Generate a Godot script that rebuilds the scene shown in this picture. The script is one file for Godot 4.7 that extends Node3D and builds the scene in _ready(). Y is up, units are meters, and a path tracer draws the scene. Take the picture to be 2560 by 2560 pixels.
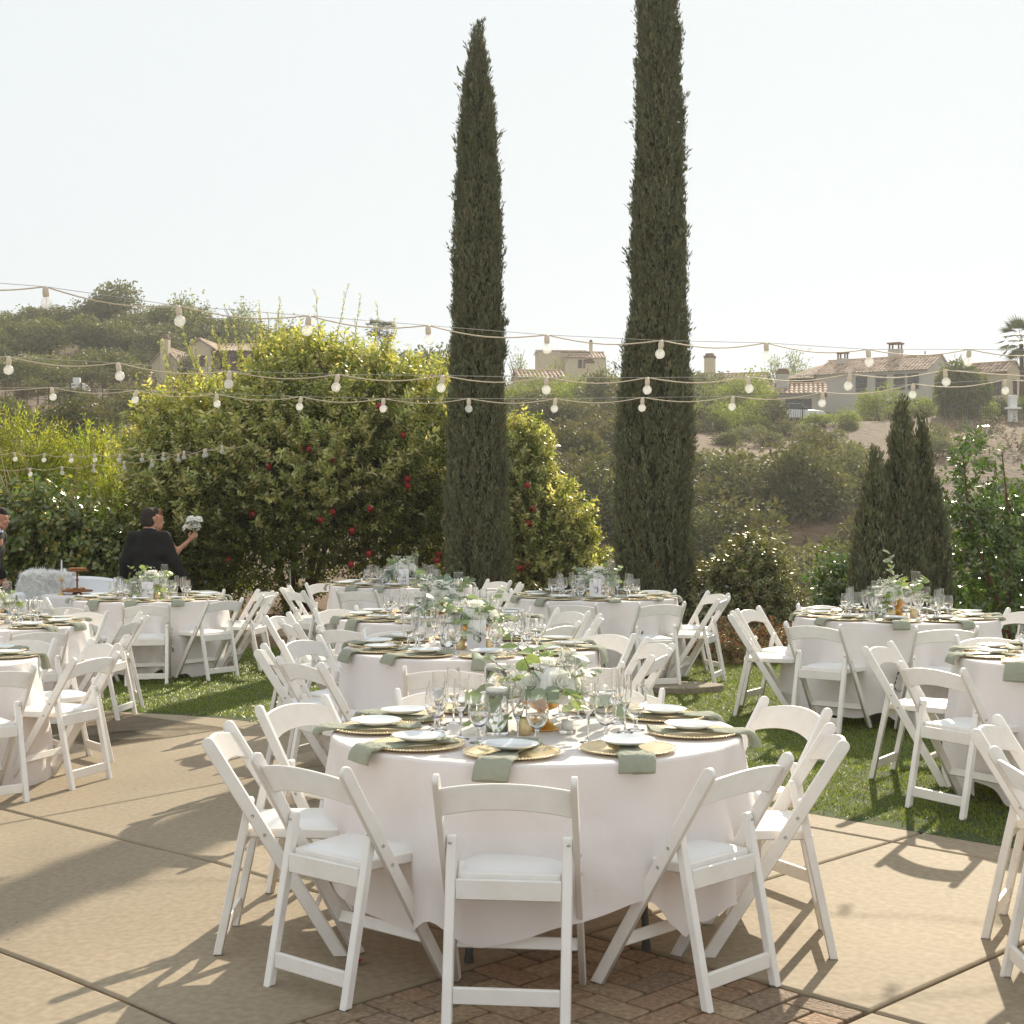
extends Node3D
# Garden wedding reception: white folding chairs and round tables on a patio and lawn, cypresses and a hillside behind.

const FOCAL := 3733.0          # the photograph's focal length in its own pixels (2560 wide)
const EYE := 1.59              # eye height in metres
var counts := {}
var mats := {}
var rng := RandomNumberGenerator.new()


# ------------------------------------------------------------------ mesh collector
class MB:
	var v := PackedVector3Array()
	var n := PackedVector3Array()
	var c := PackedColorArray()
	var uv := PackedVector2Array()
	var ix := PackedInt32Array()
	var col := Color(1, 1, 1)
	var colored := false
	var has_uv := false

	func vert(p: Vector3, nn: Vector3, t := Vector2.ZERO) -> int:
		v.append(p)
		n.append(nn)
		c.append(col)
		uv.append(t)
		return v.size() - 1

	func tri(a: int, b: int, d: int) -> void:
		var g := (v[d] - v[a]).cross(v[b] - v[a])
		if g.dot(n[a] + n[b] + n[d]) < 0.0:
			ix.append(a); ix.append(d); ix.append(b)
		else:
			ix.append(a); ix.append(b); ix.append(d)

	func quad(a: int, b: int, d: int, e: int) -> void:
		tri(a, b, d)
		tri(a, d, e)

	func face(pts: Array, up := Vector3.ZERO) -> void:
		var nn: Vector3 = (pts[2] - pts[0]).cross(pts[1] - pts[0]).normalized()
		if up != Vector3.ZERO and nn.dot(up) < 0.0:
			nn = -nn
		var k: Array[int] = []
		for p in pts:
			k.append(vert(p, nn))
		for i in range(1, k.size() - 1):
			tri(k[0], k[i], k[i + 1])

	# a box whose edges are rounded off by r
	func rbox(center: Vector3, size: Vector3, r := 0.003, b := Basis.IDENTITY) -> void:
		var h := size * 0.5
		r = minf(r, minf(h.x, minf(h.y, h.z)) * 0.95)
		var id := {}
		for sx in [-1, 1]:
			for sy in [-1, 1]:
				for sz in [-1, 1]:
					var s := Vector3(sx, sy, sz)
					for a in 3:
						var p := Vector3(h.x * sx, h.y * sy, h.z * sz)
						for o in 3:
							if o != a:
								p[o] -= s[o] * r
						var nn := Vector3.ZERO
						nn[a] = s[a]
						id[[sx, sy, sz, a]] = vert(center + b * p, (b * nn).normalized())
		for a in 3:
			var o1 := (a + 1) % 3
			var o2 := (a + 2) % 3
			for s in [-1, 1]:
				var q: Array[int] = []
				for w in [[-1, -1], [1, -1], [1, 1], [-1, 1]]:
					var k := [0, 0, 0, a]
					k[a] = s
					k[o1] = w[0]
					k[o2] = w[1]
					q.append(id[k])
				quad(q[0], q[1], q[2], q[3])
			for s1 in [-1, 1]:
				for s2 in [-1, 1]:
					var q2: Array[int] = []
					for w in [[-1, o1], [1, o1], [1, o2], [-1, o2]]:
						var k := [0, 0, 0, w[1]]
						k[a] = w[0]
						k[o1] = s1
						k[o2] = s2
						q2.append(id[k])
					quad(q2[0], q2[1], q2[2], q2[3])
		for sx in [-1, 1]:
			for sy in [-1, 1]:
				for sz in [-1, 1]:
					tri(id[[sx, sy, sz, 0]], id[[sx, sy, sz, 1]], id[[sx, sy, sz, 2]])

	func bar(a: Vector3, b: Vector3, w: float, h: float, r := 0.003, up := Vector3.UP) -> void:
		var f := (b - a).normalized()
		var side := f.cross(up).normalized()
		rbox((a + b) * 0.5, Vector3(w, h, a.distance_to(b)), r, Basis(side, side.cross(f).normalized() * -1.0 if side.cross(f).dot(up) < 0 else side.cross(f).normalized(), f))

	# a flat outline (x, y of the frame) given thickness along the frame's z, edges rounded by r
	func extrude(poly: PackedVector2Array, t: float, r: float, xf: Transform3D, crease := 0.8) -> void:
		if Geometry2D.is_polygon_clockwise(poly):
			poly.reverse()
		var m := poly.size()
		var en := PackedVector2Array()
		for i in m:
			var e := (poly[(i + 1) % m] - poly[i]).normalized()
			en.append(Vector2(e.y, -e.x))
		var vn := PackedVector2Array()
		var inset := PackedVector2Array()
		for i in m:
			var a := en[(i + m - 1) % m]
			var b := en[i]
			var s := (a + b).normalized()
			vn.append(s)
			inset.append(poly[i] - s * (r / maxf(0.4, s.dot(b))))
		var hz := t * 0.5
		for i in m:
			var j := (i + 1) % m
			var ni := vn[i] if vn[i].dot(en[i]) > crease else en[i]
			var nj := vn[j] if vn[j].dot(en[i]) > crease else en[i]
			var a0 := vert(xf * Vector3(poly[i].x, poly[i].y, -hz + r), xf.basis * Vector3(ni.x, ni.y, 0))
			var a1 := vert(xf * Vector3(poly[i].x, poly[i].y, hz - r), xf.basis * Vector3(ni.x, ni.y, 0))
			var b0 := vert(xf * Vector3(poly[j].x, poly[j].y, -hz + r), xf.basis * Vector3(nj.x, nj.y, 0))
			var b1 := vert(xf * Vector3(poly[j].x, poly[j].y, hz - r), xf.basis * Vector3(nj.x, nj.y, 0))
			quad(a0, b0, b1, a1)
			for s in [-1.0, 1.0]:
				var zc := Vector3(0, 0, s)
				var c0 := vert(xf * Vector3(inset[i].x, inset[i].y, s * hz), xf.basis * zc)
				var c1 := vert(xf * Vector3(inset[j].x, inset[j].y, s * hz), xf.basis * zc)
				quad(a0 if s < 0 else a1, b0 if s < 0 else b1, c1, c0)
		var tris := Geometry2D.triangulate_polygon(inset)
		for s in [-1.0, 1.0]:
			var base := v.size()
			for p in inset:
				vert(xf * Vector3(p.x, p.y, s * hz), xf.basis * Vector3(0, 0, s))
			for i in range(0, tris.size(), 3):
				tri(base + tris[i], base + tris[i + 1], base + tris[i + 2])

	# a turned shape; profile is (radius, height) from the bottom up; flute(angle, i) scales the radius
	func lathe(prof: PackedVector2Array, seg: int, xf := Transform3D.IDENTITY, flute = null, crease := 0.6) -> void:
		var m := prof.size()
		var en := PackedVector2Array()
		for i in m - 1:
			var e := (prof[i + 1] - prof[i]).normalized()
			en.append(Vector2(e.y, -e.x))
		for i in m - 1:
			var na := en[i]
			var nb := en[i]
			if i > 0:
				var s := (en[i - 1] + en[i]).normalized()
				if s.dot(en[i]) > crease:
					na = s
			if i < m - 2:
				var s2 := (en[i + 1] + en[i]).normalized()
				if s2.dot(en[i]) > crease:
					nb = s2
			var base := v.size()
			for k in seg + 1:
				var a := TAU * k / seg
				var cs := cos(a)
				var sn := sin(a)
				var fa: float = flute.call(a, i) if flute != null else 1.0
				var fb: float = flute.call(a, i + 1) if flute != null else 1.0
				vert(xf * Vector3(prof[i].x * fa * cs, prof[i].y, prof[i].x * fa * sn), (xf.basis * Vector3(na.x * cs, na.y, na.x * sn)).normalized(), Vector2(float(k) / seg, prof[i].y))
				vert(xf * Vector3(prof[i + 1].x * fb * cs, prof[i + 1].y, prof[i + 1].x * fb * sn), (xf.basis * Vector3(nb.x * cs, nb.y, nb.x * sn)).normalized(), Vector2(float(k) / seg, prof[i + 1].y))
			for k in seg:
				var q := base + k * 2
				if prof[i].x > 1e-6:
					tri(q, q + 2, q + 1)
				if prof[i + 1].x > 1e-6:
					tri(q + 2, q + 3, q + 1)

	func tube(pts: PackedVector3Array, radii: PackedFloat32Array, seg := 6, caps := false) -> void:
		var m := pts.size()
		var last := Vector3(0.31, 0.9, 0.3)
		var base := v.size()
		for i in m:
			var f := (pts[mini(i + 1, m - 1)] - pts[maxi(i - 1, 0)]).normalized()
			var s := f.cross(last)
			if s.length() < 0.05:
				s = f.cross(Vector3(1, 0.1, 0.2))
			s = s.normalized()
			last = s.cross(f).normalized()
			var r := radii[mini(i, radii.size() - 1)]
			for k in seg:
				var a := TAU * k / seg
				var d := s * cos(a) + last * sin(a)
				vert(pts[i] + d * r, d)
		for i in m - 1:
			for k in seg:
				var k2 := (k + 1) % seg
				quad(base + i * seg + k, base + i * seg + k2, base + (i + 1) * seg + k2, base + (i + 1) * seg + k)
		if caps:
			for e in [0, m - 1]:
				var o: Vector3 = (pts[0] - pts[1]).normalized() if e == 0 else (pts[m - 1] - pts[m - 2]).normalized()
				var cidx := vert(pts[e], o)
				for k in seg:
					tri(cidx, base + e * seg + k, base + e * seg + (k + 1) % seg)

	func ball(center: Vector3, r: Vector3, seg := 10, rings := 7, b := Basis.IDENTITY) -> void:
		var base := v.size()
		for i in rings + 1:
			var th := PI * i / rings
			for k in seg + 1:
				var a := TAU * k / seg
				var d := Vector3(sin(th) * cos(a), cos(th), sin(th) * sin(a))
				vert(center + b * (d * r), (b * (d / r)).normalized())
		for i in rings:
			for k in seg:
				var q := base + i * (seg + 1) + k
				if i > 0:
					tri(q, q + 1, q + seg + 1)
				if i < rings - 1:
					tri(q + 1, q + seg + 2, q + seg + 1)

	# rows of points, smooth; up tells which side is the outside where the rows alone do not
	func sheet(rows: Array, closed := false, flip := false) -> void:
		var nr := rows.size()
		var nc: int = rows[0].size()
		var base := v.size()
		for i in nr:
			for j in nc:
				var a: Vector3 = rows[i][(j + 1) % nc if closed else mini(j + 1, nc - 1)]
				var b: Vector3 = rows[i][(j + nc - 1) % nc if closed else maxi(j - 1, 0)]
				var p: Vector3 = rows[mini(i + 1, nr - 1)][j]
				var q: Vector3 = rows[maxi(i - 1, 0)][j]
				var nn := (p - q).cross(a - b).normalized()
				vert(rows[i][j], -nn if flip else nn, Vector2(float(j) / nc, float(i) / nr))
		for i in nr - 1:
			for j in (nc if closed else nc - 1):
				var j2 := (j + 1) % nc
				quad(base + i * nc + j, base + i * nc + j2, base + (i + 1) * nc + j2, base + (i + 1) * nc + j)

	func merge(o: MB, xf := Transform3D.IDENTITY) -> void:
		var base := v.size()
		for i in o.v.size():
			v.append(xf * o.v[i])
			n.append((xf.basis * o.n[i]).normalized())
			c.append(o.c[i])
			uv.append(o.uv[i])
		for k in o.ix:
			ix.append(base + k)

	func mesh() -> ArrayMesh:
		var arr := []
		arr.resize(Mesh.ARRAY_MAX)
		arr[Mesh.ARRAY_VERTEX] = v
		arr[Mesh.ARRAY_NORMAL] = n
		if colored:
			arr[Mesh.ARRAY_COLOR] = c
		if has_uv:
			arr[Mesh.ARRAY_TEX_UV] = uv
		arr[Mesh.ARRAY_INDEX] = ix
		var am := ArrayMesh.new()
		if ix.size():
			am.add_surface_from_arrays(Mesh.PRIMITIVE_TRIANGLES, arr)
		return am


# ------------------------------------------------------------------ naming and tagging
func numbered(called: String) -> String:
	counts[called] = counts.get(called, 0) + 1
	return called if counts[called] == 1 else "%s_%03d" % [called, counts[called] - 1]


func tag(o: Node3D, label: String, category := "", group := "", kind := "") -> Node3D:
	if label: o.set_meta("label", label)
	if category: o.set_meta("category", category)
	if group: o.set_meta("group", group)
	if kind: o.set_meta("kind", kind)
	return o


func thing(called: String, label: String, category: String, pos := Vector3.ZERO, turn := 0.0, group := "") -> Node3D:
	var o := Node3D.new()
	o.name = numbered(called)
	add_child(o)
	o.position = pos
	o.rotation.y = turn
	return tag(o, label, category, group)


func obj(called: String, m, mat: Material, parent: Node = null) -> MeshInstance3D:
	var o := MeshInstance3D.new()
	o.mesh = m.mesh() if m is MB else m
	o.material_override = mat
	if parent == null:
		o.name = numbered(called)
		add_child(o)
	else:
		o.name = called
		parent.add_child(o, true)
	return o


func many(called: String, m: Mesh, mat: Material, xfs: Array, parent: Node = null, cols: Array = []) -> MultiMeshInstance3D:
	var mm := MultiMesh.new()
	mm.transform_format = MultiMesh.TRANSFORM_3D
	mm.use_colors = cols.size() > 0
	mm.mesh = m
	mm.instance_count = xfs.size()
	for i in xfs.size():
		mm.set_instance_transform(i, xfs[i])
		if cols.size():
			mm.set_instance_color(i, cols[i])
	var o := MultiMeshInstance3D.new()
	o.multimesh = mm
	o.material_override = mat
	o.set_meta("kind", "stuff")
	if parent == null:
		o.name = numbered(called)
		add_child(o)
	else:
		o.name = called
		parent.add_child(o, true)
	return o


func copy(o: Node3D, called: String, pos: Vector3, turn: float, label: String, group := "") -> Node3D:
	var c: Node3D = o.duplicate()
	c.name = numbered(called)
	add_child(c)
	c.position = pos
	c.rotation.y = turn
	c.set_meta("label", label)
	if group: c.set_meta("group", group)
	return c


# ------------------------------------------------------------------ materials
func srgb(r: float, g: float, b: float) -> Color:
	return Color(r / 255.0, g / 255.0, b / 255.0)


func noise_tex(seed_: int, freq: float, lo: Color, hi: Color, size := 512, oct := 4, normal := false, bump := 4.0) -> NoiseTexture2D:
	var f := FastNoiseLite.new()
	f.seed = seed_
	f.frequency = freq
	f.fractal_octaves = oct
	var t := NoiseTexture2D.new()
	t.width = size
	t.height = size
	t.seamless = true
	t.noise = f
	if normal:
		t.as_normal_map = true
		t.bump_strength = bump
	else:
		var g := Gradient.new()
		g.set_color(0, lo)
		g.set_color(1, hi)
		t.color_ramp = g
	return t


func mat(key: String, color: Color, rough := 0.6, metal := 0.0) -> StandardMaterial3D:
	if mats.has(key):
		return mats[key]
	var m := StandardMaterial3D.new()
	m.resource_name = key
	m.albedo_color = color
	m.roughness = rough
	m.metallic = metal
	mats[key] = m
	return m


func grained(m: StandardMaterial3D, tex: Texture2D, scale: float, nrm: Texture2D = null, nscale := 1.0) -> StandardMaterial3D:
	m.albedo_texture = tex
	m.uv1_triplanar = true
	m.uv1_world_triplanar = false
	m.uv1_scale = Vector3.ONE * scale
	if nrm:
		m.normal_enabled = true
		m.normal_texture = nrm
		m.normal_scale = nscale
	return m


func leafy(key: String, back: Color, rough := 0.5) -> StandardMaterial3D:
	var m := mat(key, Color(1, 1, 1), rough)
	m.vertex_color_use_as_albedo = true
	m.backlight_enabled = true
	m.backlight = back
	return m


# ------------------------------------------------------------------ measuring
func at(px: float, d: float, y := 0.0) -> Vector3:
	return Vector3((px - 1280.0) / FOCAL * d, y, -d)


func high(py: float, d: float) -> float:
	return EYE - (py - 1267.0) / FOCAL * d


func in_view(p: Vector3, margin := 60.0) -> bool:
	if p.z > -1.0:
		return false
	var px := 1280.0 + p.x / -p.z * FOCAL
	return px > -margin and px < 2560.0 + margin


func fall(x: float) -> float:      # the patio drains gently towards its low side
	var t := maxf(0.0, -x - 1.2)
	return -0.036 * (t if t > 0.6 else t * t / 0.6 * 0.5 + t * 0.5 * t / 0.6)


const S2 := 0.70710678

func mn(m: float, n: float, y := 0.0) -> Vector3:   # the patio is laid at 45 degrees to the view
	var x := (m + n) * S2
	return Vector3(x, fall(x) + y, -(n - m) * S2)


func lawn_edge(m: float) -> float:
	var t := maxf(0.0, -9.3 - m)
	return 6.58 - minf(0.12 * t * t, 0.9 + 0.25 * t)


# ------------------------------------------------------------------ terrain
const PR := [[0, -0.1], [16.0, -0.1], [19, -0.35], [24, -1.6], [35, -4.2], [48, -3.4], [60, -0.6], [75, 2.6], [90, 5.6], [105, 8.0], [125, 9.2], [140, 11.0], [160, 14.2], [180, 15.5], [230, 13.0], [420, 4.0], [900, 0.0]]
const PL := [[0, -0.2], [20, -0.2], [28, -0.5], [36, -0.6], [45, 0.8], [60, 3.0], [80, 5.6], [100, 8.7], [120, 11.4], [140, 13.4], [155, 17.8], [170, 21.5], [185, 23.2], [230, 19.0], [420, 8.0], [900, 0.0]]
var hill_noise := FastNoiseLite.new()


func prof(t: Array, d: float) -> float:
	for i in t.size() - 1:
		if d < t[i + 1][0]:
			return lerpf(t[i][1], t[i + 1][1], (d - t[i][0]) / (t[i + 1][0] - t[i][0]))
	return t[-1][1]


func land(x: float, z: float) -> float:
	var d := -z
	if d < 0.0:
		return -0.2
	var k := smoothstep(-0.03, -0.27, x / maxf(d, 8.0))
	var y := lerpf(prof(PR, d), prof(PL, d), k)
	y += smoothstep(28.0, 70.0, d) * (hill_noise.get_noise_2d(x, z) * 1.6 + hill_noise.get_noise_2d(x * 4.0, z * 4.0) * 0.35)
	if d < 24.0:
		y += fall(x) * smoothstep(26.0, 20.0, d)
	return y


func make_terrain() -> void:
	hill_noise.seed = 5
	hill_noise.frequency = 0.012
	var ds := PackedFloat32Array([-40, -15, 0, 4, 8, 12])
	var d := 14.0
	while d < 60:
		ds.append(d)
		d += 1.2
	while d < 200:
		ds.append(d)
		d += 2.2
	for e in [210, 225, 245, 270, 300, 340, 390, 450, 520, 620, 760, 900]:
		ds.append(e)
	var rows := []
	var b := MB.new()
	b.colored = true
	var patch := FastNoiseLite.new()
	patch.seed = 9
	patch.frequency = 0.05
	var nc := 121
	for e in ds:
		var row := PackedVector3Array()
		for j in nc:
			var u := (float(j) / (nc - 1) - 0.5) * 2.0
			var x := u * (30.0 + absf(e) * 0.75)
			row.append(Vector3(x, land(x, -e), -e))
		rows.append(row)
	b.sheet(rows, false, false)
	for i in b.v.size():
		var p := b.v[i]
		if b.n[i].y < 0:
			b.n[i] = -b.n[i]
		var t := clampf(patch.get_noise_2d(p.x, p.z) * 1.6 + 0.5, 0, 1)
		var dry := Color(0.235, 0.155, 0.092).lerp(Color(0.15, 0.103, 0.066), t)
		var green := Color(0.13, 0.14, 0.06)
		var g := clampf(patch.get_noise_2d(p.x * 0.35 + 70, p.z * 0.35) * 2.0 - 0.1, 0, 0.7)
		b.c[i] = dry.lerp(green, g)
	# the orientation of each face follows the corrected normals
	for i in range(0, b.ix.size(), 3):
		var g2 := (b.v[b.ix[i + 2]] - b.v[b.ix[i]]).cross(b.v[b.ix[i + 1]] - b.v[b.ix[i]])
		if g2.y < 0:
			var s := b.ix[i + 1]
			b.ix[i + 1] = b.ix[i + 2]
			b.ix[i + 2] = s
	var m := mat("dry_hillside", Color(1, 1, 1), 0.95)
	m.vertex_color_use_as_albedo = true
	grained(m, noise_tex(3, 0.02, Color(0.66, 0.64, 0.6), Color(1, 1, 1), 512, 5), 0.12, noise_tex(4, 0.03, Color.BLACK, Color.WHITE, 512, 5, true, 9.0), 0.8)
	tag(obj("hillside_terrain", b, m), "dry brown hillside rising beyond the garden", "", "", "structure")


# ------------------------------------------------------------------ patio
func panel(parent: Node, m0: float, m1: float, n0: float, n1: float, mtl: Material, curved := false) -> void:
	var gap := 0.009
	var us := PackedFloat32Array([m0 + gap, m0 + gap + 0.006, m0 + gap + 0.014])
	var steps := maxi(2, int((m1 - m0) / 0.45))
	for i in range(1, steps):
		us.append(lerpf(m0 + 0.03, m1 - 0.03, float(i) / steps))
	us.append_array(PackedFloat32Array([m1 - gap - 0.014, m1 - gap - 0.006, m1 - gap]))
	var b := MB.new()
	var rows := []
	var vs := maxi(2, int((n1 - n0) / 0.45))
	var nv := 0
	for u in us:
		var top := lawn_edge(u) if curved else n1
		var ts := PackedFloat32Array([n0 + gap, n0 + gap + 0.006, n0 + gap + 0.014])
		for i in range(1, vs):
			ts.append(lerpf(n0 + 0.03, top - 0.03, float(i) / vs))
		ts.append_array(PackedFloat32Array([top - gap - 0.014, top - gap - 0.006, top - gap]))
		nv = ts.size()
		var row := PackedVector3Array()
		for j in nv:
			var i0 := us.find(u)
			var e := mini(mini(i0, us.size() - 1 - i0), mini(j, nv - 1 - j))
			row.append(mn(u, ts[j], -0.009 if e == 0 else (-0.002 if e == 1 else 0.0)))
		rows.append(row)
	b.sheet(rows)
	for i in b.n.size():
		if b.n[i].y < 0:
			b.n[i] = -b.n[i]
	var b2 := MB.new()
	b2.v = b.v; b2.n = b.n; b2.c = b.c; b2.uv = b.uv
	for i in range(0, b.ix.size(), 3):
		b2.tri(b.ix[i], b.ix[i + 1], b.ix[i + 2])
	# the sides of the slab
	var loop := PackedVector3Array()
	for i in rows.size(): loop.append(rows[i][0])
	for j in range(1, nv): loop.append(rows[-1][j])
	for i in range(rows.size() - 2, -1, -1): loop.append(rows[i][nv - 1])
	for j in range(nv - 2, 0, -1): loop.append(rows[0][j])
	var mid: Vector3 = (rows[0][0] + rows[-1][nv - 1]) * 0.5
	for i in loop.size():
		var p := loop[i]
		var q := loop[(i + 1) % loop.size()]
		b2.face([p, q, q - Vector3(0, 0.06, 0), p - Vector3(0, 0.06, 0)], (p + q) * 0.5 - mid)
	obj("concrete_slab", b2, mtl, parent)


func make_patio() -> void:
	var patio := thing("patio", "sand coloured concrete patio laid in large slabs", "")
	patio.remove_meta("category")
	tag(patio, "", "", "", "structure")
	var cm := mat("concrete", srgb(170, 156, 133), 0.8)
	grained(cm, noise_tex(11, 0.004, Color(0.87, 0.86, 0.845), Color(1, 1, 1), 512, 3), 0.19, noise_tex(12, 0.09, Color.BLACK, Color.WHITE, 512, 3, true, 3.0), 0.045)
	cm.uv1_world_triplanar = true
	cm.detail_enabled = true
	cm.detail_albedo = noise_tex(13, 0.25, Color(0.84, 0.82, 0.79), Color(1, 1, 1), 512, 2)
	cm.detail_blend_mode = BaseMaterial3D.BLEND_MODE_MUL
	cm.detail_uv_layer = BaseMaterial3D.DETAIL_UV_1
	var jm := mat("joint_sand", srgb(78, 60, 42), 0.95)
	var bed := MB.new()
	var rows := []
	for i in 25:
		var row := PackedVector3Array()
		for j in 25:
			var m := lerpf(-17.0, 3.0, i / 24.0)
			row.append(mn(m, lerpf(-4.0, lawn_edge(m) - 0.003, j / 24.0), -0.026))
		rows.append(row)
	bed.sheet(rows)
	for i in bed.n.size():
		if bed.n[i].y < 0: bed.n[i] = -bed.n[i]
	obj("joint_filling", bed, jm, patio)
	var cols := [[-16.0, -9.19], [-9.19, -7.33], [-7.33, -3.74]]
	for c in cols:
		for r in [[-4.0, 2.52], [2.52, 3.79], [3.79, 6.29]]:
			panel(patio, c[0], c[1], r[0], r[1], cm)
		panel(patio, c[0], c[1], 6.29 if c[0] > -15.0 else 5.2, 0, cm, true) if c[0] > -15.0 else panel(patio, -13.0, c[1], 5.2, 0, cm, true)
	panel(patio, -3.74, -2.53, 4.13, 6.29, cm)
	panel(patio, -3.74, -2.53, 6.29, 0, cm, true)
	for r in [[-4.0, 4.13], [4.13, 6.29]]:
		panel(patio, -2.53, 2.5, r[0], r[1], cm)
	panel(patio, -2.53, 2.5, 6.29, 0, cm, true)
	# the strip of brick paving, laid herringbone
	var w := 0.12
	var tones: Array[StandardMaterial3D] = []
	for k in 6:
		var t: Color = [srgb(178, 154, 124), srgb(168, 142, 112), srgb(160, 140, 116), srgb(184, 162, 132), srgb(172, 142, 114), srgb(152, 132, 110)][k]
		var bm := mat("paver_%d" % k, t, 0.85)
		grained(bm, noise_tex(20 + k, 0.06, Color(0.7, 0.68, 0.66), Color(1, 1, 1), 256, 4), 2.2, noise_tex(30, 0.09, Color.BLACK, Color.WHITE, 256, 3, true, 5.0), 0.5)
		bm.uv1_world_triplanar = true
		tones.append(bm)
	rng.seed = 77
	var turn := Basis(Vector3.UP, deg_to_rad(45))
	for a in range(-1, 13):
		for b in range(-6, 40):
			var k := posmod(a - b, 4)
			if k != 0 and k != 3:
				continue
			var m0 := -3.74 + a * w
			var n0 := 4.13 - (b + 1) * w
			var m1 := m0 + (2 * w if k == 0 else w)
			var n1 := n0 + w
			if k == 3:
				n0 -= w
			m0 = clampf(m0, -3.735, -2.537)
			m1 = clampf(m1, -3.735, -2.537)
			n1 = minf(n1, 4.122)
			n0 = minf(n0, 4.122)
			if m1 - m0 < 0.03 or n1 - n0 < 0.03:
				continue
			var c := mn((m0 + m1) * 0.5, (n0 + n1) * 0.5)
			if c.z > -3.6:
				continue
			var bb := MB.new()
			bb.rbox(Vector3.ZERO, Vector3(m1 - m0 - 0.010, 0.05, n1 - n0 - 0.010), 0.006)
			var o := obj("paver", bb, tones[rng.randi() % 6], patio)
			o.position = c + Vector3(0, -0.028 + rng.randf_range(-0.002, 0.002), 0)
			# m runs along (1, 1) of x and z, n along (1, -1)
			o.basis = Basis(Vector3(S2, 0, S2), Vector3.UP, Vector3(-S2, 0, S2)) * Basis(Vector3(0, 0, 1), rng.randf_range(-0.004, 0.004))


func make_lawn() -> void:
	var b := MB.new()
	var rows := []
	for i in 61:
		var m := lerpf(-19.0, 0.5, i / 60.0)
		var far := 17.6 * 1.41421 + m
		var row := PackedVector3Array()
		for j in 31:
			row.append(mn(m, lerpf(lawn_edge(m), maxf(far, lawn_edge(m) + 0.5), j / 30.0), -0.004))
		rows.append(row)
	b.sheet(rows)
	var b2 := MB.new()
	b2.v = b.v; b2.n = b.n; b2.c = b.c; b2.uv = b.uv
	for i in b.n.size():
		if b2.n[i].y < 0: b2.n[i] = -b2.n[i]
	for i in range(0, b.ix.size(), 3):
		b2.tri(b.ix[i], b.ix[i + 1], b.ix[i + 2])
	var base := mat("turf_backing", srgb(66, 82, 34), 0.95)
	grained(base, noise_tex(41, 0.05, Color(0.7, 0.72, 0.6), Color(1, 1, 1), 512, 4), 1.3)
	tag(obj("lawn_ground", b2, base), "green lawn ground under the grass blades", "", "", "structure")
	# grass, patch by patch
	var gm := leafy("grass_blade", Color(0.95, 1.0, 0.5), 0.42)
	var variants: Array[ArrayMesh] = []
	rng.seed = 4
	for k in 3:
		var g := MB.new()
		g.colored = true
		for i in 62:
			var p := Vector3(rng.randf_range(-0.09, 0.09), 0, rng.randf_range(-0.09, 0.09))
			var a := rng.randf() * TAU
			var s := Vector3(cos(a), 0, sin(a)) * rng.randf_range(0.0018, 0.003)
			var lean := Vector3(rng.randfn(0, 0.4), 1, rng.randfn(0, 0.4)) * rng.randf_range(0.012, 0.023)
			var t := rng.randf()
			g.col = Color(0.21, 0.27, 0.06).lerp(Color(0.38, 0.40, 0.125), t) if t < 0.93 else Color(0.3, 0.28, 0.12)
			var nn := Vector3(-s.z, 0.004, s.x).normalized()
			var k0 := g.vert(p - s, nn)
			var k1 := g.vert(p + s, nn)
			var k2 := g.vert(p + lean * 0.6 + s * 0.7, nn)
			var k3 := g.vert(p + lean + Vector3(lean.x, 0, lean.z) * 0.5, nn)
			g.tri(k0, k1, k2)
			g.tri(k0, k2, k3)
		variants.append(g.mesh())
	var xf := [[], [], []]
	var x := -7.6
	while x < 6.4:
		var d := 6.9
		while d < 17.5:
			var p := Vector3(x + rng.randf_range(-0.05, 0.05), 0, -d + rng.randf_range(-0.05, 0.05))
			var n := (p.x - p.z) * S2
			var m := (p.x + p.z) * S2
			if n > lawn_edge(m) + 0.05 and in_view(p, 160):
				p.y = fall(p.x) - 0.004
				var k := rng.randi() % 3
				xf[k].append(Transform3D(Basis(Vector3.UP, rng.randf() * TAU).scaled(Vector3(1, rng.randf_range(0.8, 1.15), 1)), p))
			d += 0.112
		x += 0.112
	var holder := thing("lawn_grass", "short green lawn grass around the far tables", "grass")
	holder.remove_meta("category")
	tag(holder, "", "", "", "stuff")
	for k in 3:
		many("grass_blades", variants[k], gm, xf[k], holder)


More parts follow.
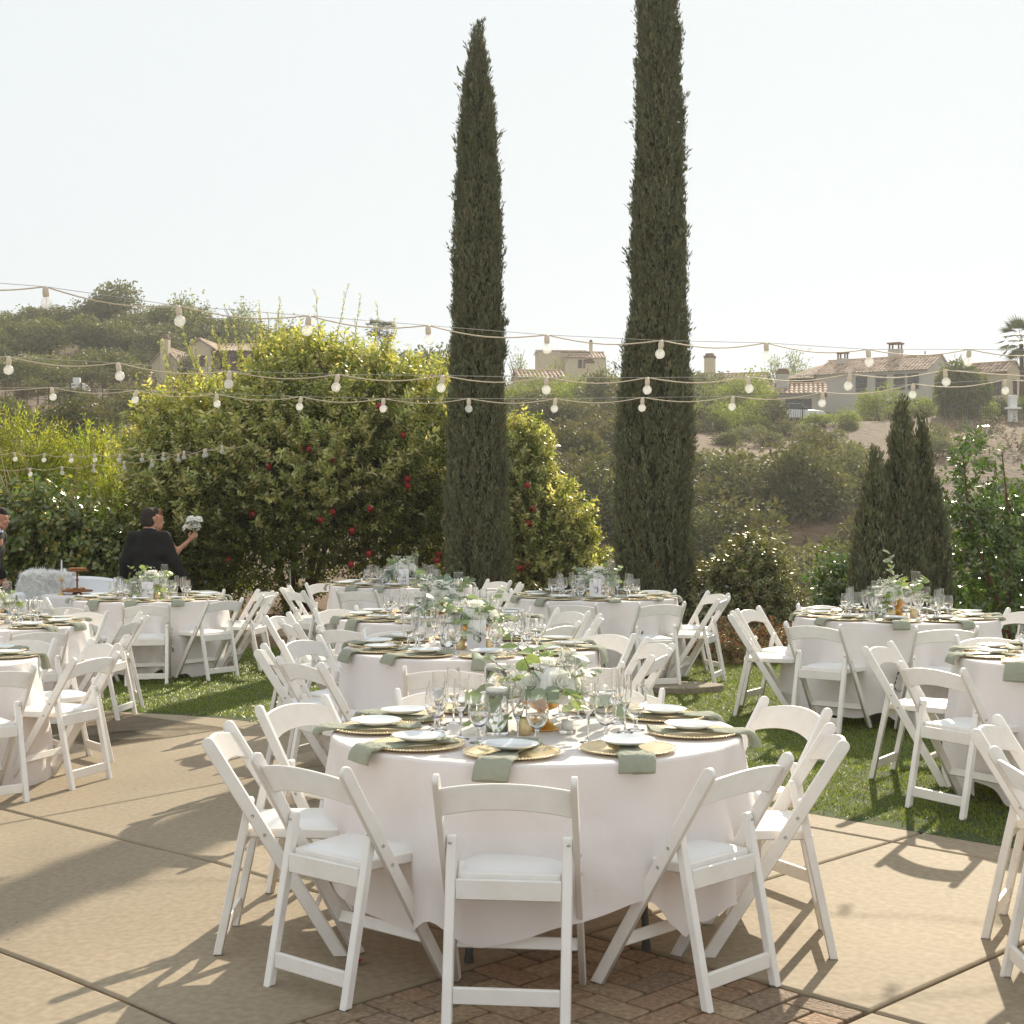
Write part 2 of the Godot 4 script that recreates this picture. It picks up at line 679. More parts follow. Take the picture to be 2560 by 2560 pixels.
func make_path() -> void:
	# the raised walk with a kerb along the planting bed
	var cm := mat("path_concrete", srgb(170, 150, 124), 0.88)
	grained(cm, noise_tex(15, 0.02, Color(0.8, 0.78, 0.76), Color(1, 1, 1), 512, 5), 0.5)
	var y := fall(-4.0)
	var path := thing("garden_path", "raised concrete garden path behind the lawn tables", "")
	path.remove_meta("category")
	tag(path, "", "", "", "structure")
	var a := Vector2(-9.0, -18.6)
	var e := Vector2(-1.1, -17.7)
	var dir := (e - a).normalized()
	var nor := Vector2(dir.y, -dir.x)
	if nor.y > 0: nor = -nor
	var l := a.distance_to(e)
	var k := 0.0
	while k < l:
		var seg := minf(1.3, l - k)
		var c := a + dir * (k + seg * 0.5) + nor * 0.07
		var kb := MB.new()
		kb.rbox(Vector3.ZERO, Vector3(seg - 0.012, 0.42, 0.14), 0.015)
		var o := obj("kerb_stone", kb, cm, path)
		o.position = Vector3(c.x, y - 0.06, c.y)
		o.rotation.y = -dir.angle()
		k += seg
	var sb := MB.new()
	sb.rbox(Vector3.ZERO, Vector3(l, 0.3, 2.1), 0.01)
	var s := obj("path_slab", sb, cm, path)
	var c2 := (a + e) * 0.5 + nor * 1.2
	s.position = Vector3(c2.x, y - 0.012, c2.y)
	s.rotation.y = -dir.angle()
	# mulch bed behind it
	var bed := MB.new()
	var rows := []
	rng.seed = 8
	for i in 40:
		var row := PackedVector3Array()
		for j in 22:
			var p := a - dir * 3.0 + dir * ((l + 7.0) * i / 39.0) + nor * (2.2 + 6.5 * j / 21.0)
			row.append(Vector3(p.x, fall(p.x) + 0.10 + rng.randf_range(-0.02, 0.03) + 0.02 * j / 21.0, p.y))
		rows.append(row)
	bed.sheet(rows)
	for i in bed.n.size():
		if bed.n[i].y < 0: bed.n[i] = -bed.n[i]
	var mm := mat("mulch", srgb(158, 128, 92), 0.95)
	grained(mm, noise_tex(16, 0.06, Color(0.45, 0.42, 0.4), Color(1, 1, 1), 512, 5), 0.8, noise_tex(17, 0.08, Color.BLACK, Color.WHITE, 512, 4, true, 8.0), 1.0)
	tag(obj("planting_bed_ground", bed, mm), "dry tan planting bed ground under the fruit trees", "", "", "structure")
	# low rendered wall beside the bed
	var wb := MB.new()
	wb.rbox(Vector3.ZERO, Vector3(3.4, 0.62, 0.25), 0.02)
	var wm := mat("wall_render", srgb(190, 178, 160), 0.9)
	grained(wm, noise_tex(18, 0.05, Color(0.78, 0.77, 0.75), Color(1, 1, 1), 256, 4), 1.0)
	var w := tag(obj("low_wall", wb, wm), "low grey rendered wall behind the small fruit tree trunk", "wall") as MeshInstance3D
	w.position = Vector3(-9.0, fall(-8.0) + 0.42, -23.5)
	# flat stepping stone in the lawn
	var st := MB.new()
	var poly := PackedVector2Array()
	for i in 16:
		var t := TAU * i / 16.0
		poly.append(Vector2(cos(t) * 0.34 * (1 + 0.08 * sin(t * 3 + 1)), sin(t) * 0.24 * (1 + 0.1 * sin(t * 2))))
	st.extrude(poly, 0.09, 0.012, Transform3D(Basis(Vector3.RIGHT, -PI / 2), Vector3.ZERO))
	var sm := mat("stone", srgb(168, 158, 138), 0.9)
	grained(sm, noise_tex(19, 0.05, Color(0.7, 0.69, 0.66), Color(1, 1, 1), 256, 4), 2.0)
	var so := tag(obj("stepping_stone", st, sm), "flat pale stone set in the lawn behind the centre tables", "stone") as MeshInstance3D
	so.position = at(1705, 12.9, 0.01)


# ------------------------------------------------------------------ folding chairs
var chair0: Node3D


func make_chair() -> Node3D:
	# local frame: the sitter faces -z, the back leans to +z
	var t := thing("folding_chair", "white folding chair", "chair", Vector3.ZERO, 0.0, "white folding chairs at the round tables")
	var pm := mat("white_resin", Color(0.96, 0.945, 0.925), 0.38)
	grained(pm, noise_tex(51, 0.012, Color(0.96, 0.955, 0.945), Color(1, 1, 1), 512, 5), 1.6)
	var top := Vector2(0.255, 0.772)      # (z, y) of the post's top end
	var foot := Vector2(-0.225, 0.0)
	var along := (top - foot).normalized()
	var w := 0.046
	var nrm := Vector2(along.y, -along.x)
	var poly := PackedVector2Array()
	# a flat cut on the floor, a round end above
	poly.append(foot - nrm * w * 0.5 / along.y * 1.0 + Vector2(0, 0) if false else Vector2(foot.x - w * 0.58, 0.0))
	poly.append(Vector2(foot.x + w * 0.58, 0.0))
	for i in 9:
		var a := PI * i / 8.0
		poly.append(top + nrm * cos(a) * w * 0.5 + along * (sin(a) * w * 0.5 - w * 0.5))
	for s in [-1.0, 1.0]:
		var b := MB.new()
		# outline given in (z, y): frame x = world z, frame y = up, frame z = -world x
		b.extrude(poly, 0.021, 0.004, Transform3D(Basis(Vector3(0, 0, 1), Vector3(0, 1, 0), Vector3(-1, 0, 0)), Vector3(s * 0.2115, 0, 0)), 0.75)
		var post := obj("post", b, pm, t)
		for y in [0.50, 0.432]:
			var z: float = foot.x + (top.x - foot.x) * y / top.y
			var bb := MB.new()
			bb.lathe(PackedVector2Array([Vector2(0.0065, -0.001), Vector2(0.0062, 0.0012), Vector2(0.003, 0.002), Vector2(0.0028, 0.0006), Vector2(0.0, 0.0006)]), 10, Transform3D(Basis(Vector3(0, 0, 1), -PI / 2 * s), Vector3(s * 0.2225, y, z)))
			obj("bolt", bb, mat("zinc", srgb(190, 188, 182), 0.4, 0.7), post)
	# rear legs, inside the posts, rounded where they are hinged
	var hi := Vector2(0.098, 0.56)
	var lo := Vector2(0.215, 0.0)
	var al := (hi - lo).normalized()
	var nl := Vector2(al.y, -al.x)
	var w2 := 0.03
	var leg := PackedVector2Array([Vector2(lo.x - w2 * 0.52, 0), Vector2(lo.x + w2 * 0.52, 0)])
	for i in 7:
		var a := PI * i / 6.0
		leg.append(hi + nl * cos(a) * w2 * 0.5 + al * (sin(a) * w2 * 0.5 - w2 * 0.5))
	for s in [-1.0, 1.0]:
		var b := MB.new()
		b.extrude(leg, 0.033, 0.005, Transform3D(Basis(Vector3(0, 0, 1), Vector3(0, 1, 0), Vector3(-1, 0, 0)), Vector3(s * 0.1825, 0, 0)), 0.75)
		var o := obj("rear_leg", b, pm, t)
		var bb := MB.new()
		bb.lathe(PackedVector2Array([Vector2(0.007, 0.0), Vector2(0.0065, 0.002), Vector2(0.0, 0.0025)]), 10, Transform3D(Basis(Vector3.RIGHT, PI / 2), Vector3(s * 0.186, 0.535, 0.117)))
		obj("bolt", bb, mat("zinc", Color.WHITE), o)
	# rails
	var b1 := MB.new()
	b1.rbox(Vector3(0, 0.085, 0.197), Vector3(0.334, 0.052, 0.019), 0.004)
	obj("rear_stretcher", b1, pm, t)
	var b2 := MB.new()
	b2.rbox(Vector3(0, 0.158, -0.128), Vector3(0.402, 0.042, 0.018), 0.004, Basis(Vector3.RIGHT, -0.4))
	obj("front_stretcher", b2, pm, t)
	var b3 := MB.new()
	b3.rbox(Vector3(0, 0.398, 0.137), Vector3(0.332, 0.064, 0.018), 0.004)
	obj("seat_rail", b3, pm, t)
	# seat: a rounded frame, a padded cushion let into it
	var so := PackedVector2Array()
	for c in [[1, 1], [-1, 1], [-1, -1], [1, -1]]:
		var front: bool = c[1] > 0
		var hw := 0.199 if front else 0.163
		var r := 0.045 if front else 0.012
		var cz := 0.235 if front else -0.124
		var cc := Vector2(c[0] * (hw - r), cz - r * c[1])
		var a0: float = {[1, 1]: 0.0, [-1, 1]: PI / 2, [-1, -1]: PI, [1, -1]: PI * 1.5}[c]
		for i in 6:
			so.append(cc + Vector2(cos(a0 + PI / 2 * i / 5.0), sin(a0 + PI / 2 * i / 5.0)) * r)
	var b4 := MB.new()
	var seat_turn := Basis(Vector3.RIGHT, -PI / 2)
	b4.extrude(so, 0.036, 0.006, Transform3D(seat_turn, Vector3(0, 0.428, 0)), 0.8)
	obj("seat", b4, pm, t)
	var b5 := MB.new()
	var rows := []
	for i in 9:
		var row := PackedVector3Array()
		for j in 9:
			var u := (j / 8.0 - 0.5) * 2.0
			var v := (i / 8.0 - 0.5) * 2.0
			var z := lerpf(-0.215, 0.103, i / 8.0)
			var hw := lerpf(0.176, 0.150, i / 8.0)
			var e := maxf(absf(u), absf(v))
			row.append(Vector3(u * hw, 0.4462 + 0.014 * (1.0 - pow(e, 6)), z))
		rows.append(row)
	b5.sheet(rows, false, true)
	for k in b5.n.size():
		if b5.n[k].y < 0: b5.n[k] = -b5.n[k]
	var cu := MB.new()
	cu.v = b5.v; cu.n = b5.n; cu.c = b5.c; cu.uv = b5.uv
	for k in range(0, b5.ix.size(), 3):
		cu.tri(b5.ix[k], b5.ix[k + 1], b5.ix[k + 2])
	obj("cushion", cu, mat("vinyl_pad", Color(0.91, 0.91, 0.905), 0.3), t)
	# backrest: an arched, bowed panel
	var b6 := MB.new()
	var sec := PackedVector2Array()
	var sn := PackedVector2Array()
	var rr := 0.005
	for c in [[1, 1, 0.0], [-1, 1, PI / 2], [-1, -1, PI], [1, -1, PI * 1.5]]:
		for i in 3:
			var a: float = c[2] + PI / 4 * i
			sec.append(Vector2(c[0], c[1]))
			sn.append(Vector2(cos(a), sin(a)))
	var base := b6.v.size()
	var nseg := 16
	for i in nseg + 1:
		var u := (float(i) / nseg - 0.5) * 2.0
		var bend := 1.0 - u * u
		var yt := 0.728 + 0.026 * bend
		var yb := 0.632 + 0.03 * bend
		var ym := (yt + yb) * 0.5
		var hh := (yt - yb) * 0.5
		for k in 12:
			var py := ym + sec[k].y * (hh - rr) + sn[k].y * rr
			var pz := foot.x + (top.x - foot.x) * py / top.y + 0.024 * bend + sec[k].x * (0.008 - rr) + sn[k].x * rr
			b6.vert(Vector3(u * 0.203, py, pz), Vector3(0.12 * u * signf(sn[k].x) * absf(sn[k].x), sn[k].y, sn[k].x).normalized())
	for i in nseg:
		for k in 12:
			var k2 := (k + 1) % 12
			b6.quad(base + i * 12 + k, base + i * 12 + k2, base + (i + 1) * 12 + k2, base + (i + 1) * 12 + k)
	obj("backrest", b6, pm, t)
	return t


func place_chair(pos: Vector3, turn: float, label: String) -> void:
	pos.y = fall(pos.x)
	if not in_view(pos, 420):
		return
	if chair0.get_meta("label") == "white folding chair":
		chair0.position = pos
		chair0.rotation.y = turn
		chair0.set_meta("label", label)
	else:
		copy(chair0, "folding_chair", pos, turn, label)


# ------------------------------------------------------------------ tables and cloths
func make_table(center: Vector3, label: String) -> void:
	var t := thing("round_table", label, "table", center, 0.0, "round banquet tables")
	var b := MB.new()
	b.lathe(PackedVector2Array([Vector2(0, 0.722), Vector2(0.745, 0.722), Vector2(0.752, 0.73), Vector2(0.752, 0.748), Vector2(0.0, 0.748)]), 40)
	obj("tabletop", b, mat("table_board", srgb(170, 140, 104), 0.6), t)
	for k in 4:
		var a := TAU * k / 4.0 + 0.55
		var l := MB.new()
		var p := Vector3(cos(a) * 0.46, 0, sin(a) * 0.46)
		l.tube(PackedVector3Array([p + Vector3(0, 0.0, 0), p + Vector3(0, 0.02, 0), p + Vector3(0, 0.03, 0), p * 0.9 + Vector3(0, 0.72, 0)]), PackedFloat32Array([0.017, 0.017, 0.014, 0.014]), 10, true)
		obj("leg", l, mat("grey_steel", srgb(96, 98, 96), 0.45, 0.6), t)


func make_cloth(center: Vector3, seed_: int, drop: float, label: String, hem := 0.03) -> void:
	var b := MB.new()
	var r := RandomNumberGenerator.new()
	r.seed = seed_
	var top := 0.753
	var nseg := 252
	var ph := []
	for k in 12:
		ph.append(r.randf() * TAU)
	# fold depth round the table: folds of unequal width
	var fold := PackedFloat32Array()
	var hems := PackedFloat32Array()
	for j in nseg:
		var a := TAU * j / nseg
		var w: float = a + 0.22 * sin(2 * a + ph[0]) + 0.14 * sin(5 * a + ph[1])
		var f: float = sin(9.0 * w + ph[2]) * 0.55 + sin(13.0 * w + ph[3]) * 0.35 + sin(4.0 * w + ph[4]) * 0.3
		var gate: float = 0.55 + 0.45 * sin(3.0 * a + ph[5])
		f = signf(f) * pow(absf(f), 0.7) * (0.5 + 0.5 * gate)
		fold.append(f)
		hems.append(hem * (sin(6.0 * w + ph[6]) * 0.8 + sin(11.0 * w + ph[7]) * 0.55 + sin(23.0 * w + ph[8]) * 0.22) + hem * 0.9 * f)
	var rows := []
	var row0 := PackedVector3Array()
	for ring in [0.0, 0.2, 0.4, 0.55, 0.68, 0.735, 0.752]:
		var row := PackedVector3Array()
		for j in nseg:
			var a := TAU * j / nseg
			var lift := 0.0009 * sin(ring * 31.0 * cos(a) + ph[9]) * sin(ring * 19.0 * sin(a) + ph[10])
			row.append(Vector3(cos(a) * ring, top + lift, sin(a) * ring))
		rows.append(row)
	for e in [0.25, 0.55, 0.85, 1.0]:
		var q: float = e * PI / 2
		var row := PackedVector3Array()
		for j in nseg:
			var a := TAU * j / nseg
			var rr: float = 0.752 + 0.012 * sin(q) + 0.003 * fold[j] * e
			row.append(Vector3(cos(a) * rr, top - 0.012 * (1.0 - cos(q)), sin(a) * rr))
		rows.append(row)
	for s in 20:
		var t := (s + 1) / 20.0
		var row := PackedVector3Array()
		for j in nseg:
			var a := TAU * j / nseg
			var grow := smoothstep(0.0, 0.7, t)
			var rr: float = 0.764 + 0.012 * t + (0.07 * grow + 0.006) * (fold[j] + 0.25)
			for q in 8:
				var da := wrapf(a - TAU * q / 8.0 - ph[0] * 0.12, -PI, PI)
				if absf(da) < 0.08: rr += 0.0045 * exp(-pow(da / 0.022, 2.0)) * smoothstep(0.0, 0.2, t)
			rr += 0.003 * exp(-pow((t - 0.47 - 0.02 * sin(a * 3.0)) / 0.05, 2.0))
			rr += 0.006 * sin(t * 9.0 + ph[11] + 5.0 * sin(a * 4.0 + ph[3])) * sin(7.0 * a + t * 3.0)
			var y: float = top - 0.012 - t * drop + hems[j] * t * t
			y = maxf(y, 0.012 + 0.01 * absf(fold[j]))
			row.append(Vector3(cos(a) * rr, y, sin(a) * rr))
		rows.append(row)
	b.sheet(rows, true, false)
	var c := MB.new()
	c.v = b.v; c.c = b.c; c.uv = b.uv
	for i in b.n.size():
		var q := b.v[i]
		var out := Vector3(q.x, 0, q.z).normalized() * (0.0 if Vector2(q.x, q.z).length() < 0.74 else 1.0) + Vector3.UP * (0.05 if q.y < top - 0.011 else 1.0)
		if b.n[i].length() < 0.1: b.n[i] = Vector3.UP
		if b.n[i].dot(out) < 0: b.n[i] = -b.n[i]
	c.n = b.n
	for i in range(0, b.ix.size(), 3):
		c.tri(b.ix[i], b.ix[i + 1], b.ix[i + 2])
	var m := mat("white_linen", Color(0.97, 0.95, 0.945), 0.8)
	if not m.backlight_enabled:
		m.backlight_enabled = true
		m.backlight = Color(0.74, 0.71, 0.7)
		m.normal_enabled = true
		m.normal_texture = noise_tex(61, 0.012, Color.BLACK, Color.WHITE, 512, 5, true, 5.0)
		m.normal_scale = 0.5
		m.uv1_triplanar = true
		m.uv1_scale = Vector3.ONE * 0.9
		m.rim_enabled = true
		m.rim = 0.5
	var o := obj("tablecloth", c, m)
	o.position = center
	tag(o, label, "tablecloth", "white round tablecloths")


# ------------------------------------------------------------------ place settings
var charger_mesh: ArrayMesh
var bead_mesh: ArrayMesh
var plate_mesh: ArrayMesh
var napkin_meshes: Array[ArrayMesh] = []
var goblet_parts := {}
var flute_parts := {}
var glass_mats := {}


func make_settings_meshes() -> void:
	var b := MB.new()
	b.lathe(PackedVector2Array([Vector2(0, 0.003), Vector2(0.095, 0.003), Vector2(0.11, 0.007), Vector2(0.150, 0.0125), Vector2(0.1605, 0.0135), Vector2(0.1612, 0.0115), Vector2(0.11, 0.0035), Vector2(0.09, 0.0), Vector2(0, 0.0)]), 56)
	charger_mesh = b.mesh()
	var bd := MB.new()
	for k in 88:
		var a := TAU * k / 88.0
		bd.ball(Vector3(cos(a) * 0.162, 0.0133, sin(a) * 0.162), Vector3.ONE * 0.0036, 6, 4)
	bead_mesh = bd.mesh()
	var p := MB.new()
	p.lathe(PackedVector2Array([Vector2(0, 0.004), Vector2(0.058, 0.004), Vector2(0.07, 0.008), Vector2(0.093, 0.0145), Vector2(0.0955, 0.0155), Vector2(0.096, 0.0145), Vector2(0.07, 0.0045), Vector2(0.06, 0.0), Vector2(0, 0.0)]), 44)
	plate_mesh = p.mesh()
	# napkins: a folded strip running under the plate and over the table's edge (outwards = +z here)
	var r := RandomNumberGenerator.new()
	r.seed = 12
	for k in 5:
		var m := MB.new()
		var rows := []
		var inner := r.randf_range(0.13, 0.17)
		var hang := r.randf_range(0.05, 0.10) if k != 3 else 0.025
		var skew := r.randf_range(-0.05, 0.05)
		var spread := r.randf_range(0.9, 1.15)
		var n := 22
		for i in n + 1:
			var t := float(i) / n
			var s := lerpf(-inner, 0.30, t)          # distance outwards from the plate's middle
			var y := 0.0125
			var z := s
			# over the charger's rim, down onto the cloth, then over the edge of the table
			if s > 0.155:
				y = lerpf(0.019, 0.008, smoothstep(0.155, 0.185, s))
			var edge := 0.19
			var tilt := 0.0
			if s > edge:
				var q := (s - edge) / (0.30 - edge)
				z = edge + 0.035 * sin(minf(q, 1.0) * PI / 2)
				y = 0.010 - hang * q * q * (1.6 - 0.6 * q) * 1.0
				tilt = q
			if s < -0.10:
				y = 0.016 + 0.006 * sin(-s * 40.0)
			var pinch := 0.036 + 0.026 * smoothstep(0.04, 0.14, absf(s)) * spread
			var th := 0.0045 + 0.014 * smoothstep(0.10, 0.3, absf(s - 0.02))
			var row := PackedVector3Array()
			for j in 16:
				var a := TAU * j / 16.0
				var cx := signf(cos(a)) * pow(absf(cos(a)), 0.6)
				var cy := signf(sin(a)) * pow(absf(sin(a)), 0.8)
				var ripple := 0.0022 * sin(cx * 7.0 + s * 24.0 + k)
				var off := Vector3(cx * pinch, cy * th + ripple, 0)
				off = Basis(Vector3.RIGHT, tilt * 1.15) * off
				row.append(Vector3(off.x + skew * s * 2.0, maxf(y + off.y + th * 0.6, 0.001 if s < edge else -1.0), z + off.z))
			rows.append(row)
		m.sheet(rows, true)
		var mm := MB.new()
		mm.v = m.v; mm.c = m.c; mm.uv = m.uv
		for i in m.v.size():
			var ring := i / 16
			var mid := Vector3.ZERO
			for j in 16: mid += m.v[ring * 16 + j]
			if m.n[i].dot(m.v[i] - mid / 16.0) < 0: m.n[i] = -m.n[i]
		mm.n = m.n
		for i in range(0, m.ix.size(), 3):
			mm.tri(m.ix[i], m.ix[i + 1], m.ix[i + 2])
		# the closed outer end, a soft lip
		for e in [0, n]:
			var mid := Vector3.ZERO
			for j in 16: mid += rows[e][j]
			mid /= 16.0
			for j in 16:
				mm.face([mid + Vector3(0, 0, -0.01 if e == n else 0.01), rows[e][j], rows[e][(j + 1) % 16]])
		napkin_meshes.append(mm.mesh())
	# glasses
	var pane := mat("thin_glass", Color(1, 1, 1, 0.05), 0.02)
	pane.transparency = BaseMaterial3D.TRANSPARENCY_ALPHA
	pane.metallic_specular = 0.75
	var solid := mat("solid_glass", Color(1, 1, 1, 0.02), 0.02)
	solid.refraction_enabled = true
	solid.refraction_scale = 0.05
	solid.transparency = BaseMaterial3D.TRANSPARENCY_ALPHA
	var water := mat("water", Color(1, 1, 1, 0.0), 0.01)
	water.refraction_enabled = true
	water.refraction_scale = 0.033
	water.transparency = BaseMaterial3D.TRANSPARENCY_ALPHA
	var g := MB.new()
	g.lathe(PackedVector2Array([Vector2(0.0, 0.058), Vector2(0.006, 0.058), Vector2(0.018, 0.062), Vector2(0.030, 0.074), Vector2(0.0385, 0.095), Vector2(0.0405, 0.116), Vector2(0.0385, 0.140), Vector2(0.0345, 0.168), Vector2(0.0332, 0.168), Vector2(0.0371, 0.140), Vector2(0.0391, 0.116), Vector2(0.0371, 0.0955), Vector2(0.0288, 0.0755), Vector2(0.017, 0.0638), Vector2(0.0, 0.0605)]), 28, Transform3D.IDENTITY, null, 0.78)
	goblet_parts["bowl"] = [g.mesh(), solid]
	var rim := MB.new()
	rim.lathe(PackedVector2Array([Vector2(0.0338, 0.1675), Vector2(0.0352, 0.1675), Vector2(0.0352, 0.1695), Vector2(0.0338, 0.1695), Vector2(0.0338, 0.1675)]), 28)
	var st := MB.new()
	st.lathe(PackedVector2Array([Vector2(0, 0.0), Vector2(0.034, 0.0), Vector2(0.0345, 0.002), Vector2(0.02, 0.005), Vector2(0.009, 0.010), Vector2(0.006, 0.022), Vector2(0.0095, 0.034), Vector2(0.006, 0.045), Vector2(0.009, 0.056), Vector2(0.018, 0.0615), Vector2(0.0, 0.0605)]), 20)
	goblet_parts["stem"] = [st.mesh(), solid]
	var wa := MB.new()
	wa.lathe(PackedVector2Array([Vector2(0, 0.0612), Vector2(0.0165, 0.0645), Vector2(0.0283, 0.076), Vector2(0.0366, 0.0957), Vector2(0.0383, 0.110), Vector2(0.0, 0.110)]), 24)
	goblet_parts["water"] = [wa.mesh(), water]
	var f := MB.new()
	f.lathe(PackedVector2Array([Vector2(0.0, 0.0795), Vector2(0.004, 0.082), Vector2(0.013, 0.095), Vector2(0.0215, 0.12), Vector2(0.0255, 0.15), Vector2(0.0262, 0.18), Vector2(0.0245, 0.215), Vector2(0.0233, 0.215), Vector2(0.0249, 0.18), Vector2(0.0242, 0.15), Vector2(0.0201, 0.1205), Vector2(0.0115, 0.096), Vector2(0.0, 0.09)]), 24, Transform3D.IDENTITY, null, 0.78)
	flute_parts["bowl"] = [f.mesh(), solid]
	var fr := MB.new()
	fr.lathe(PackedVector2Array([Vector2(0.0239, 0.2147), Vector2(0.0251, 0.2147), Vector2(0.0251, 0.2165), Vector2(0.0239, 0.2165), Vector2(0.0239, 0.2147)]), 24)
	var fs := MB.new()
	fs.lathe(PackedVector2Array([Vector2(0, 0.0), Vector2(0.031, 0.0), Vector2(0.0315, 0.0018), Vector2(0.014, 0.0045), Vector2(0.0045, 0.012), Vector2(0.0037, 0.045), Vector2(0.0042, 0.078), Vector2(0.0125, 0.0945), Vector2(0.0, 0.0925)]), 18)
	flute_parts["stem"] = [fs.mesh(), solid]


func glass(kind: Dictionary, called: String, pos: Vector3, turn: float, label: String, group: String, cat := "glass") -> void:
	var o := thing(called, label, cat, pos, turn, group)
	for k in kind:
		obj(k, kind[k][0], kind[k][1], o)


# words for a seat by its angle round the table (0 = towards the camera, positive = clockwise side to the right)
func seat_words(phis: Array) -> Array:
	var out := []
	for p in phis:
		if absf(p) < 14: out.append("camera side")
		elif absf(p) > 166: out.append("far side")
		else:
			var k := 1
			for q in phis:
				if signf(q) == signf(p) and absf(q) >= 14 and absf(q) < absf(p) - 0.01:
					k += 1
			out.append("%s %s" % [["first", "second", "third", "fourth", "fifth"][k - 1], "right" if p > 0 else "left"])
	return out


func settings(center: Vector3, phis: Array, where: String, seed_: int, water := 0.5, rad := 0.585) -> void:
	var r := RandomNumberGenerator.new()
	r.seed = seed_
	var gold := mat("gold_lacquer", srgb(242, 222, 182), 0.25, 0.35)
	var china := mat("white_china", Color(0.9, 0.915, 0.92), 0.12)
	var words := seat_words(phis)
	var dry := {"bowl": goblet_parts["bowl"], "stem": goblet_parts["stem"]}
	for i in phis.size():
		var phi := deg_to_rad(phis[i])
		var dir := Vector3(sin(phi), 0, cos(phi))
		var side := Vector3(cos(phi), 0, -sin(phi))
		var turn := atan2(dir.x, dir.z)
		var p := center + Vector3(0, 0.754, 0) + dir * (rad + r.randf_range(-0.006, 0.006))
		if not in_view(p, 30):
			continue
		var w: String = "%s seat of %s" % [words[i], where]
		var c := thing("charger_plate", "gold beaded charger plate at the %s" % w, "charger plate", p, r.randf() * TAU, "gold charger plates")
		obj("dish", charger_mesh, gold, c)
		obj("beaded_rim", bead_mesh, gold, c)
		var k := r.randi() % 5
		var cloth := mat("sage_linen", srgb(158, 161, 145), 0.85)
		if not cloth.backlight_enabled:
			cloth.backlight_enabled = true
			cloth.backlight = Color(0.62, 0.63, 0.57)
			cloth.normal_enabled = true
			cloth.normal_texture = noise_tex(63, 0.03, Color.BLACK, Color.WHITE, 256, 4, true, 6.0)
			cloth.uv1_triplanar = true
			cloth.uv1_scale = Vector3.ONE * 4.0
		var tn := turn + r.randf_range(-0.55, 0.55)
		var nk := obj("napkin", napkin_meshes[k], cloth)
		nk.position = p + Vector3(0, 0.0005, 0)
		nk.rotation.y = tn
		tag(nk, "sage green folded napkin at the %s" % w, "napkin", "sage napkins")
		var pl := obj("dinner_plate", plate_mesh, china)
		pl.position = p + Vector3(r.randf_range(-0.008, 0.008), 0.0275, r.randf_range(-0.008, 0.008))
		pl.rotation = Vector3(r.randf_range(-0.03, 0.03), 0, r.randf_range(-0.03, 0.03))
		tag(pl, "small white plate at the %s" % w, "plate", "white plates")
		var gp := p - dir * (0.205 + r.randf_range(-0.01, 0.015)) + side * (0.07 + r.randf_range(-0.015, 0.02))
		glass(goblet_parts if r.randf() < water else dry, "water_goblet", gp, r.randf() * TAU, "short stemmed clear goblet at the %s" % w, "clear goblets")
		var fp := p - dir * (0.235 + r.randf_range(-0.01, 0.02)) - side * (0.012 + r.randf_range(-0.015, 0.02))
		glass(flute_parts, "champagne_flute", fp, r.randf() * TAU, "tall clear champagne flute at the %s" % w, "champagne flutes")


# ------------------------------------------------------------------ table centre: flowers, vases, votives, number cards
var leaf_meshes: Array[ArrayMesh] = []
var rose_mesh: ArrayMesh


func make_flower_meshes() -> void:
	var r := RandomNumberGenerator.new()
	r.seed = 31
	for k in 4:
		var b := MB.new()
		var rows := []
		var lng: float = [1.0, 1.0, 1.45, 1.7][k]
		var wid: float = [0.52, 0.46, 0.42, 0.3][k]
		for i in 6:
			var t := i / 5.0
			var w: float = wid * sqrt(maxf(0.0, 1.0 - pow(absf(t * 2.0 - 1.0 + (0.12 if k < 2 else 0.0)), 2.2))) + 0.01
			var row := PackedVector3Array()
			for j in 3:
				var s := (j - 1.0)
				row.append(Vector3(s * w, 0.10 * absf(s) * w * 2.0 - 0.25 * t * t * (0.4 + 0.2 * k), t * lng))
			rows.append(row)
		b.sheet(rows)
		leaf_meshes.append(b.mesh())
	# a white double flower: petals wrapped round one another
	var f := MB.new()
	for ring in 5:
		var cnt: int = [3, 4, 6, 7, 8][ring]
		var rad: float = [0.007, 0.014, 0.021, 0.028, 0.034][ring]
		for p in cnt:
			var a := TAU * (p + 0.37 * ring) / cnt + r.randf_range(-0.1, 0.1)
			var half := TAU / cnt * 0.72
			var rows := []
			for i in 6:
				var t := i / 5.0
				var row := PackedVector3Array()
				for j in 6:
					var s := (j / 5.0 - 0.5) * 2.0
					var open: float = [0.2, 0.45, 0.7, 0.95, 1.2][ring]
					var rr: float = rad * (0.35 + 0.65 * sin(t * PI * 0.55)) + 0.012 * open * t * t
					var y: float = 0.036 * t * (1.0 - 0.11 * ring) - 0.004 * s * s * t + 0.002 * ring
					if ring > 2: y -= 0.012 * t * t * (ring - 2)
					row.append(Vector3(cos(a + s * half) * rr, y, sin(a + s * half) * rr))
				rows.append(row)
			f.sheet(rows)
	rose_mesh = f.mesh()


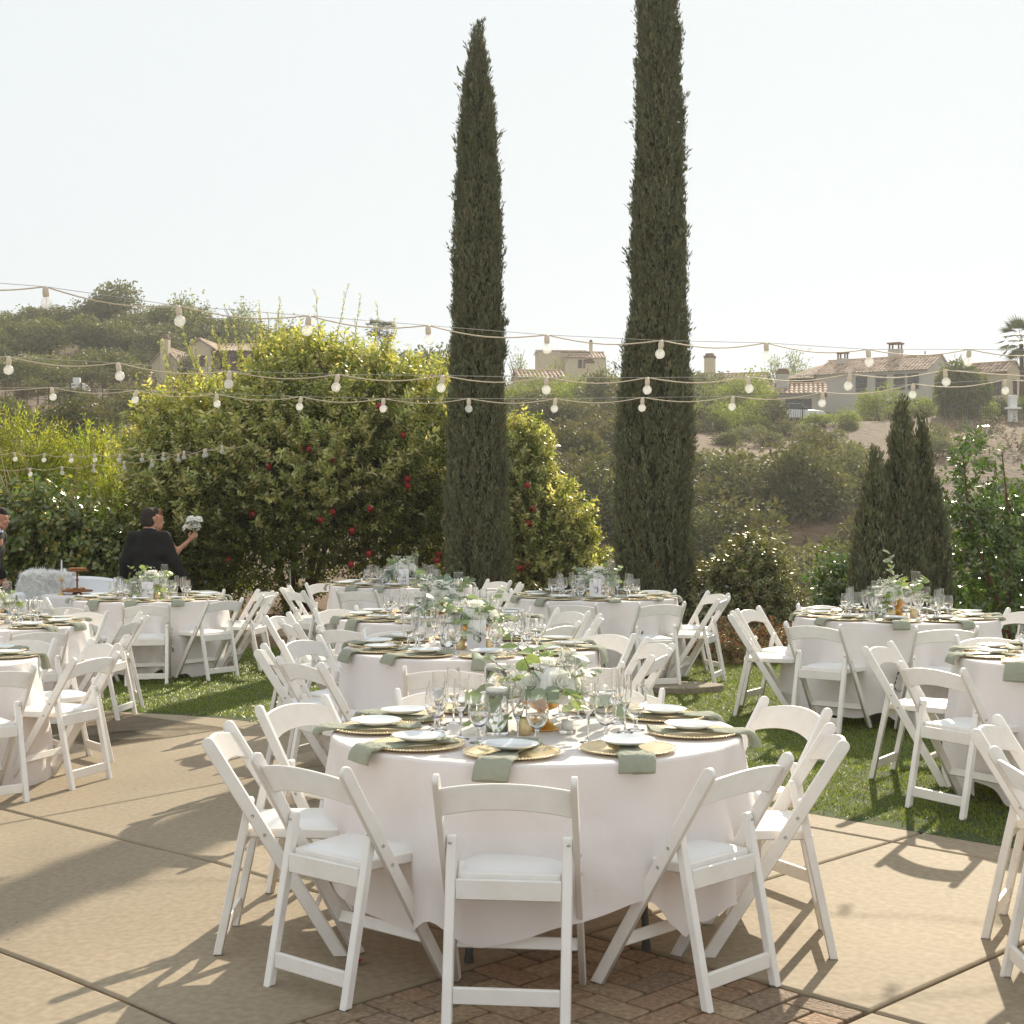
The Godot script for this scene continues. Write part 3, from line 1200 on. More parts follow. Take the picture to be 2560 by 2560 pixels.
func arrangement(center: Vector3, turn: float, where: String, seed_: int, tall := false) -> Node3D:
	var r := RandomNumberGenerator.new()
	r.seed = seed_
	var t := thing("flower_arrangement", "white flowers and eucalyptus in a gold footed bowl on %s" % where, "flower arrangement", center, turn, "table centrepieces")
	var gold := mat("antique_gold", srgb(214, 168, 92), 0.34, 0.8)
	var b := MB.new()
	b.lathe(PackedVector2Array([Vector2(0, 0.0), Vector2(0.05, 0.0), Vector2(0.052, 0.003), Vector2(0.046, 0.006), Vector2(0.033, 0.014), Vector2(0.022, 0.026), Vector2(0.016, 0.043), Vector2(0.0165, 0.05), Vector2(0.02, 0.052), Vector2(0.0165, 0.055), Vector2(0.022, 0.06), Vector2(0.045, 0.07), Vector2(0.06, 0.083), Vector2(0.066, 0.092), Vector2(0.068, 0.105), Vector2(0.072, 0.112), Vector2(0.07, 0.114), Vector2(0.06, 0.1), Vector2(0.0, 0.092)]), 64, Transform3D.IDENTITY,
		func(a: float, i: int) -> float: return 1.0 + (0.045 * absf(sin(a * 8.0)) if i in [3, 4, 5, 6, 11, 12] else 0.0))
	obj("gold_bowl", b, gold, t)
	var stem_m := mat("stem_brown", srgb(126, 104, 66), 0.7)
	var leaf_ms: Array[StandardMaterial3D] = []
	for k in 4:
		var lm := mat("eucalyptus_%d" % k, [srgb(124, 144, 98), srgb(104, 124, 104), srgb(134, 148, 122), srgb(116, 138, 82)][k], 0.5)
		lm.backlight_enabled = true
		lm.backlight = [Color(0.5, 0.56, 0.36), Color(0.42, 0.47, 0.38), Color(0.46, 0.5, 0.42), Color(0.56, 0.62, 0.32)][k]
		leaf_ms.append(lm)
	var sprigs := 15
	for s in sprigs:
		var a := TAU * s / sprigs + r.randf_range(-0.15, 0.15)
		var up := r.randf_range(0.1, 0.9) if s % 3 else r.randf_range(0.85, 1.25)
		if tall and s < 2: up = 1.5
		var ln := r.randf_range(0.17, 0.29)
		if tall and s < 2: ln = 0.40
		var dir := Vector3(cos(a) * cos(up), sin(up), sin(a) * cos(up))
		var p0 := Vector3(cos(a) * 0.03, 0.10, sin(a) * 0.03)
		var pts := PackedVector3Array()
		for i in 7:
			var q := i / 6.0
			pts.append(p0 + dir * ln * q + Vector3(0, -0.10 * q * q * (0.5 if up > 0.8 else 1.0) * ln / 0.2, 0))
		var sb := MB.new()
		sb.tube(pts, PackedFloat32Array([0.0022, 0.002, 0.0018, 0.0016, 0.0014, 0.0012, 0.001]), 5)
		var st := obj("eucalyptus_stem", sb, stem_m, t)
		var kind := r.randi() % 4
		var small: bool = s % 4 == 3
		var cnt := 11 if small else r.randi_range(6, 9)
		for i in cnt:
			var q := lerpf(0.25, 1.0, float(i) / (cnt - 1))
			var f := q * 6.0
			var i0 := mini(int(f), 5)
			var p := pts[i0].lerp(pts[i0 + 1], f - i0)
			var ax := (pts[i0 + 1] - pts[i0]).normalized()
			var roll := r.randf_range(-0.5, 0.5) + (PI if i % 2 else 0.0)
			var sd := ax.cross(Vector3.UP).normalized()
			if sd.length() < 0.1: sd = Vector3.RIGHT
			var ld := (sd.rotated(ax, roll) + ax * r.randf_range(0.2, 0.7) + Vector3(0, r.randf_range(-0.3, 0.2), 0)).normalized()
			var sz := (r.randf_range(0.044, 0.064) * (1.1 - 0.35 * q)) * (0.5 if small else 1.0)
			var xx := ld.cross(Vector3.UP.rotated(ld, r.randf_range(-0.9, 0.9))).normalized()
			var bs := Basis(xx, ld.cross(xx).normalized() * -1.0, ld)
			var lf := obj("leaf", leaf_meshes[(2 + r.randi() % 2) if small else r.randi() % 3], leaf_ms[kind if r.randf() < 0.7 else r.randi() % 4], st)
			lf.transform = Transform3D(bs.scaled_local(Vector3.ONE * sz), p)
	# white flowers
	var wm := mat("petal_white", Color(0.95, 0.945, 0.92), 0.6)
	if not wm.backlight_enabled:
		wm.backlight_enabled = true
		wm.backlight = Color(0.85, 0.84, 0.78)
	var rm := wm
	for k in 7:
		var a := TAU * k / 6.0 + 0.5
		var el := 0.45 if k < 6 else 1.4
		var d := Vector3(cos(a) * cos(el), sin(el), sin(a) * cos(el))
		var f := obj("white_flower", rose_mesh, rm, t)
		var x := d.cross(Vector3(0.3, 1, 0.1)).normalized()
		f.transform = Transform3D(Basis(x, d, x.cross(d).normalized()).scaled_local(Vector3.ONE * r.randf_range(1.0, 1.35)), Vector3(0, 0.105, 0) + d * 0.085)
	# filler: tiny white blossoms on hair-thin stalks
	var dots := []
	var stalk := MB.new()
	for c in 9:
		var a := r.randf() * TAU
		var el := r.randf_range(0.2, 1.2)
		var hub := Vector3(0, 0.1, 0) + Vector3(cos(a) * cos(el), sin(el) * 0.9, sin(a) * cos(el)) * r.randf_range(0.11, 0.17)
		for k in 26:
			var p := hub + Vector3(r.randfn(0, 0.018), r.randfn(0, 0.018), r.randfn(0, 0.018))
			dots.append(Transform3D(Basis(Vector3.UP, r.randf() * TAU).scaled(Vector3.ONE * r.randf_range(0.0032, 0.0052)), p))
			if k % 3 == 0:
				stalk.tube(PackedVector3Array([hub * 0.6 + Vector3(0, 0.04, 0), p]), PackedFloat32Array([0.0006]), 3)
	var dm := MB.new()
	dm.ball(Vector3.ZERO, Vector3(1, 0.8, 1), 5, 4)
	many("filler_blossom", dm.mesh(), wm, dots, t)
	obj("filler_stalks", stalk, stem_m, t).set_meta("kind", "stuff")
	# the foliage mound that the stems are pushed into
	var mb := MB.new()
	mb.ball(Vector3(0, 0.11, 0), Vector3(0.062, 0.05, 0.062), 14, 8)
	t.scale = Vector3.ONE * 1.2
	obj("moss", mb, mat("moss_green", srgb(58, 66, 40), 0.95), t)
	return t


func vase(pos: Vector3, h: float, rad: float, level: float, label: String) -> void:
	var t := thing("cylinder_vase", label, "vase", pos, 0.0, "glass cylinder vases")
	var b := MB.new()
	b.lathe(PackedVector2Array([Vector2(rad, 0.012), Vector2(rad, h)]), 30)
	obj("glass_wall", b, mat("thin_glass", Color.WHITE), t)
	var r2 := MB.new()
	r2.lathe(PackedVector2Array([Vector2(rad - 0.0012, h + 0.0002), Vector2(rad + 0.0008, h + 0.0002), Vector2(rad + 0.0008, h + 0.0022), Vector2(rad - 0.0012, h + 0.0022), Vector2(rad - 0.0012, h + 0.0002)]), 30)
	obj("rim", r2, mat("solid_glass", Color.WHITE), t)
	var f := MB.new()
	f.lathe(PackedVector2Array([Vector2(0, 0), Vector2(rad - 0.002, 0), Vector2(rad, 0.003), Vector2(rad, 0.0118), Vector2(0, 0.0118)]), 30)
	obj("base", f, mat("solid_glass", Color.WHITE), t)
	var wax := mat("candle_wax", Color(0.93, 0.92, 0.9), 0.45)
	wax.backlight_enabled = true
	wax.backlight = Color(0.5, 0.5, 0.48)
	var c := MB.new()
	if level > 0.0:
		var w := MB.new()
		w.lathe(PackedVector2Array([Vector2(0, 0.0125), Vector2(rad - 0.0022, 0.0125), Vector2(rad - 0.0022, h * level), Vector2(0, h * level)]), 30)
		obj("water", w, mat("water", Color.WHITE), t)
		c.lathe(PackedVector2Array([Vector2(0, -0.012), Vector2(rad * 0.7, -0.012), Vector2(rad * 0.9, 0.004), Vector2(rad * 0.9, 0.014), Vector2(0, 0.016)]), 24, Transform3D(Basis.IDENTITY, Vector3(0, h * level, 0)))
		obj("floating_candle", c, wax, t)
	else:
		c.lathe(PackedVector2Array([Vector2(0, 0.013), Vector2(0.022, 0.013), Vector2(0.022, 0.05), Vector2(0, 0.05)]), 16)
		obj("small_candle", c, wax, t)
	var wk := MB.new()
	var wy := (h * level + 0.014) if level > 0.0 else 0.05
	wk.tube(PackedVector3Array([Vector3(0, wy, 0), Vector3(0.001, wy + 0.009, 0)]), PackedFloat32Array([0.0009]), 4, true)
	obj("wick", wk, mat("wick_dark", srgb(50, 44, 38), 0.9), t)


func votive(pos: Vector3, label: String) -> void:
	var t := thing("votive_cup", label, "candle cup", pos, 0.0, "gold votive cups")
	var b := MB.new()
	b.lathe(PackedVector2Array([Vector2(0, 0), Vector2(0.024, 0), Vector2(0.0265, 0.004), Vector2(0.0275, 0.062), Vector2(0.0255, 0.062), Vector2(0.0245, 0.03), Vector2(0, 0.03)]), 24)
	obj("cup", b, mat("mercury_gold", srgb(226, 200, 150), 0.35, 0.6), t)
	var c := MB.new()
	c.lathe(PackedVector2Array([Vector2(0, 0.031), Vector2(0.021, 0.031), Vector2(0.021, 0.044), Vector2(0, 0.045)]), 16)
	obj("candle", c, mat("candle_wax", Color.WHITE), t)


func number_card(pos: Vector3, turn: float, digit: String, label: String) -> void:
	var t := thing("table_number_card", label, "table number", pos, turn, "table number cards")
	var b := MB.new()
	b.rbox(Vector3(0, 0.089, 0), Vector3(0.112, 0.172, 0.003), 0.001, Basis(Vector3.RIGHT, -0.06))
	obj("card", b, mat("card_stock", Color(0.93, 0.925, 0.93), 0.6), t)
	var s := MB.new()
	s.rbox(Vector3(0, 0.006, 0), Vector3(0.05, 0.012, 0.03), 0.002)
	obj("holder", s, mat("antique_gold", Color.WHITE), t)
	var tm := TextMesh.new()
	var f := SystemFont.new()
	f.font_names = PackedStringArray(["Droid Serif"])
	f.font_italic = true
	tm.font = f
	tm.text = digit
	tm.font_size = 48
	tm.pixel_size = 0.0016
	tm.depth = 0.0012
	var o := MeshInstance3D.new()
	o.mesh = tm
	o.name = "numeral"
	o.material_override = mat("ink", srgb(52, 48, 58), 0.7)
	t.add_child(o)
	o.transform = Transform3D(Basis(Vector3.RIGHT, -0.06), Vector3(0.01, 0.072, 0.0032))


# one whole table: chairs, cloth, settings and centre
func dress(center: Vector3, where: String, chairs: Array, plates: Array, seed_: int, opt := {}) -> void:
	center.y = fall(center.x)
	make_table(center, "round banquet table hidden under the cloth of %s" % where)
	make_cloth(center, seed_, opt.get("drop", 0.69), "white cloth with soft folds draped over %s" % where, opt.get("hem", 0.045))
	var phis := []
	for c in chairs: phis.append(c[0])
	var words := seat_words(phis)
	for i in chairs.size():
		var phi := deg_to_rad(chairs[i][0])
		var rr: float = chairs[i][1]
		var dir := Vector3(sin(phi), 0, cos(phi))
		var turn := atan2(dir.x, dir.z) + deg_to_rad(chairs[i][2] if chairs[i].size() > 2 else 0.0)
		place_chair(center + dir * rr, turn, "white folding chair at the %s seat of %s" % [words[i], where])
	settings(center, plates, where, seed_ + 100, opt.get("water", 0.6))


func ring(n: int, phase: float, rad: float, seed_: int, skip := []) -> Array:
	var r := RandomNumberGenerator.new()
	r.seed = seed_
	var out := []
	for k in n:
		var p := wrapf(phase + 360.0 * k / n, -180.0, 180.0)
		if k in skip:
			continue
		out.append([p + r.randf_range(-3, 3), rad + r.randf_range(-0.05, 0.08), r.randf_range(-9, 9)])
	return out


func angles(n: int, phase: float) -> Array:
	var out := []
	for k in n:
		out.append(wrapf(phase + 360.0 * k / n, -180.0, 180.0))
	return out


func center_set(center: Vector3, where: String, seed_: int, digit: String, tall := false) -> void:
	var r := RandomNumberGenerator.new()
	r.seed = seed_
	var c := Vector3(center.x, fall(center.x) + 0.754, center.z)
	if not in_view(c, 100):
		return
	arrangement(c + Vector3(0.02, 0, -0.02), r.randf() * TAU, where, seed_, tall)
	vase(c + Vector3(-0.14, 0, 0.07), 0.20, 0.042, 0.78, "low glass cylinder vase with a floating candle on %s" % where)
	vase(c + Vector3(-0.11, 0, -0.14), 0.26, 0.042, 0.8, "middling glass cylinder vase with a floating candle on %s" % where)
	vase(c + Vector3(0.15, 0, 0.02), 0.34, 0.036, 0.0, "tall empty glass cylinder vase on %s" % where)
	votive(c + Vector3(-0.06, 0, 0.12), "gold votive cup beside the low vase on %s" % where)
	votive(c + Vector3(0.10, 0, 0.13), "gold votive cup beside the tall vase on %s" % where)
	if digit:
		number_card(c + Vector3(r.randf_range(-0.01, 0.05), 0, 0.17), r.randf_range(-0.15, 0.15), digit, "white card with the table number %s on %s" % [digit, where])


# ------------------------------------------------------------------ plants
func leaf_quad(b: MB, p: Vector3, dir: Vector3, side: Vector3, l: float, w: float) -> void:
	var nn := dir.cross(side).normalized()
	var k0 := b.vert(p, nn)
	var k1 := b.vert(p + dir * l * 0.45 + side * w + nn * w * 0.25, nn)
	var k2 := b.vert(p + dir * l, nn)
	var k3 := b.vert(p + dir * l * 0.45 - side * w + nn * w * 0.25, nn)
	b.tri(k0, k1, k2)
	b.tri(k0, k2, k3)


func unit(r: RandomNumberGenerator) -> Vector3:
	var z := r.randf_range(-1, 1)
	var a := r.randf() * TAU
	var s := sqrt(1 - z * z)
	return Vector3(s * cos(a), z, s * sin(a))


# a twig with leaves along it, growing to +y
func sprig(seed_: int, n: int, ln: float, leaf: float, wid: float, tones: Array, droop := 0.0, open := 0.75) -> ArrayMesh:
	var r := RandomNumberGenerator.new()
	r.seed = seed_
	var b := MB.new()
	b.colored = true
	b.col = Color(0.10, 0.07, 0.04)
	var side0 := Vector3(1, 0, 0)
	leaf_quad(b, Vector3.ZERO, Vector3.UP, side0, ln, ln * 0.012)
	for i in n:
		var t := lerpf(0.12, 1.0, float(i) / maxf(1, n - 1))
		var a := i * 2.4 + r.randf_range(-0.5, 0.5)
		var out := Vector3(cos(a), 0, sin(a))
		var d := (out * open + Vector3.UP * r.randf_range(0.2, 0.9) - Vector3(0, droop, 0)).normalized()
		var s := d.cross(Vector3.UP.rotated(out, r.randf_range(-0.8, 0.8)) + out * 0.01).normalized()
		var q := r.randf()
		var c: Color = tones[r.randi() % tones.size()]
		b.col = c.lerp(c * 1.25, q)
		leaf_quad(b, Vector3(0, t * ln, 0), d, s, leaf * r.randf_range(0.7, 1.2), wid * r.randf_range(0.75, 1.2))
	return b.mesh()


func aim(d: Vector3, r: RandomNumberGenerator, scale: float) -> Basis:
	var x := d.cross(unit(r)).normalized()
	if x.length() < 0.5: x = Vector3.RIGHT
	var b := Basis(x, d, x.cross(d).normalized())
	return b.rotated(d, r.randf() * TAU).scaled_local(Vector3.ONE * scale)


# sprigs spread through overlapping lobes, thicker towards the outside: [offset, radii, weight]
func lobed(lobes: Array, n: int, r: RandomNumberGenerator, up := 0.5, shell := 0.35, smin := 0.8, smax := 1.25) -> Array:
	var total := 0.0
	for l in lobes: total += l[2]
	var out := []
	for i in n:
		var pick := r.randf() * total
		var lb: Array = lobes[0]
		for l in lobes:
			pick -= l[2]
			if pick <= 0:
				lb = l
				break
		var u := unit(r)
		var rad := pow(r.randf(), shell) * r.randf_range(0.82, 1.08)
		var p: Vector3 = lb[0] + u * lb[1] * rad
		if p.y < 0.03:
			p.y = r.randf_range(0.03, 0.25)
		var d := (u * Vector3(1, 0.7, 1) + Vector3.UP * up + unit(r) * 0.45).normalized()
		out.append(Transform3D(aim(d, r, r.randf_range(smin, smax)), p))
	return out


func tints(n: int, r: RandomNumberGenerator, spread := 0.25) -> Array:
	var out := []
	for i in n:
		var k := 1.0 + r.randf_range(-spread, spread)
		out.append(Color(k * r.randf_range(0.92, 1.1), k, k * r.randf_range(0.85, 1.1)))
	return out


func branch(parent: Node, called: String, pts: Array, r0: float, r1: float, m: Material, seg := 7) -> void:
	var b := MB.new()
	var pv := PackedVector3Array()
	var rv := PackedFloat32Array()
	for i in pts.size():
		pv.append(pts[i])
		rv.append(lerpf(r0, r1, float(i) / (pts.size() - 1)))
	b.tube(pv, rv, seg)
	obj(called, b, m, parent)


func bark() -> StandardMaterial3D:
	var m := mat("bark", srgb(104, 84, 66), 0.95)
	if not m.normal_enabled:
		grained(m, noise_tex(71, 0.05, Color(0.55, 0.5, 0.46), Color(1, 1, 1), 256, 5), 2.5, noise_tex(72, 0.06, Color.BLACK, Color.WHITE, 256, 4, true, 8.0), 1.0)
	return m


# ---- cypresses: dense upright sprays over a dark twiggy core
var cypress_sprays: Array[ArrayMesh] = []


func make_cypress_sprays() -> void:
	var r := RandomNumberGenerator.new()
	r.seed = 21
	for k in 4:
		var b := MB.new()
		b.colored = true
		var ln := 0.20 if k < 3 else 0.30
		for i in 20:
			var t := r.randf()
			var p := Vector3(r.randfn(0, 0.016), t * ln * 0.7, r.randfn(0, 0.012))
			var a := r.randf() * TAU
			var d := (Vector3(cos(a), 0, sin(a)) * r.randf_range(0.12, 0.5) + Vector3.UP).normalized()
			var s := d.cross(unit(r)).normalized()
			var q := r.randf()
			b.col = Color(0.118, 0.132, 0.068).lerp(Color(0.21, 0.217, 0.118), q)
			if r.randf() < 0.06: b.col = Color(0.16, 0.12, 0.06)
			leaf_quad(b, p, d, s, r.randf_range(0.035, 0.07), r.randf_range(0.0045, 0.0085))
		cypress_sprays.append(b.mesh())


func cypress(label: String, spires: Array, seed_: int, dense: float, called := "cypress_tree") -> void:
	var r := RandomNumberGenerator.new()
	r.seed = seed_
	var nz := FastNoiseLite.new()
	nz.seed = seed_
	nz.frequency = 0.9
	var first: Array = spires[0]
	var t := thing(called, label, "cypress tree", first[0], 0.0)
	var xs := [[], [], [], []]
	for sp in spires:
		var base: Vector3 = sp[0] - first[0]
		var pr: Array = sp[1]
		var hmax: float = pr[-1][0]
		# the core of dead inner twigs, well inside the green
		var core := MB.new()
		var rows := []
		var h := 0.05
		while h < hmax - 0.15:
			var row := PackedVector3Array()
			for j in 20:
				var a := TAU * j / 20.0
				var rr := prof(pr, h) * (0.80 + 0.14 * nz.get_noise_3d(cos(a) * 1.3, h * 1.2, sin(a) * 1.3))
				row.append(base + Vector3(cos(a) * rr, h, sin(a) * rr))
			rows.append(row)
			h += 0.12
		core.sheet(rows, true, false)
		for i in core.n.size():
			var ring := i / 20
			var mid := base + Vector3(0, rows[ring][0].y - base.y, 0)
			if core.n[i].dot(core.v[i] - mid) < 0: core.n[i] = -core.n[i]
		var c2 := MB.new()
		c2.v = core.v; c2.n = core.n; c2.c = core.c; c2.uv = core.uv
		for i in range(0, core.ix.size(), 3): c2.tri(core.ix[i], core.ix[i + 1], core.ix[i + 2])
		var cm := mat("inner_twigs", srgb(84, 84, 58), 1.0)
		if cm.albedo_texture == null:
			grained(cm, noise_tex(73, 0.09, Color(0.35, 0.36, 0.3), Color(1, 1, 1), 256, 4), 2.0, noise_tex(74, 0.12, Color.BLACK, Color.WHITE, 256, 4, true, 10.0), 1.0)
		obj("inner_twigs", c2, cm, t)
		var cnt := 0
		var target := 0.0
		var hh := 0.05
		while hh < hmax:
			var rr := prof(pr, hh)
			target += (TAU * rr * 0.04 + 0.006) * dense
			hh += 0.04
			while cnt < int(target):
				cnt += 1
				var a := r.randf() * TAU
				var y := hh - r.randf() * 0.05
				var lump := nz.get_noise_3d(cos(a) * 1.3, y * 1.2, sin(a) * 1.3)
				var fine := nz.get_noise_3d(cos(a) * 4.0, y * 2.2 + 40.0, sin(a) * 4.0)
				var q := prof(pr, y) * (0.92 + 0.26 * lump + 0.16 * fine) * r.randf_range(0.84, 1.02)
				var out := Vector3(cos(a), 0, sin(a))
				var tilt := r.randf_range(0.05, 0.26) if r.randf() < 0.96 else r.randf_range(0.4, 0.8)
				var d := (Vector3.UP + out * tilt + unit(r) * 0.12).normalized()
				var k := r.randi() % 3 if r.randf() < 0.94 else 3
				xs[k].append(Transform3D(aim(d, r, r.randf_range(0.8, 1.2)), base + out * q + Vector3(0, y - 0.08, 0)))
	var tb := MB.new()
	tb.tube(PackedVector3Array([Vector3(0, -0.3, 0), Vector3(0.02, 0.6, 0), Vector3(0, 2.0, 0)]), PackedFloat32Array([0.13, 0.10, 0.07]), 9)
	obj("trunk", tb, bark(), t)
	var m := leafy("cypress_green", Color(0.35, 0.38, 0.16), 0.7)
	for k in 4:
		if xs[k].size():
			many("foliage", cypress_sprays[k], m, xs[k], t, tints(xs[k].size(), r, 0.28))


# ---- the big pomegranate and the other garden shrubs
func bush(called: String, label: String, cat: String, pos: Vector3, lobes: Array, n: int, sprigs: Array, m: Material, seed_: int, up := 0.5, shell := 0.35, spread := 0.25) -> Node3D:
	var r := RandomNumberGenerator.new()
	r.seed = seed_
	var t := thing(called, label, cat, pos)
	var per := n / sprigs.size()
	for s in sprigs:
		many("foliage", s, m, lobed(lobes, per, r, up, shell), t, tints(per, r, spread))
	return t


func garden_plants() -> void:
	var r := RandomNumberGenerator.new()
	r.seed = 101
	# pomegranate: a wide many-stemmed tree, its sunlit top painted as paler leaves
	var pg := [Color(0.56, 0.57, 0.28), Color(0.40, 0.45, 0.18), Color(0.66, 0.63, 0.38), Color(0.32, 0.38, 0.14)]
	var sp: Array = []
	var shade_tones := [Color(0.13, 0.16, 0.035), Color(0.10, 0.13, 0.028), Color(0.17, 0.19, 0.045)]  # darker leaf colours standing for the shade inside and low in the crown
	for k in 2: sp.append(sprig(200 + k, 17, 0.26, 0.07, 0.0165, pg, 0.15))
	var shade_sprigs: Array = []
	for k in 3: shade_sprigs.append(sprig(205 + k, 17, 0.26, 0.068, 0.016, shade_tones if k else shade_tones + [pg[1]], 0.15))
	var gm := leafy("pomegranate_leaf", Color(1.1, 1.07, 0.68), 0.35)
	var D := 22.0
	var sc := D / 19.6
	var pos := at(745, D, 0.06)
	var lobes := [
		[Vector3(0.25, 2.1, 0), Vector3(1.3, 1.2, 1.1), 3.0], [Vector3(-1.1, 1.45, 0.2), Vector3(1.0, 1.1, 0.9), 2.0], [Vector3(1.2, 1.7, 0.1), Vector3(1.05, 1.3, 1.0), 2.2],
		[Vector3(-0.3, 1.0, 0.6), Vector3(1.6, 1.0, 0.8), 2.0], [Vector3(-1.75, 0.9, 0.2), Vector3(0.55, 0.8, 0.6), 0.7], [Vector3(1.7, 0.9, 0.3), Vector3(0.7, 0.85, 0.7), 0.8], [Vector3(-1.65, 2.1, 0.0), Vector3(0.42, 0.6, 0.4), 0.4]]
	var sunlit_lobes := [[Vector3(-0.2, 2.75, -0.1), Vector3(0.5, 0.55, 0.5), 0.7], [Vector3(0.75, 2.8, -0.1), Vector3(0.7, 0.65, 0.7), 1.0], [Vector3(0.15, 3.0, 0), Vector3(0.6, 0.55, 0.6), 0.8], [Vector3(1.55, 2.6, 0), Vector3(0.55, 0.6, 0.5), 0.7], [Vector3(-1.2, 2.4, 0), Vector3(0.65, 0.5, 0.6), 0.7],
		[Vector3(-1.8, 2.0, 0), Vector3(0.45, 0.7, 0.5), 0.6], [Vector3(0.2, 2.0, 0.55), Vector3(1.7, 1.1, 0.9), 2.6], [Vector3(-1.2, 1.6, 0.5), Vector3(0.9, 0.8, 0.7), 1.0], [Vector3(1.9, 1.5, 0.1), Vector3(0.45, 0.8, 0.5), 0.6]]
	for l in lobes + sunlit_lobes:
		l[0] *= sc
		l[1] *= sc
	var tree := bush("pomegranate_tree", "wide pomegranate tree with yellow green leaves and red fruit beside the cypress", "fruit tree", pos, lobes, 6900, shade_sprigs, gm, 300, 0.55, 0.5)
	for s2 in sp: many("sunlit_foliage", s2, gm, lobed(sunlit_lobes, 3000, r, 0.8, 0.35, 0.7, 1.5), tree, tints(3000, r, 0.2))  # bright leaves: the sun on the crown put into their colour
	for k in 7:
		var a := TAU * k / 7.0
		var d := Vector3(cos(a), 0, sin(a) * 0.6)
		branch(tree, "stem", [d * 0.12 + Vector3(0, -0.2, 0), d * 0.35 + Vector3(0, 0.8, 0), d * 0.75 + Vector3(0, 1.7, 0), d * 1.05 + Vector3(0, 2.6, 0)], 0.055, 0.012, bark())
	# whip shoots standing out of the top
	var shoots := []
	for k in 60:
		var x := r.randf_range(-1.95, 1.95) * sc
		var y := (3.4 - 0.28 * x * x * (0.85 if x < 0 else 0.45)) * sc + r.randf_range(-0.3, 0.05)
		var ln := r.randf_range(0.3, 1.0)
		var d := Vector3(r.randfn(x * 0.12, 0.14), 1, r.randfn(0, 0.12)).normalized()
		branch(tree, "shoot", [Vector3(x, y - 0.3, 0), Vector3(x, y - 0.3, 0) + d * (ln + 0.3)], 0.006, 0.002, bark(), 5)
		for i in 10:
			shoots.append(Transform3D(aim((d + unit(r) * 0.35).normalized(), r, 0.7 - 0.03 * i), Vector3(x, y - 0.3, 0) + d * (0.05 + (ln + 0.2) * i / 9.0)))
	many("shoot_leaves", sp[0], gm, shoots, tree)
	# fruit, where the photograph shows them
	var fm := mat("pomegranate_red", srgb(158, 26, 34), 0.5)
	var fb := MB.new()
	fb.ball(Vector3.ZERO, Vector3(0.045, 0.043, 0.045), 12, 8)
	fb.lathe(PackedVector2Array([Vector2(0.010, -0.039), Vector2(0.009, -0.047), Vector2(0.015, -0.058), Vector2(0.012, -0.055), Vector2(0.0, -0.045)]), 8)
	var fruit := fb.mesh()
	for q in [[1009, 1087], [670, 1138], [672, 1165], [773, 1122], [834, 1150], [753, 1117], [1018, 1197], [1020, 1214], [629, 1231], [632, 1284], [925, 1271], [832, 1279], [802, 1300], [880, 1326], [922, 1384], [877, 1411], [948, 1015], [1098, 1383], [1093, 1401], [570, 1400]]:
		var d := D - 1.24 * sc + 0.3 * absf(q[0] - 780.0) / 300.0
		var f := obj("pomegranate", fruit, fm, tree)
		f.position = at(q[0], d, high(q[1], d)) - pos
		f.rotation = Vector3(r.randf_range(-0.4, 0.4), r.randf() * TAU, r.randf_range(-0.4, 0.4))
	# the second pomegranate, between the two cypresses
	var D2 := 21.6
	var pos2 := at(1340, D2, 0.0)
	var t2 := bush("pomegranate_tree", "smaller pale pomegranate tree between the two tall cypresses", "fruit tree", pos2,
		[[Vector3(0, 1.1, 0), Vector3(0.72, 0.95, 0.7), 2.0], [Vector3(-0.35, 1.8, 0), Vector3(0.55, 0.75, 0.5), 1.4], [Vector3(0.45, 0.75, 0), Vector3(0.45, 0.6, 0.5), 0.8], [Vector3(-0.2, 2.4, 0), Vector3(0.3, 0.4, 0.3), 0.4]], 3600, sp + [shade_sprigs[0]], gm, 310, 0.5, 0.4)
	for k in 3: branch(t2, "stem", [Vector3(0.05 * k, -0.2, 0), Vector3(0.2 * k - 0.2, 1.0, 0), Vector3(0.35 * k - 0.4, 1.9, 0)], 0.04, 0.01, bark())
	for q in [[1318, 1214], [1313, 1292], [1320, 1308], [1333, 1270], [1302, 1420], [1318, 1416], [1335, 1310]]:
		var f := obj("pomegranate", fruit, fm, t2)
		f.position = at(q[0], D2 - 0.65, high(q[1], D2 - 0.65)) - pos2
		f.rotation = Vector3(r.randf_range(-0.4, 0.4), r.randf() * TAU, 0)
	# bright feathery shrubs at the far corner of the garden
	var lime: Array = []
	for k in 3: lime.append(sprig(220 + k, 20, 0.42, 0.085, 0.010, [Color(0.40, 0.44, 0.11), Color(0.30, 0.36, 0.08), Color(0.48, 0.46, 0.17)], 0.1, 0.5))
	var lm := leafy("lime_leaf", Color(1.1, 1.1, 0.5), 0.4)
	for q in [[30, 25.0, 2.3, 2.9, "tall lime green shrub at the edge of the garden"], [190, 25.5, 2.5, 2.75, "broad lime green feathery shrub behind the fruit bushes"], [330, 24.5, 1.8, 2.3, "low lime green shrub beside the pomegranate tree"], [-150, 24.5, 2.4, 3.0, "lime green shrub cut off by the picture edge"]]:
		var b := bush("lime_shrub", q[4], "shrub", at(q[0], q[1], -0.3), [[Vector3(0, q[3] * 0.45, 0), Vector3(q[2] * 0.5, q[3] * 0.5, 0.9), 2.0], [Vector3(-q[2] * 0.3, q[3] * 0.35, 0.2), Vector3(q[2] * 0.35, q[3] * 0.38, 0.7), 1.0], [Vector3(q[2] * 0.3, q[3] * 0.38, 0.2), Vector3(q[2] * 0.35, q[3] * 0.4, 0.7), 1.0], [Vector3(q[2] * 0.1, q[3] * 0.85, 0), Vector3(q[2] * 0.25, q[3] * 0.25, 0.4), 0.5]], 2600, lime, lm, 400 + int(q[0]), 0.9, 0.4)
		b.set_meta("group", "lime green shrubs along the garden edge")
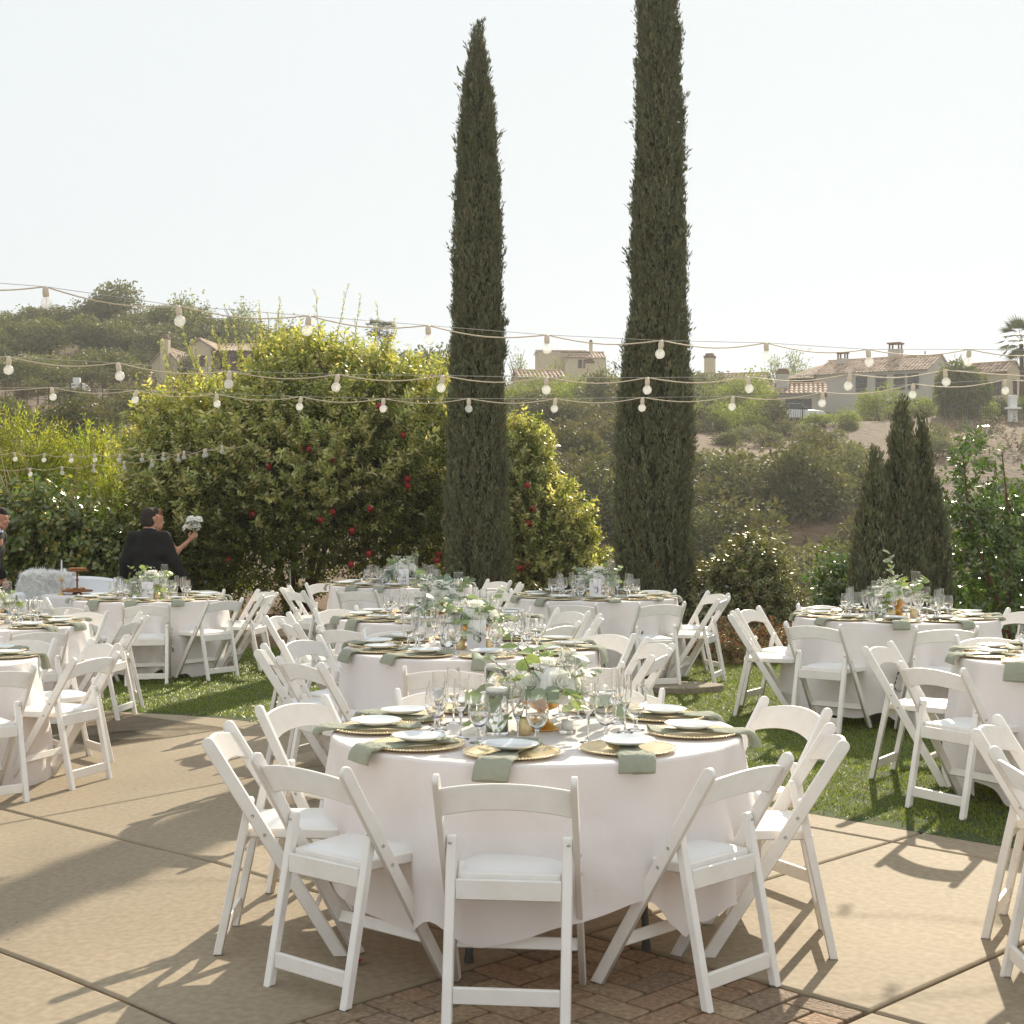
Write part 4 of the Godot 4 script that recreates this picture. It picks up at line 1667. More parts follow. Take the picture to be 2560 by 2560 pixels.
		branch(b, "stem", [Vector3(0, -0.1, 0), Vector3(0.1, 1.2, 0)], 0.05, 0.02, bark())
	# weeping pale green tree behind them
	var pep: Array = []
	for k in 2: pep.append(sprig(230 + k, 22, 0.6, 0.12, 0.012, [Color(0.22, 0.33, 0.12), Color(0.28, 0.38, 0.15)], 0.9, 0.35))
	var pt := bush("pepper_tree", "soft weeping pale green tree beyond the lime shrubs", "tree", at(250, 32.0, -0.6), [[Vector3(0, 2.0, 0), Vector3(1.15, 1.5, 1.1), 2.0], [Vector3(-0.9, 1.5, 0), Vector3(0.8, 1.1, 0.8), 1.0], [Vector3(0.9, 1.4, 0), Vector3(0.8, 1.1, 0.8), 1.0]], 1700, pep, lm, 440, -0.2, 0.45)
	branch(pt, "trunk", [Vector3(0, -0.2, 0), Vector3(0.05, 1.0, 0), Vector3(0, 2.0, 0)], 0.12, 0.06, bark())
	# broad-leaved fruit bushes behind the guests, bare shoots standing up out of them
	var big: Array = []
	for k in 4: big.append(sprig(240 + k, 11, 0.34, 0.09, 0.027, [Color(0.15, 0.19, 0.045), Color(0.11, 0.16, 0.035), Color(0.24, 0.26, 0.07), Color(0.42, 0.33, 0.10)] if k else [Color(0.15, 0.19, 0.045), Color(0.12, 0.16, 0.04)], 0.25, 0.9))
	var bm := leafy("broad_leaf", Color(0.75, 0.85, 0.25), 0.27)
	bm.metallic_specular = 0.7
	for q in [[105, 21.6, 1.35, 1.2, "small fruit tree with a bare forked trunk by the settee", 0.75], [262, 21.8, 1.75, 1.45, "broad leaved fruit bush behind the man in the dark suit", 0.0], [415, 22.2, 1.5, 1.4, "broad leaved fruit bush in the shade of the pomegranate tree", 0.0], [-70, 22.0, 1.7, 1.45, "broad leaved bush at the picture edge behind the second man", 0.0]]:
		var lift: float = q[5]
		var b := bush("fruit_bush", q[4], "bush", at(q[0], q[1], 0.05), [[Vector3(0, q[3] * 0.45 + lift, 0), Vector3(q[2] * 0.5, q[3] * 0.42, 0.6), 2.0], [Vector3(-q[2] * 0.3, q[3] * 0.35 + lift, 0.1), Vector3(q[2] * 0.35, q[3] * 0.35, 0.55), 1.0], [Vector3(q[2] * 0.32, q[3] * 0.35 + lift, 0.1), Vector3(q[2] * 0.35, q[3] * 0.35, 0.55), 1.0]], 1300 if lift == 0 else 620, big, bm, 460 + int(q[0]), 0.35, 0.5, 0.3)
		b.set_meta("group", "broad leaved fruit bushes")
		if lift > 0:
			branch(b, "trunk", [Vector3(-0.35, -0.2, 0), Vector3(-0.34, 0.45, 0), Vector3(-0.28, 0.62, 0)], 0.065, 0.06, bark(), 9)
			branch(b, "limb", [Vector3(-0.28, 0.6, 0), Vector3(-0.46, 0.85, 0), Vector3(-0.6, 1.3, 0)], 0.045, 0.02, bark())
			branch(b, "limb", [Vector3(-0.29, 0.58, 0), Vector3(-0.05, 0.9, 0), Vector3(0.2, 1.4, 0)], 0.05, 0.02, bark())
		var wm := mat("whip_bark", srgb(168, 148, 116), 0.8)
		for k in 15:
			var x: float = r.randf_range(-0.6, 0.6) * q[2]
			var y0: float = 0.3 + lift
			var tp := Vector3(x * 1.5 + r.randf_range(-0.35, 0.15), y0 + q[3] * r.randf_range(0.75, 1.15), r.randf_range(-0.1, 0.6))
			branch(b, "shoot", [Vector3(x * 0.4, y0, 0.1), Vector3(x, (y0 + tp.y) * 0.5, 0.3), tp], 0.011, 0.004, wm, 5)
	# shrub with white blossom at the edge of the lawn
	var wl: Array = []
	for k in 3: wl.append(sprig(250 + k, 14, 0.2, 0.055, 0.013, [Color(0.14, 0.165, 0.06), Color(0.20, 0.21, 0.08), Color(0.24, 0.2, 0.09)], 0.2, 0.8))
	var wlm := leafy("viburnum_leaf", Color(0.8, 0.8, 0.35), 0.33)
	var wp := at(1868, 17.0, -0.25)
	var wl_lobes := [[Vector3(0, 0.75, 0), Vector3(0.40, 0.62, 0.45), 1.6], [Vector3(-0.36, 0.62, 0), Vector3(0.28, 0.55, 0.4), 1.0], [Vector3(0.3, 0.55, 0.1), Vector3(0.28, 0.5, 0.4), 1.0], [Vector3(0.06, 1.15, 0), Vector3(0.2, 0.28, 0.2), 0.4]]
	var ws := bush("flowering_shrub", "dark shrub with white blossom at the edge of the lawn", "shrub", wp, wl_lobes, 1900, wl, wlm, 510, 0.5, 0.42)
	var wf := MB.new()
	for k in 9:
		wf.ball(unit(r) * 0.024, Vector3.ONE * r.randf_range(0.007, 0.012), 5, 3)
	var dots := []
	for x in lobed(wl_lobes, 260, r, 0.5, 0.12, 0.6, 1.2): dots.append(x)
	many("white_blossom", wf.mesh(), mat("petal_white", Color.WHITE), dots, ws)
	# glossy-leaved bush on the far side of the lawn table, red-brown limbs showing
	var gl: Array = []
	for k in 3: gl.append(sprig(260 + k, 11, 0.2, 0.07, 0.017, [Color(0.13, 0.18, 0.05), Color(0.18, 0.23, 0.06), Color(0.10, 0.14, 0.045)], 0.1, 0.75))
	var glm := leafy("toyon_leaf", Color(0.7, 0.85, 0.3), 0.2)
	glm.metallic_specular = 0.8
	var gb := bush("glossy_shrub", "tall open shrub with small glossy leaves beside the bushy cypress", "shrub", at(2480, 15.2, -0.25),
		[[Vector3(0.05, 0.9, 0), Vector3(0.62, 0.8, 0.6), 2.0], [Vector3(-0.15, 1.65, 0), Vector3(0.38, 0.5, 0.4), 0.8], [Vector3(0.45, 1.5, 0), Vector3(0.4, 0.6, 0.4), 0.8], [Vector3(-0.2, 2.25, 0), Vector3(0.13, 0.4, 0.15), 0.22], [Vector3(0.6, 2.0, 0), Vector3(0.15, 0.3, 0.2), 0.18]], 850, gl, glm, 520, 0.6, 0.6)
	for q in [[0.3, -0.25], [-0.1, 0.15], [0.15, 0.4]]:
		branch(gb, "limb", [Vector3(q[0], -0.1, 0.3), Vector3(lerpf(q[0], q[1], 0.5), 0.7, 0.35), Vector3(q[1], 1.6, 0.1), Vector3(q[1] - 0.05, 2.4, 0)], 0.032, 0.006, mat("red_bark", srgb(120, 72, 54), 0.8))
	var gb2 := bush("glossy_shrub", "low glossy shrub with a few bare twigs beside the bushy cypress, towards the lawn", "shrub", at(2105, 15.6, -0.25), [[Vector3(0.1, 0.5, 0), Vector3(0.3, 0.5, 0.35), 1.0], [Vector3(0.0, 0.95, 0), Vector3(0.18, 0.35, 0.2), 0.4]], 480, gl, glm, 530, 0.7, 0.5)
	branch(gb2, "limb", [Vector3(0.1, 0, 0), Vector3(-0.1, 0.7, 0.1), Vector3(-0.25, 1.2, 0)], 0.014, 0.004, bark(), 5)
	# pink-brown ground cover along the lawn
	var gc: Array = []
	for k in 3: gc.append(sprig(270 + k, 13, 0.13, 0.03, 0.009, [Color(0.26, 0.25, 0.09), Color(0.34, 0.22, 0.12), Color(0.42, 0.22, 0.17), Color(0.22, 0.24, 0.09)], 0.0, 0.8))
	var gcm := leafy("ground_cover_leaf", Color(0.85, 0.65, 0.35), 0.5)
	var gt := bush("ground_cover", "low bank of pinkish brown ground cover edging the lawn", "ground cover", at(1880, 15.9, -0.15), [[Vector3(0, 0.2, 0), Vector3(0.55, 0.3, 0.9), 1.4], [Vector3(-0.35, 0.2, 0.3), Vector3(0.4, 0.28, 0.7), 1.0], [Vector3(0.75, 0.16, -0.2), Vector3(0.6, 0.28, 0.8), 1.2], [Vector3(1.7, 0.15, -0.2), Vector3(0.8, 0.3, 0.7), 1.2], [Vector3(-1.1, 0.12, -0.1), Vector3(0.6, 0.25, 0.6), 1.0]], 3600, gc, gcm, 540, 0.7, 0.55)
	tag(gt, "", "", "", "stuff")
	gt.remove_meta("category")
	var scr := bush("ground_cover", "low green scrub at the foot of the cypresses", "ground cover", at(1500, 18.6, -0.15), [[Vector3(-1.2, 0.2, 0), Vector3(1.3, 0.4, 0.6), 1.0], [Vector3(0.4, 0.2, 0), Vector3(1.0, 0.4, 0.6), 1.0], [Vector3(3.6, 0.1, -0.2), Vector3(1.2, 0.5, 0.6), 1.0]], 1500, wl, wlm, 545, 0.6, 0.5)
	tag(scr, "", "", "", "stuff")
	scr.remove_meta("category")


# ---- trees and scrub on the hillside
var crowns := {}


func crown_mesh(key: String, seed_: int, lobes: Array, n: int, leaf: float, wid: float, tones: Array, droop := 0.0, shell := 0.3) -> void:
	var r := RandomNumberGenerator.new()
	r.seed = seed_
	var b := MB.new()
	b.colored = true
	for xf in lobed(lobes, n, r, 0.25, shell, 0.7, 1.3):
		var p: Vector3 = xf.origin
		var tone: Color = tones[r.randi() % tones.size()]
		b.col = tone.lerp(tone * 1.3, r.randf())
		for k in 2:
			var d: Vector3 = (xf.basis.y.normalized() + unit(r) * 0.7 - Vector3(0, droop, 0)).normalized()
			var s := d.cross(unit(r)).normalized()
			leaf_quad(b, p + unit(r) * leaf * 0.4, d, s, leaf * r.randf_range(0.7, 1.3), wid * r.randf_range(0.7, 1.3))
	if not crowns.has(key): crowns[key] = []
	crowns[key].append(b.mesh())


func rand_lobes(r: RandomNumberGenerator, n: int, w: float, h: float, y: float) -> Array:
	var out := []
	for i in n:
		var a := r.randf() * TAU
		var q := sqrt(r.randf()) * w * 0.55
		var k := r.randf_range(0.35, 0.6)
		out.append([Vector3(cos(a) * q, y + r.randf_range(0.25, 0.8) * h * (1.0 - 0.4 * q / w), sin(a) * q), Vector3(w * k, h * k * 0.85, w * k), k])
	return out


func make_crowns() -> void:
	var r := RandomNumberGenerator.new()
	r.seed = 61
	var olive := [Color(0.145, 0.155, 0.065), Color(0.18, 0.185, 0.085), Color(0.11, 0.125, 0.055), Color(0.21, 0.195, 0.095)]
	var dark := [Color(0.10, 0.11, 0.045), Color(0.13, 0.135, 0.06), Color(0.16, 0.135, 0.075)]
	var fresh := [Color(0.25, 0.28, 0.09), Color(0.31, 0.32, 0.12), Color(0.19, 0.22, 0.08)]
	var grey := [Color(0.21, 0.215, 0.13), Color(0.26, 0.25, 0.155), Color(0.17, 0.185, 0.105)]
	for k in 4:
		crown_mesh("scrub", 600 + k, rand_lobes(r, 7, 0.5, 0.62, 0.05), 1500, 0.045, 0.016, olive)
		crown_mesh("dark", 610 + k, rand_lobes(r, 7, 0.5, 0.66, 0.05), 1500, 0.042, 0.015, dark)
	for k in 3:
		crown_mesh("oak", 620 + k, rand_lobes(r, 10, 0.5, 0.7, 0.25), 1700, 0.045, 0.017, olive)
		crown_mesh("fresh", 630 + k, rand_lobes(r, 8, 0.5, 0.75, 0.1), 1500, 0.042, 0.014, fresh)
		crown_mesh("airy", 640 + k, rand_lobes(r, 12, 0.42, 0.85, 0.12), 620, 0.040, 0.013, grey + fresh, 0.0, 0.5)
		crown_mesh("grey", 650 + k, rand_lobes(r, 7, 0.5, 0.7, 0.05), 1300, 0.045, 0.014, grey)
	crown_mesh("weeping", 660, [[Vector3(0, 0.62, 0), Vector3(0.36, 0.34, 0.36), 1.0], [Vector3(-0.22, 0.42, 0), Vector3(0.26, 0.4, 0.26), 0.8], [Vector3(0.22, 0.42, 0), Vector3(0.26, 0.4, 0.26), 0.8]], 4200, 0.085, 0.012, [Color(0.11, 0.125, 0.05), Color(0.15, 0.16, 0.065)], 1.2, 0.4)


var tree_trunk: ArrayMesh


func hill_tree(kind: String, pos: Vector3, w: float, h: float, label: String, cat: String, group: String, r: RandomNumberGenerator) -> void:
	if not in_view(pos, 90):
		return
	var named: String = {"scrub": "hillside_bush", "dark": "hillside_bush", "oak": "oak_tree", "fresh": "leafy_tree", "airy": "open_tree", "grey": "grey_bush", "weeping": "weeping_tree"}[kind]
	var t := thing(named, label, cat, pos, r.randf() * TAU, group)
	var m := leafy("hill_" + kind, Color(0.95, 1.0, 0.45) if kind in ["fresh", "airy", "weeping"] else Color(0.8, 0.8, 0.4), 0.6)
	var list: Array = crowns[kind]
	var c := obj("crown", list[r.randi() % list.size()], m, t)
	c.scale = Vector3(w, h, w)
	var k := MB.new()
	var th := h * (0.5 if kind in ["oak", "airy", "weeping"] else 0.3)
	k.tube(PackedVector3Array([Vector3(0, -0.6, 0), Vector3(0.04 * w, th * 0.5, 0), Vector3(-0.03 * w, th, 0.02 * w)]), PackedFloat32Array([0.028 * w, 0.022 * w, 0.012 * w]), 6)
	obj("trunk", k, bark(), t)
	if kind == "airy":
		for q in 5:
			var a := r.randf() * TAU
			var d := Vector3(cos(a) * 0.28 * w, h * r.randf_range(0.65, 0.95), sin(a) * 0.28 * w)
			branch(t, "limb", [Vector3(0, th * 0.5, 0), d * Vector3(0.6, 0.62, 0.6) + Vector3(0, th * 0.3, 0), d], 0.012 * w, 0.004 * w, bark(), 5)


func hillside() -> void:
	var r := RandomNumberGenerator.new()
	r.seed = 88
	# px range, distance range, count, kinds, width range, height/width, where, group
	var zones := [
		[-60, 800, 150, 182, 60, ["oak", "scrub", "oak", "dark"], 5.0, 7.5, 0.6, "on the high hill crest", "trees on the crest of the high hill"],
		[-60, 340, 112, 150, 38, ["scrub", "oak", "dark", "grey"], 4.4, 7.0, 0.62, "on the high scrubby slope", "scrub on the high slope"],
		[360, 760, 142, 152, 11, ["oak", "scrub", "grey"], 3.5, 5.0, 0.6, "above the balcony house", "scrub above the balcony house"],
		[-60, 540, 66, 104, 30, ["scrub", "dark", "grey", "scrub"], 1.8, 3.6, 0.75, "on the dry slope", "scrub on the dry slope"],
		[-60, 480, 42, 58, 11, ["scrub", "grey", "dark"], 1.6, 2.8, 0.8, "low on the slope behind the garden", "scrub low on the slope"],
		[690, 1140, 104, 150, 30, ["oak", "dark", "scrub"], 4.0, 6.2, 0.75, "behind the pomegranate tree", "trees behind the pomegranate tree"],
		[1230, 1600, 108, 127, 26, ["airy", "fresh", "oak", "fresh"], 3.0, 4.6, 0.88, "among the middle roofs", "trees among the roofs between the cypresses"],
		[1690, 1915, 111, 127, 20, ["fresh", "airy", "oak", "fresh"], 3.0, 4.6, 0.95, "by the low roofs", "trees by the low roofs"],
		[1935, 2120, 128, 150, 9, ["fresh", "airy", "oak"], 3.0, 4.6, 1.0, "behind the low wing of the villa", "trees behind the low wing"],
		[1720, 1925, 96, 106, 12, ["fresh", "dark", "fresh"], 2.2, 3.2, 0.9, "in the row below the roofs", "trees in the row below the roofs"],
		[1240, 1610, 62, 98, 40, ["dark", "scrub", "dark"], 3.2, 5.4, 0.75, "between the cypresses", "bushes in the valley between the cypresses"],
		[1700, 2160, 52, 78, 38, ["dark", "scrub", "grey", "dark"], 2.8, 4.8, 0.85, "in the valley by the flowering shrub", "bushes in the valley beyond the flowering shrub"],
		[1690, 2150, 84, 101, 15, ["grey", "scrub", "scrub"], 1.4, 2.8, 0.7, "on the bare slope under the villa", "scrub on the bare slope"],
		[2330, 2620, 64, 96, 13, ["grey", "scrub", "scrub"], 1.3, 2.6, 0.7, "behind the glossy shrub", "scrub on the far bare slope"],
		[2330, 2600, 46, 62, 9, ["dark", "scrub"], 2.2, 3.4, 0.85, "behind the glossy shrub", "bushes behind the glossy shrub"],
		[2460, 2620, 100, 112, 7, ["fresh", "dark", "fresh"], 2.0, 3.0, 0.85, "in the villa garden", "garden trees by the villa"],
	]
	var words := {"scrub": ["olive green round bush", "bush"], "dark": ["dark dense bush", "bush"], "oak": ["spreading olive green tree", "tree"], "fresh": ["fresh green leafy tree", "tree"], "airy": ["open airy tree", "tree"], "grey": ["grey green bush", "bush"]}
	for z in zones:
		for i in z[4]:
			var px := lerpf(z[0], z[1], (i + r.randf()) / z[4])
			var d := r.randf_range(z[2], z[3])
			var k: String = z[5][r.randi() % z[5].size()]
			var w := r.randf_range(z[6], z[7])
			var p := at(px, d)
			p.y = land(p.x, p.z) - 0.25
			var size := "small" if w < lerpf(z[6], z[7], 0.33) else ("large" if w > lerpf(z[6], z[7], 0.67) else "middling")
			var spot: String = ["at the left end", "left of centre", "in the middle", "right of centre", "at the right end"][mini(4, i * 5 / int(z[4]))]
			hill_tree(k, p, w, w * z[8] * r.randf_range(0.85, 1.2), "%s %s, %s %s" % [size, words[k][0], spot, z[9]], words[k][1], z[10], r)
	# single trees that stand out
	for q in [
		["airy", 470, 158.0, 5.5, 7.0, "tall open tree with gaps on the skyline above the balcony house"],
		["airy", 596, 158.0, 5.5, 6.6, "open topped tree on the skyline, second along the ridge"],
		["airy", 706, 150.0, 6.0, 6.6, "open tree with yellowing leaves over the end of the balcony house"],
		["oak", 290, 172.0, 7.5, 6.6, "tall dense tree at the top of the high hill"],
		["dark", 465, 131.0, 3.0, 4.6, "dark conical tree against the stucco wall of the balcony house"],
		["dark", 263, 124.0, 3.0, 2.8, "small dark bush beside the lone chimney"],
		["dark", 195, 68.0, 4.2, 3.6, "large dark bush on the bare dry slope"],
		["fresh", 98, 66.0, 1.7, 1.5, "small bright green bush on the bare dry slope"],
		["fresh", 20, 118.0, 3.6, 3.4, "bright green tree high at the picture edge"],
		["fresh", 2195, 108.0, 3.9, 3.9, "tall light green tree in front of the large villa"],
		["fresh", 2290, 107.0, 2.9, 2.6, "light green tree against the middle of the villa"],
		["weeping", 2395, 104.0, 4.1, 4.4, "dark weeping tree against the gable of the villa"],
		["weeping", 2448, 105.0, 2.4, 3.3, "smaller weeping tree beside the villa gable"],
		["fresh", 2058, 101.0, 3.2, 1.5, "yellow green mounded bush by the parked car"],
		["fresh", 2120, 100.0, 2.6, 1.7, "yellow green bush in front of the villa terrace"],
		["grey", 2330, 84.0, 2.6, 2.2, "grey feathery grass clump on the bare slope behind the bushy cypress"],
		["fresh", 2020, 82.0, 1.8, 1.5, "lone green bush on the bare brown slope"],
		["fresh", 1345, 122.0, 3.6, 3.6, "pale green tree in front of the roofs beside the first cypress"],
		["airy", 1290, 150.0, 3.5, 5.2, "bare branched tree on the skyline beside the first cypress"],
		["airy", 1995, 150.0, 3.6, 5.6, "tall thin tree on the skyline beside the villa chimney"],
		["airy", 1945, 150.0, 3.2, 5.0, "bare crowned tree on the skyline next to the thin tree"],
		["airy", 2275, 140.0, 2.4, 5.6, "leafless spindly tree behind the villa roof"],
		["airy", 1390, 146.0, 4.0, 4.8, "open tree standing before the hilltop house"],
		["airy", 1520, 142.0, 3.6, 5.0, "open tree at the corner of the hilltop house, near the tallest cypress"],
		["oak", 1775, 126.0, 4.4, 4.2, "rounded tree hiding the chimney of the low tiled house"],
		["oak", 1075, 142.0, 6.5, 5.0, "dark rounded tree on the skyline behind the pomegranate tree"],
		["oak", 985, 150.0, 5.5, 4.6, "dark tree below the two palms"],
	]:
		var p := at(q[1], q[2])
		p.y = land(p.x, p.z) - 0.25
		hill_tree(q[0], p, q[3], q[4], q[5], "bush" if q[4] < 3.7 else "tree", "", r)
	# low dry scrub that no one could count
	var sc: Array = []
	for k in 3: sc.append(sprig(280 + k, 16, 0.45, 0.16, 0.03, [Color(0.20, 0.16, 0.08), Color(0.14, 0.125, 0.06), Color(0.10, 0.10, 0.045)], 0.1, 0.9))
	var holder := thing("dry_undergrowth", "low dry scrub and grass over the hillside", "")
	holder.remove_meta("category")
	tag(holder, "", "", "", "stuff")
	var sm := leafy("dry_scrub", Color(0.5, 0.42, 0.22), 0.8)
	for s in sc:
		var xs := []
		for i in 2800:
			var px := r.randf_range(-80, 2640)
			var d := lerpf(26.0, 150.0, pow(r.randf(), 0.8))
			var p := at(px, d)
			if hill_noise.get_noise_2d(p.x * 3.0 + 50, p.z * 3.0) < -0.05: continue
			p.y = land(p.x, p.z) - 0.05
			xs.append(Transform3D(aim((Vector3.UP + unit(r) * 0.5).normalized(), r, r.randf_range(0.7, 1.8)), p))
		many("dry_scrub", s, sm, xs, holder, tints(xs.size(), r, 0.3))
	palms(r)


func palms(r: RandomNumberGenerator) -> void:
	var m := leafy("palm_leaf", Color(0.5, 0.55, 0.25), 0.5)
	for q in [[937, 168.0, 822.0, 1.2, "slim fan palm on the skyline, the taller of the pair"], [968, 170.0, 828.0, 1.25, "slim fan palm on the skyline, partly behind the pomegranate shoots"], [2552, 112.0, 850.0, 1.8, "fan palm cut by the picture edge above the small house"]]:
		var d: float = q[1]
		var top := at(q[0], d, high(q[2], d) )
		var g := land(top.x, top.z)
		var t := thing("fan_palm", q[4], "palm tree", Vector3(top.x, g, top.z))
		var h := top.y - g
		var b := MB.new()
		b.tube(PackedVector3Array([Vector3(0, -0.4, 0), Vector3(0.1, h * 0.5, 0), Vector3(0, h, 0)]), PackedFloat32Array([0.22, 0.17, 0.15]), 9)
		obj("trunk", b, bark(), t)
		for k in 30:
			var a := k * 2.4
			var el := lerpf(1.25, -0.9, k / 29.0)
			var out := Vector3(cos(a) * cos(el), sin(el), sin(a) * cos(el))
			var f := MB.new()
			f.colored = true
			var tip: Vector3 = out * q[3] * 0.6
			f.col = Color(0.12, 0.12, 0.05)
			leaf_quad(f, Vector3.ZERO, out, out.cross(Vector3.UP).normalized(), tip.length(), 0.03)
			for i in 13:
				var u := (i / 12.0 - 0.5) * 2.4
				var s := out.cross(Vector3.UP).normalized()
				var dd := (out * cos(u) + s * sin(u) - Vector3(0, 0.25, 0)).normalized()
				f.col = Color(0.085, 0.10, 0.04).lerp(Color(0.14, 0.15, 0.06), r.randf())
				leaf_quad(f, tip, dd, dd.cross(out.cross(s)).normalized(), q[3] * r.randf_range(0.5, 0.65), q[3] * 0.035)
			var o := obj("frond", f, m, t)
			o.position = Vector3(0, h, 0)


# ------------------------------------------------------------------ houses on the hillside
func roof_slope(b: MB, e0: Vector3, e1: Vector3, r0: Vector3, r1: Vector3, r: RandomNumberGenerator) -> void:
	# barrel tiles from the eave (e0-e1) up to the ridge (r0-r1)
	var n := maxi(4, int(e0.distance_to(e1) / 0.34))
	var up := (e1 - e0).cross(r0 - e0).normalized()
	if up.y < 0: up = -up
	var m := maxi(3, int(e0.distance_to(r0) / 0.55))
	for i in n:
		for k in m:
			var c := Color(0.40, 0.25, 0.16).lerp(Color(0.55, 0.42, 0.32), r.randf())
			if r.randf() < 0.18: c = Color(0.27, 0.18, 0.13)
			b.col = c
			var idx: Array[int] = []
			for s in 2:
				var v := float(k + s) / m
				var lift := 0.03 * (1 - s)
				for j in 5:
					var u := (i + j / 4.0) / n
					var a := PI * j / 4.0
					var p := e0.lerp(e1, u).lerp(r0.lerp(r1, u), v) + up * (sin(a) * 0.09 + lift)
					var side := (e1 - e0).normalized()
					idx.append(b.vert(p, (up * (sin(a) + 0.3) - side * cos(a)).normalized()))
			for j in 4:
				b.quad(idx[j], idx[j + 1], idx[5 + j + 1], idx[5 + j])


func wing(t: Node, x0: float, x1: float, z0: float, z1: float, eave: float, ridge: float, axis: String, wm: Material, r: RandomNumberGenerator, base := -3.0, over := 0.35) -> void:
	var b := MB.new()
	var mx := (x0 + x1) * 0.5
	var mz := (z0 + z1) * 0.5
	if axis == "x":
		b.face([Vector3(x0, base, z1), Vector3(x1, base, z1), Vector3(x1, eave, z1), Vector3(x0, eave, z1)], Vector3.BACK)
		b.face([Vector3(x0, base, z0), Vector3(x1, base, z0), Vector3(x1, eave, z0), Vector3(x0, eave, z0)], Vector3.FORWARD)
		for x in [x0, x1]:
			b.face([Vector3(x, base, z0), Vector3(x, base, z1), Vector3(x, eave, z1), Vector3(x, ridge, mz), Vector3(x, eave, z0)], Vector3(signf(x - mx), 0, 0))
	else:
		b.face([Vector3(x1, base, z0), Vector3(x1, base, z1), Vector3(x1, eave, z1), Vector3(x1, eave, z0)], Vector3.RIGHT)
		b.face([Vector3(x0, base, z0), Vector3(x0, base, z1), Vector3(x0, eave, z1), Vector3(x0, eave, z0)], Vector3.LEFT)
		for z in [z0, z1]:
			b.face([Vector3(x0, base, z), Vector3(x1, base, z), Vector3(x1, eave, z), Vector3(mx, ridge, z), Vector3(x0, eave, z)], Vector3(0, 0, signf(z - mz)))
	obj("wall", b, wm, t)
	var rf := MB.new()
	rf.colored = true
	var k := (ridge - eave) / ((z1 - z0) * 0.5 if axis == "x" else (x1 - x0) * 0.5)
	var y := eave - over * k + 0.04
	if axis == "x":
		roof_slope(rf, Vector3(x0 - 0.2, y, z1 + over), Vector3(x1 + 0.2, y, z1 + over), Vector3(x0 - 0.2, ridge + 0.04, mz), Vector3(x1 + 0.2, ridge + 0.04, mz), r)
		roof_slope(rf, Vector3(x0 - 0.2, y, z0 - over), Vector3(x1 + 0.2, y, z0 - over), Vector3(x0 - 0.2, ridge + 0.04, mz), Vector3(x1 + 0.2, ridge + 0.04, mz), r)
		rf.col = Color(0.45, 0.3, 0.2)
		rf.bar(Vector3(x0 - 0.2, ridge + 0.1, mz), Vector3(x1 + 0.2, ridge + 0.1, mz), 0.25, 0.16, 0.06)
	else:
		roof_slope(rf, Vector3(x1 + over, y, z0 - 0.2), Vector3(x1 + over, y, z1 + 0.2), Vector3(mx, ridge + 0.04, z0 - 0.2), Vector3(mx, ridge + 0.04, z1 + 0.2), r)
		roof_slope(rf, Vector3(x0 - over, y, z0 - 0.2), Vector3(x0 - over, y, z1 + 0.2), Vector3(mx, ridge + 0.04, z0 - 0.2), Vector3(mx, ridge + 0.04, z1 + 0.2), r)
		rf.col = Color(0.45, 0.3, 0.2)
		rf.bar(Vector3(mx, ridge + 0.1, z0 - 0.2), Vector3(mx, ridge + 0.1, z1 + 0.2), 0.25, 0.16, 0.06)
	var rm := mat("roof_tile", Color(1, 1, 1), 0.75)
	rm.vertex_color_use_as_albedo = true
	obj("roof", rf, rm, t)


# a window on the face with outward direction o at c (centre)
func window(t: Node, c: Vector3, o: Vector3, w: float, h: float, bars := 1) -> void:
	var side := Vector3.UP.cross(o).normalized()
	var bs := Basis(side, Vector3.UP, o)
	var f := MB.new()
	for s in [-1, 1]:
		f.rbox(c + side * s * w * 0.5 + o * 0.03, Vector3(0.1, h + 0.1, 0.1), 0.01, bs)
		f.rbox(c + Vector3(0, s * h * 0.5, 0) + o * 0.03, Vector3(w - 0.1, 0.1, 0.1), 0.01, bs)
	for k in bars:
		f.rbox(c + side * w * ((k + 1.0) / (bars + 1) - 0.5) + o * 0.03, Vector3(0.05, h - 0.1, 0.06), 0.008, bs)
	f.rbox(c + o * 0.03, Vector3(w - 0.1, 0.05, 0.05), 0.008, bs)
	var win := obj("window", f, mat("window_frame", srgb(92, 78, 64), 0.6), t)
	var p := MB.new()
	p.rbox(c + o * 0.012, Vector3(w - 0.06, h - 0.06, 0.02), 0.004, bs)
	obj("pane", p, mat("window_pane", srgb(46, 52, 58), 0.08), win)


func chimney(t: Node, p: Vector3, w: float, h: float, wm: Material, open := false) -> void:
	var b := MB.new()
	b.rbox(p + Vector3(0, h * 0.5 - 1.0, 0), Vector3(w, h + 2.0, w), 0.03)
	var c := obj("chimney", b, wm, t)
	var k := MB.new()
	if open:
		for s in [[-1, -1], [1, -1], [1, 1], [-1, 1]]:
			k.rbox(p + Vector3(s[0] * w * 0.38, h + 0.25, s[1] * w * 0.38), Vector3(0.14, 0.5, 0.14), 0.02)
		k.rbox(p + Vector3(0, h + 0.57, 0), Vector3(w * 1.15, 0.14, w * 1.15), 0.03)
	else:
		k.rbox(p + Vector3(0, h + 0.1, 0), Vector3(w * 1.12, 0.2, w * 1.12), 0.03)
		k.rbox(p + Vector3(0, h + 0.3, 0), Vector3(w * 0.8, 0.22, w * 0.8), 0.05)
	obj("chimney_cap", k, mat("chimney_cap", srgb(124, 98, 78), 0.85), c)


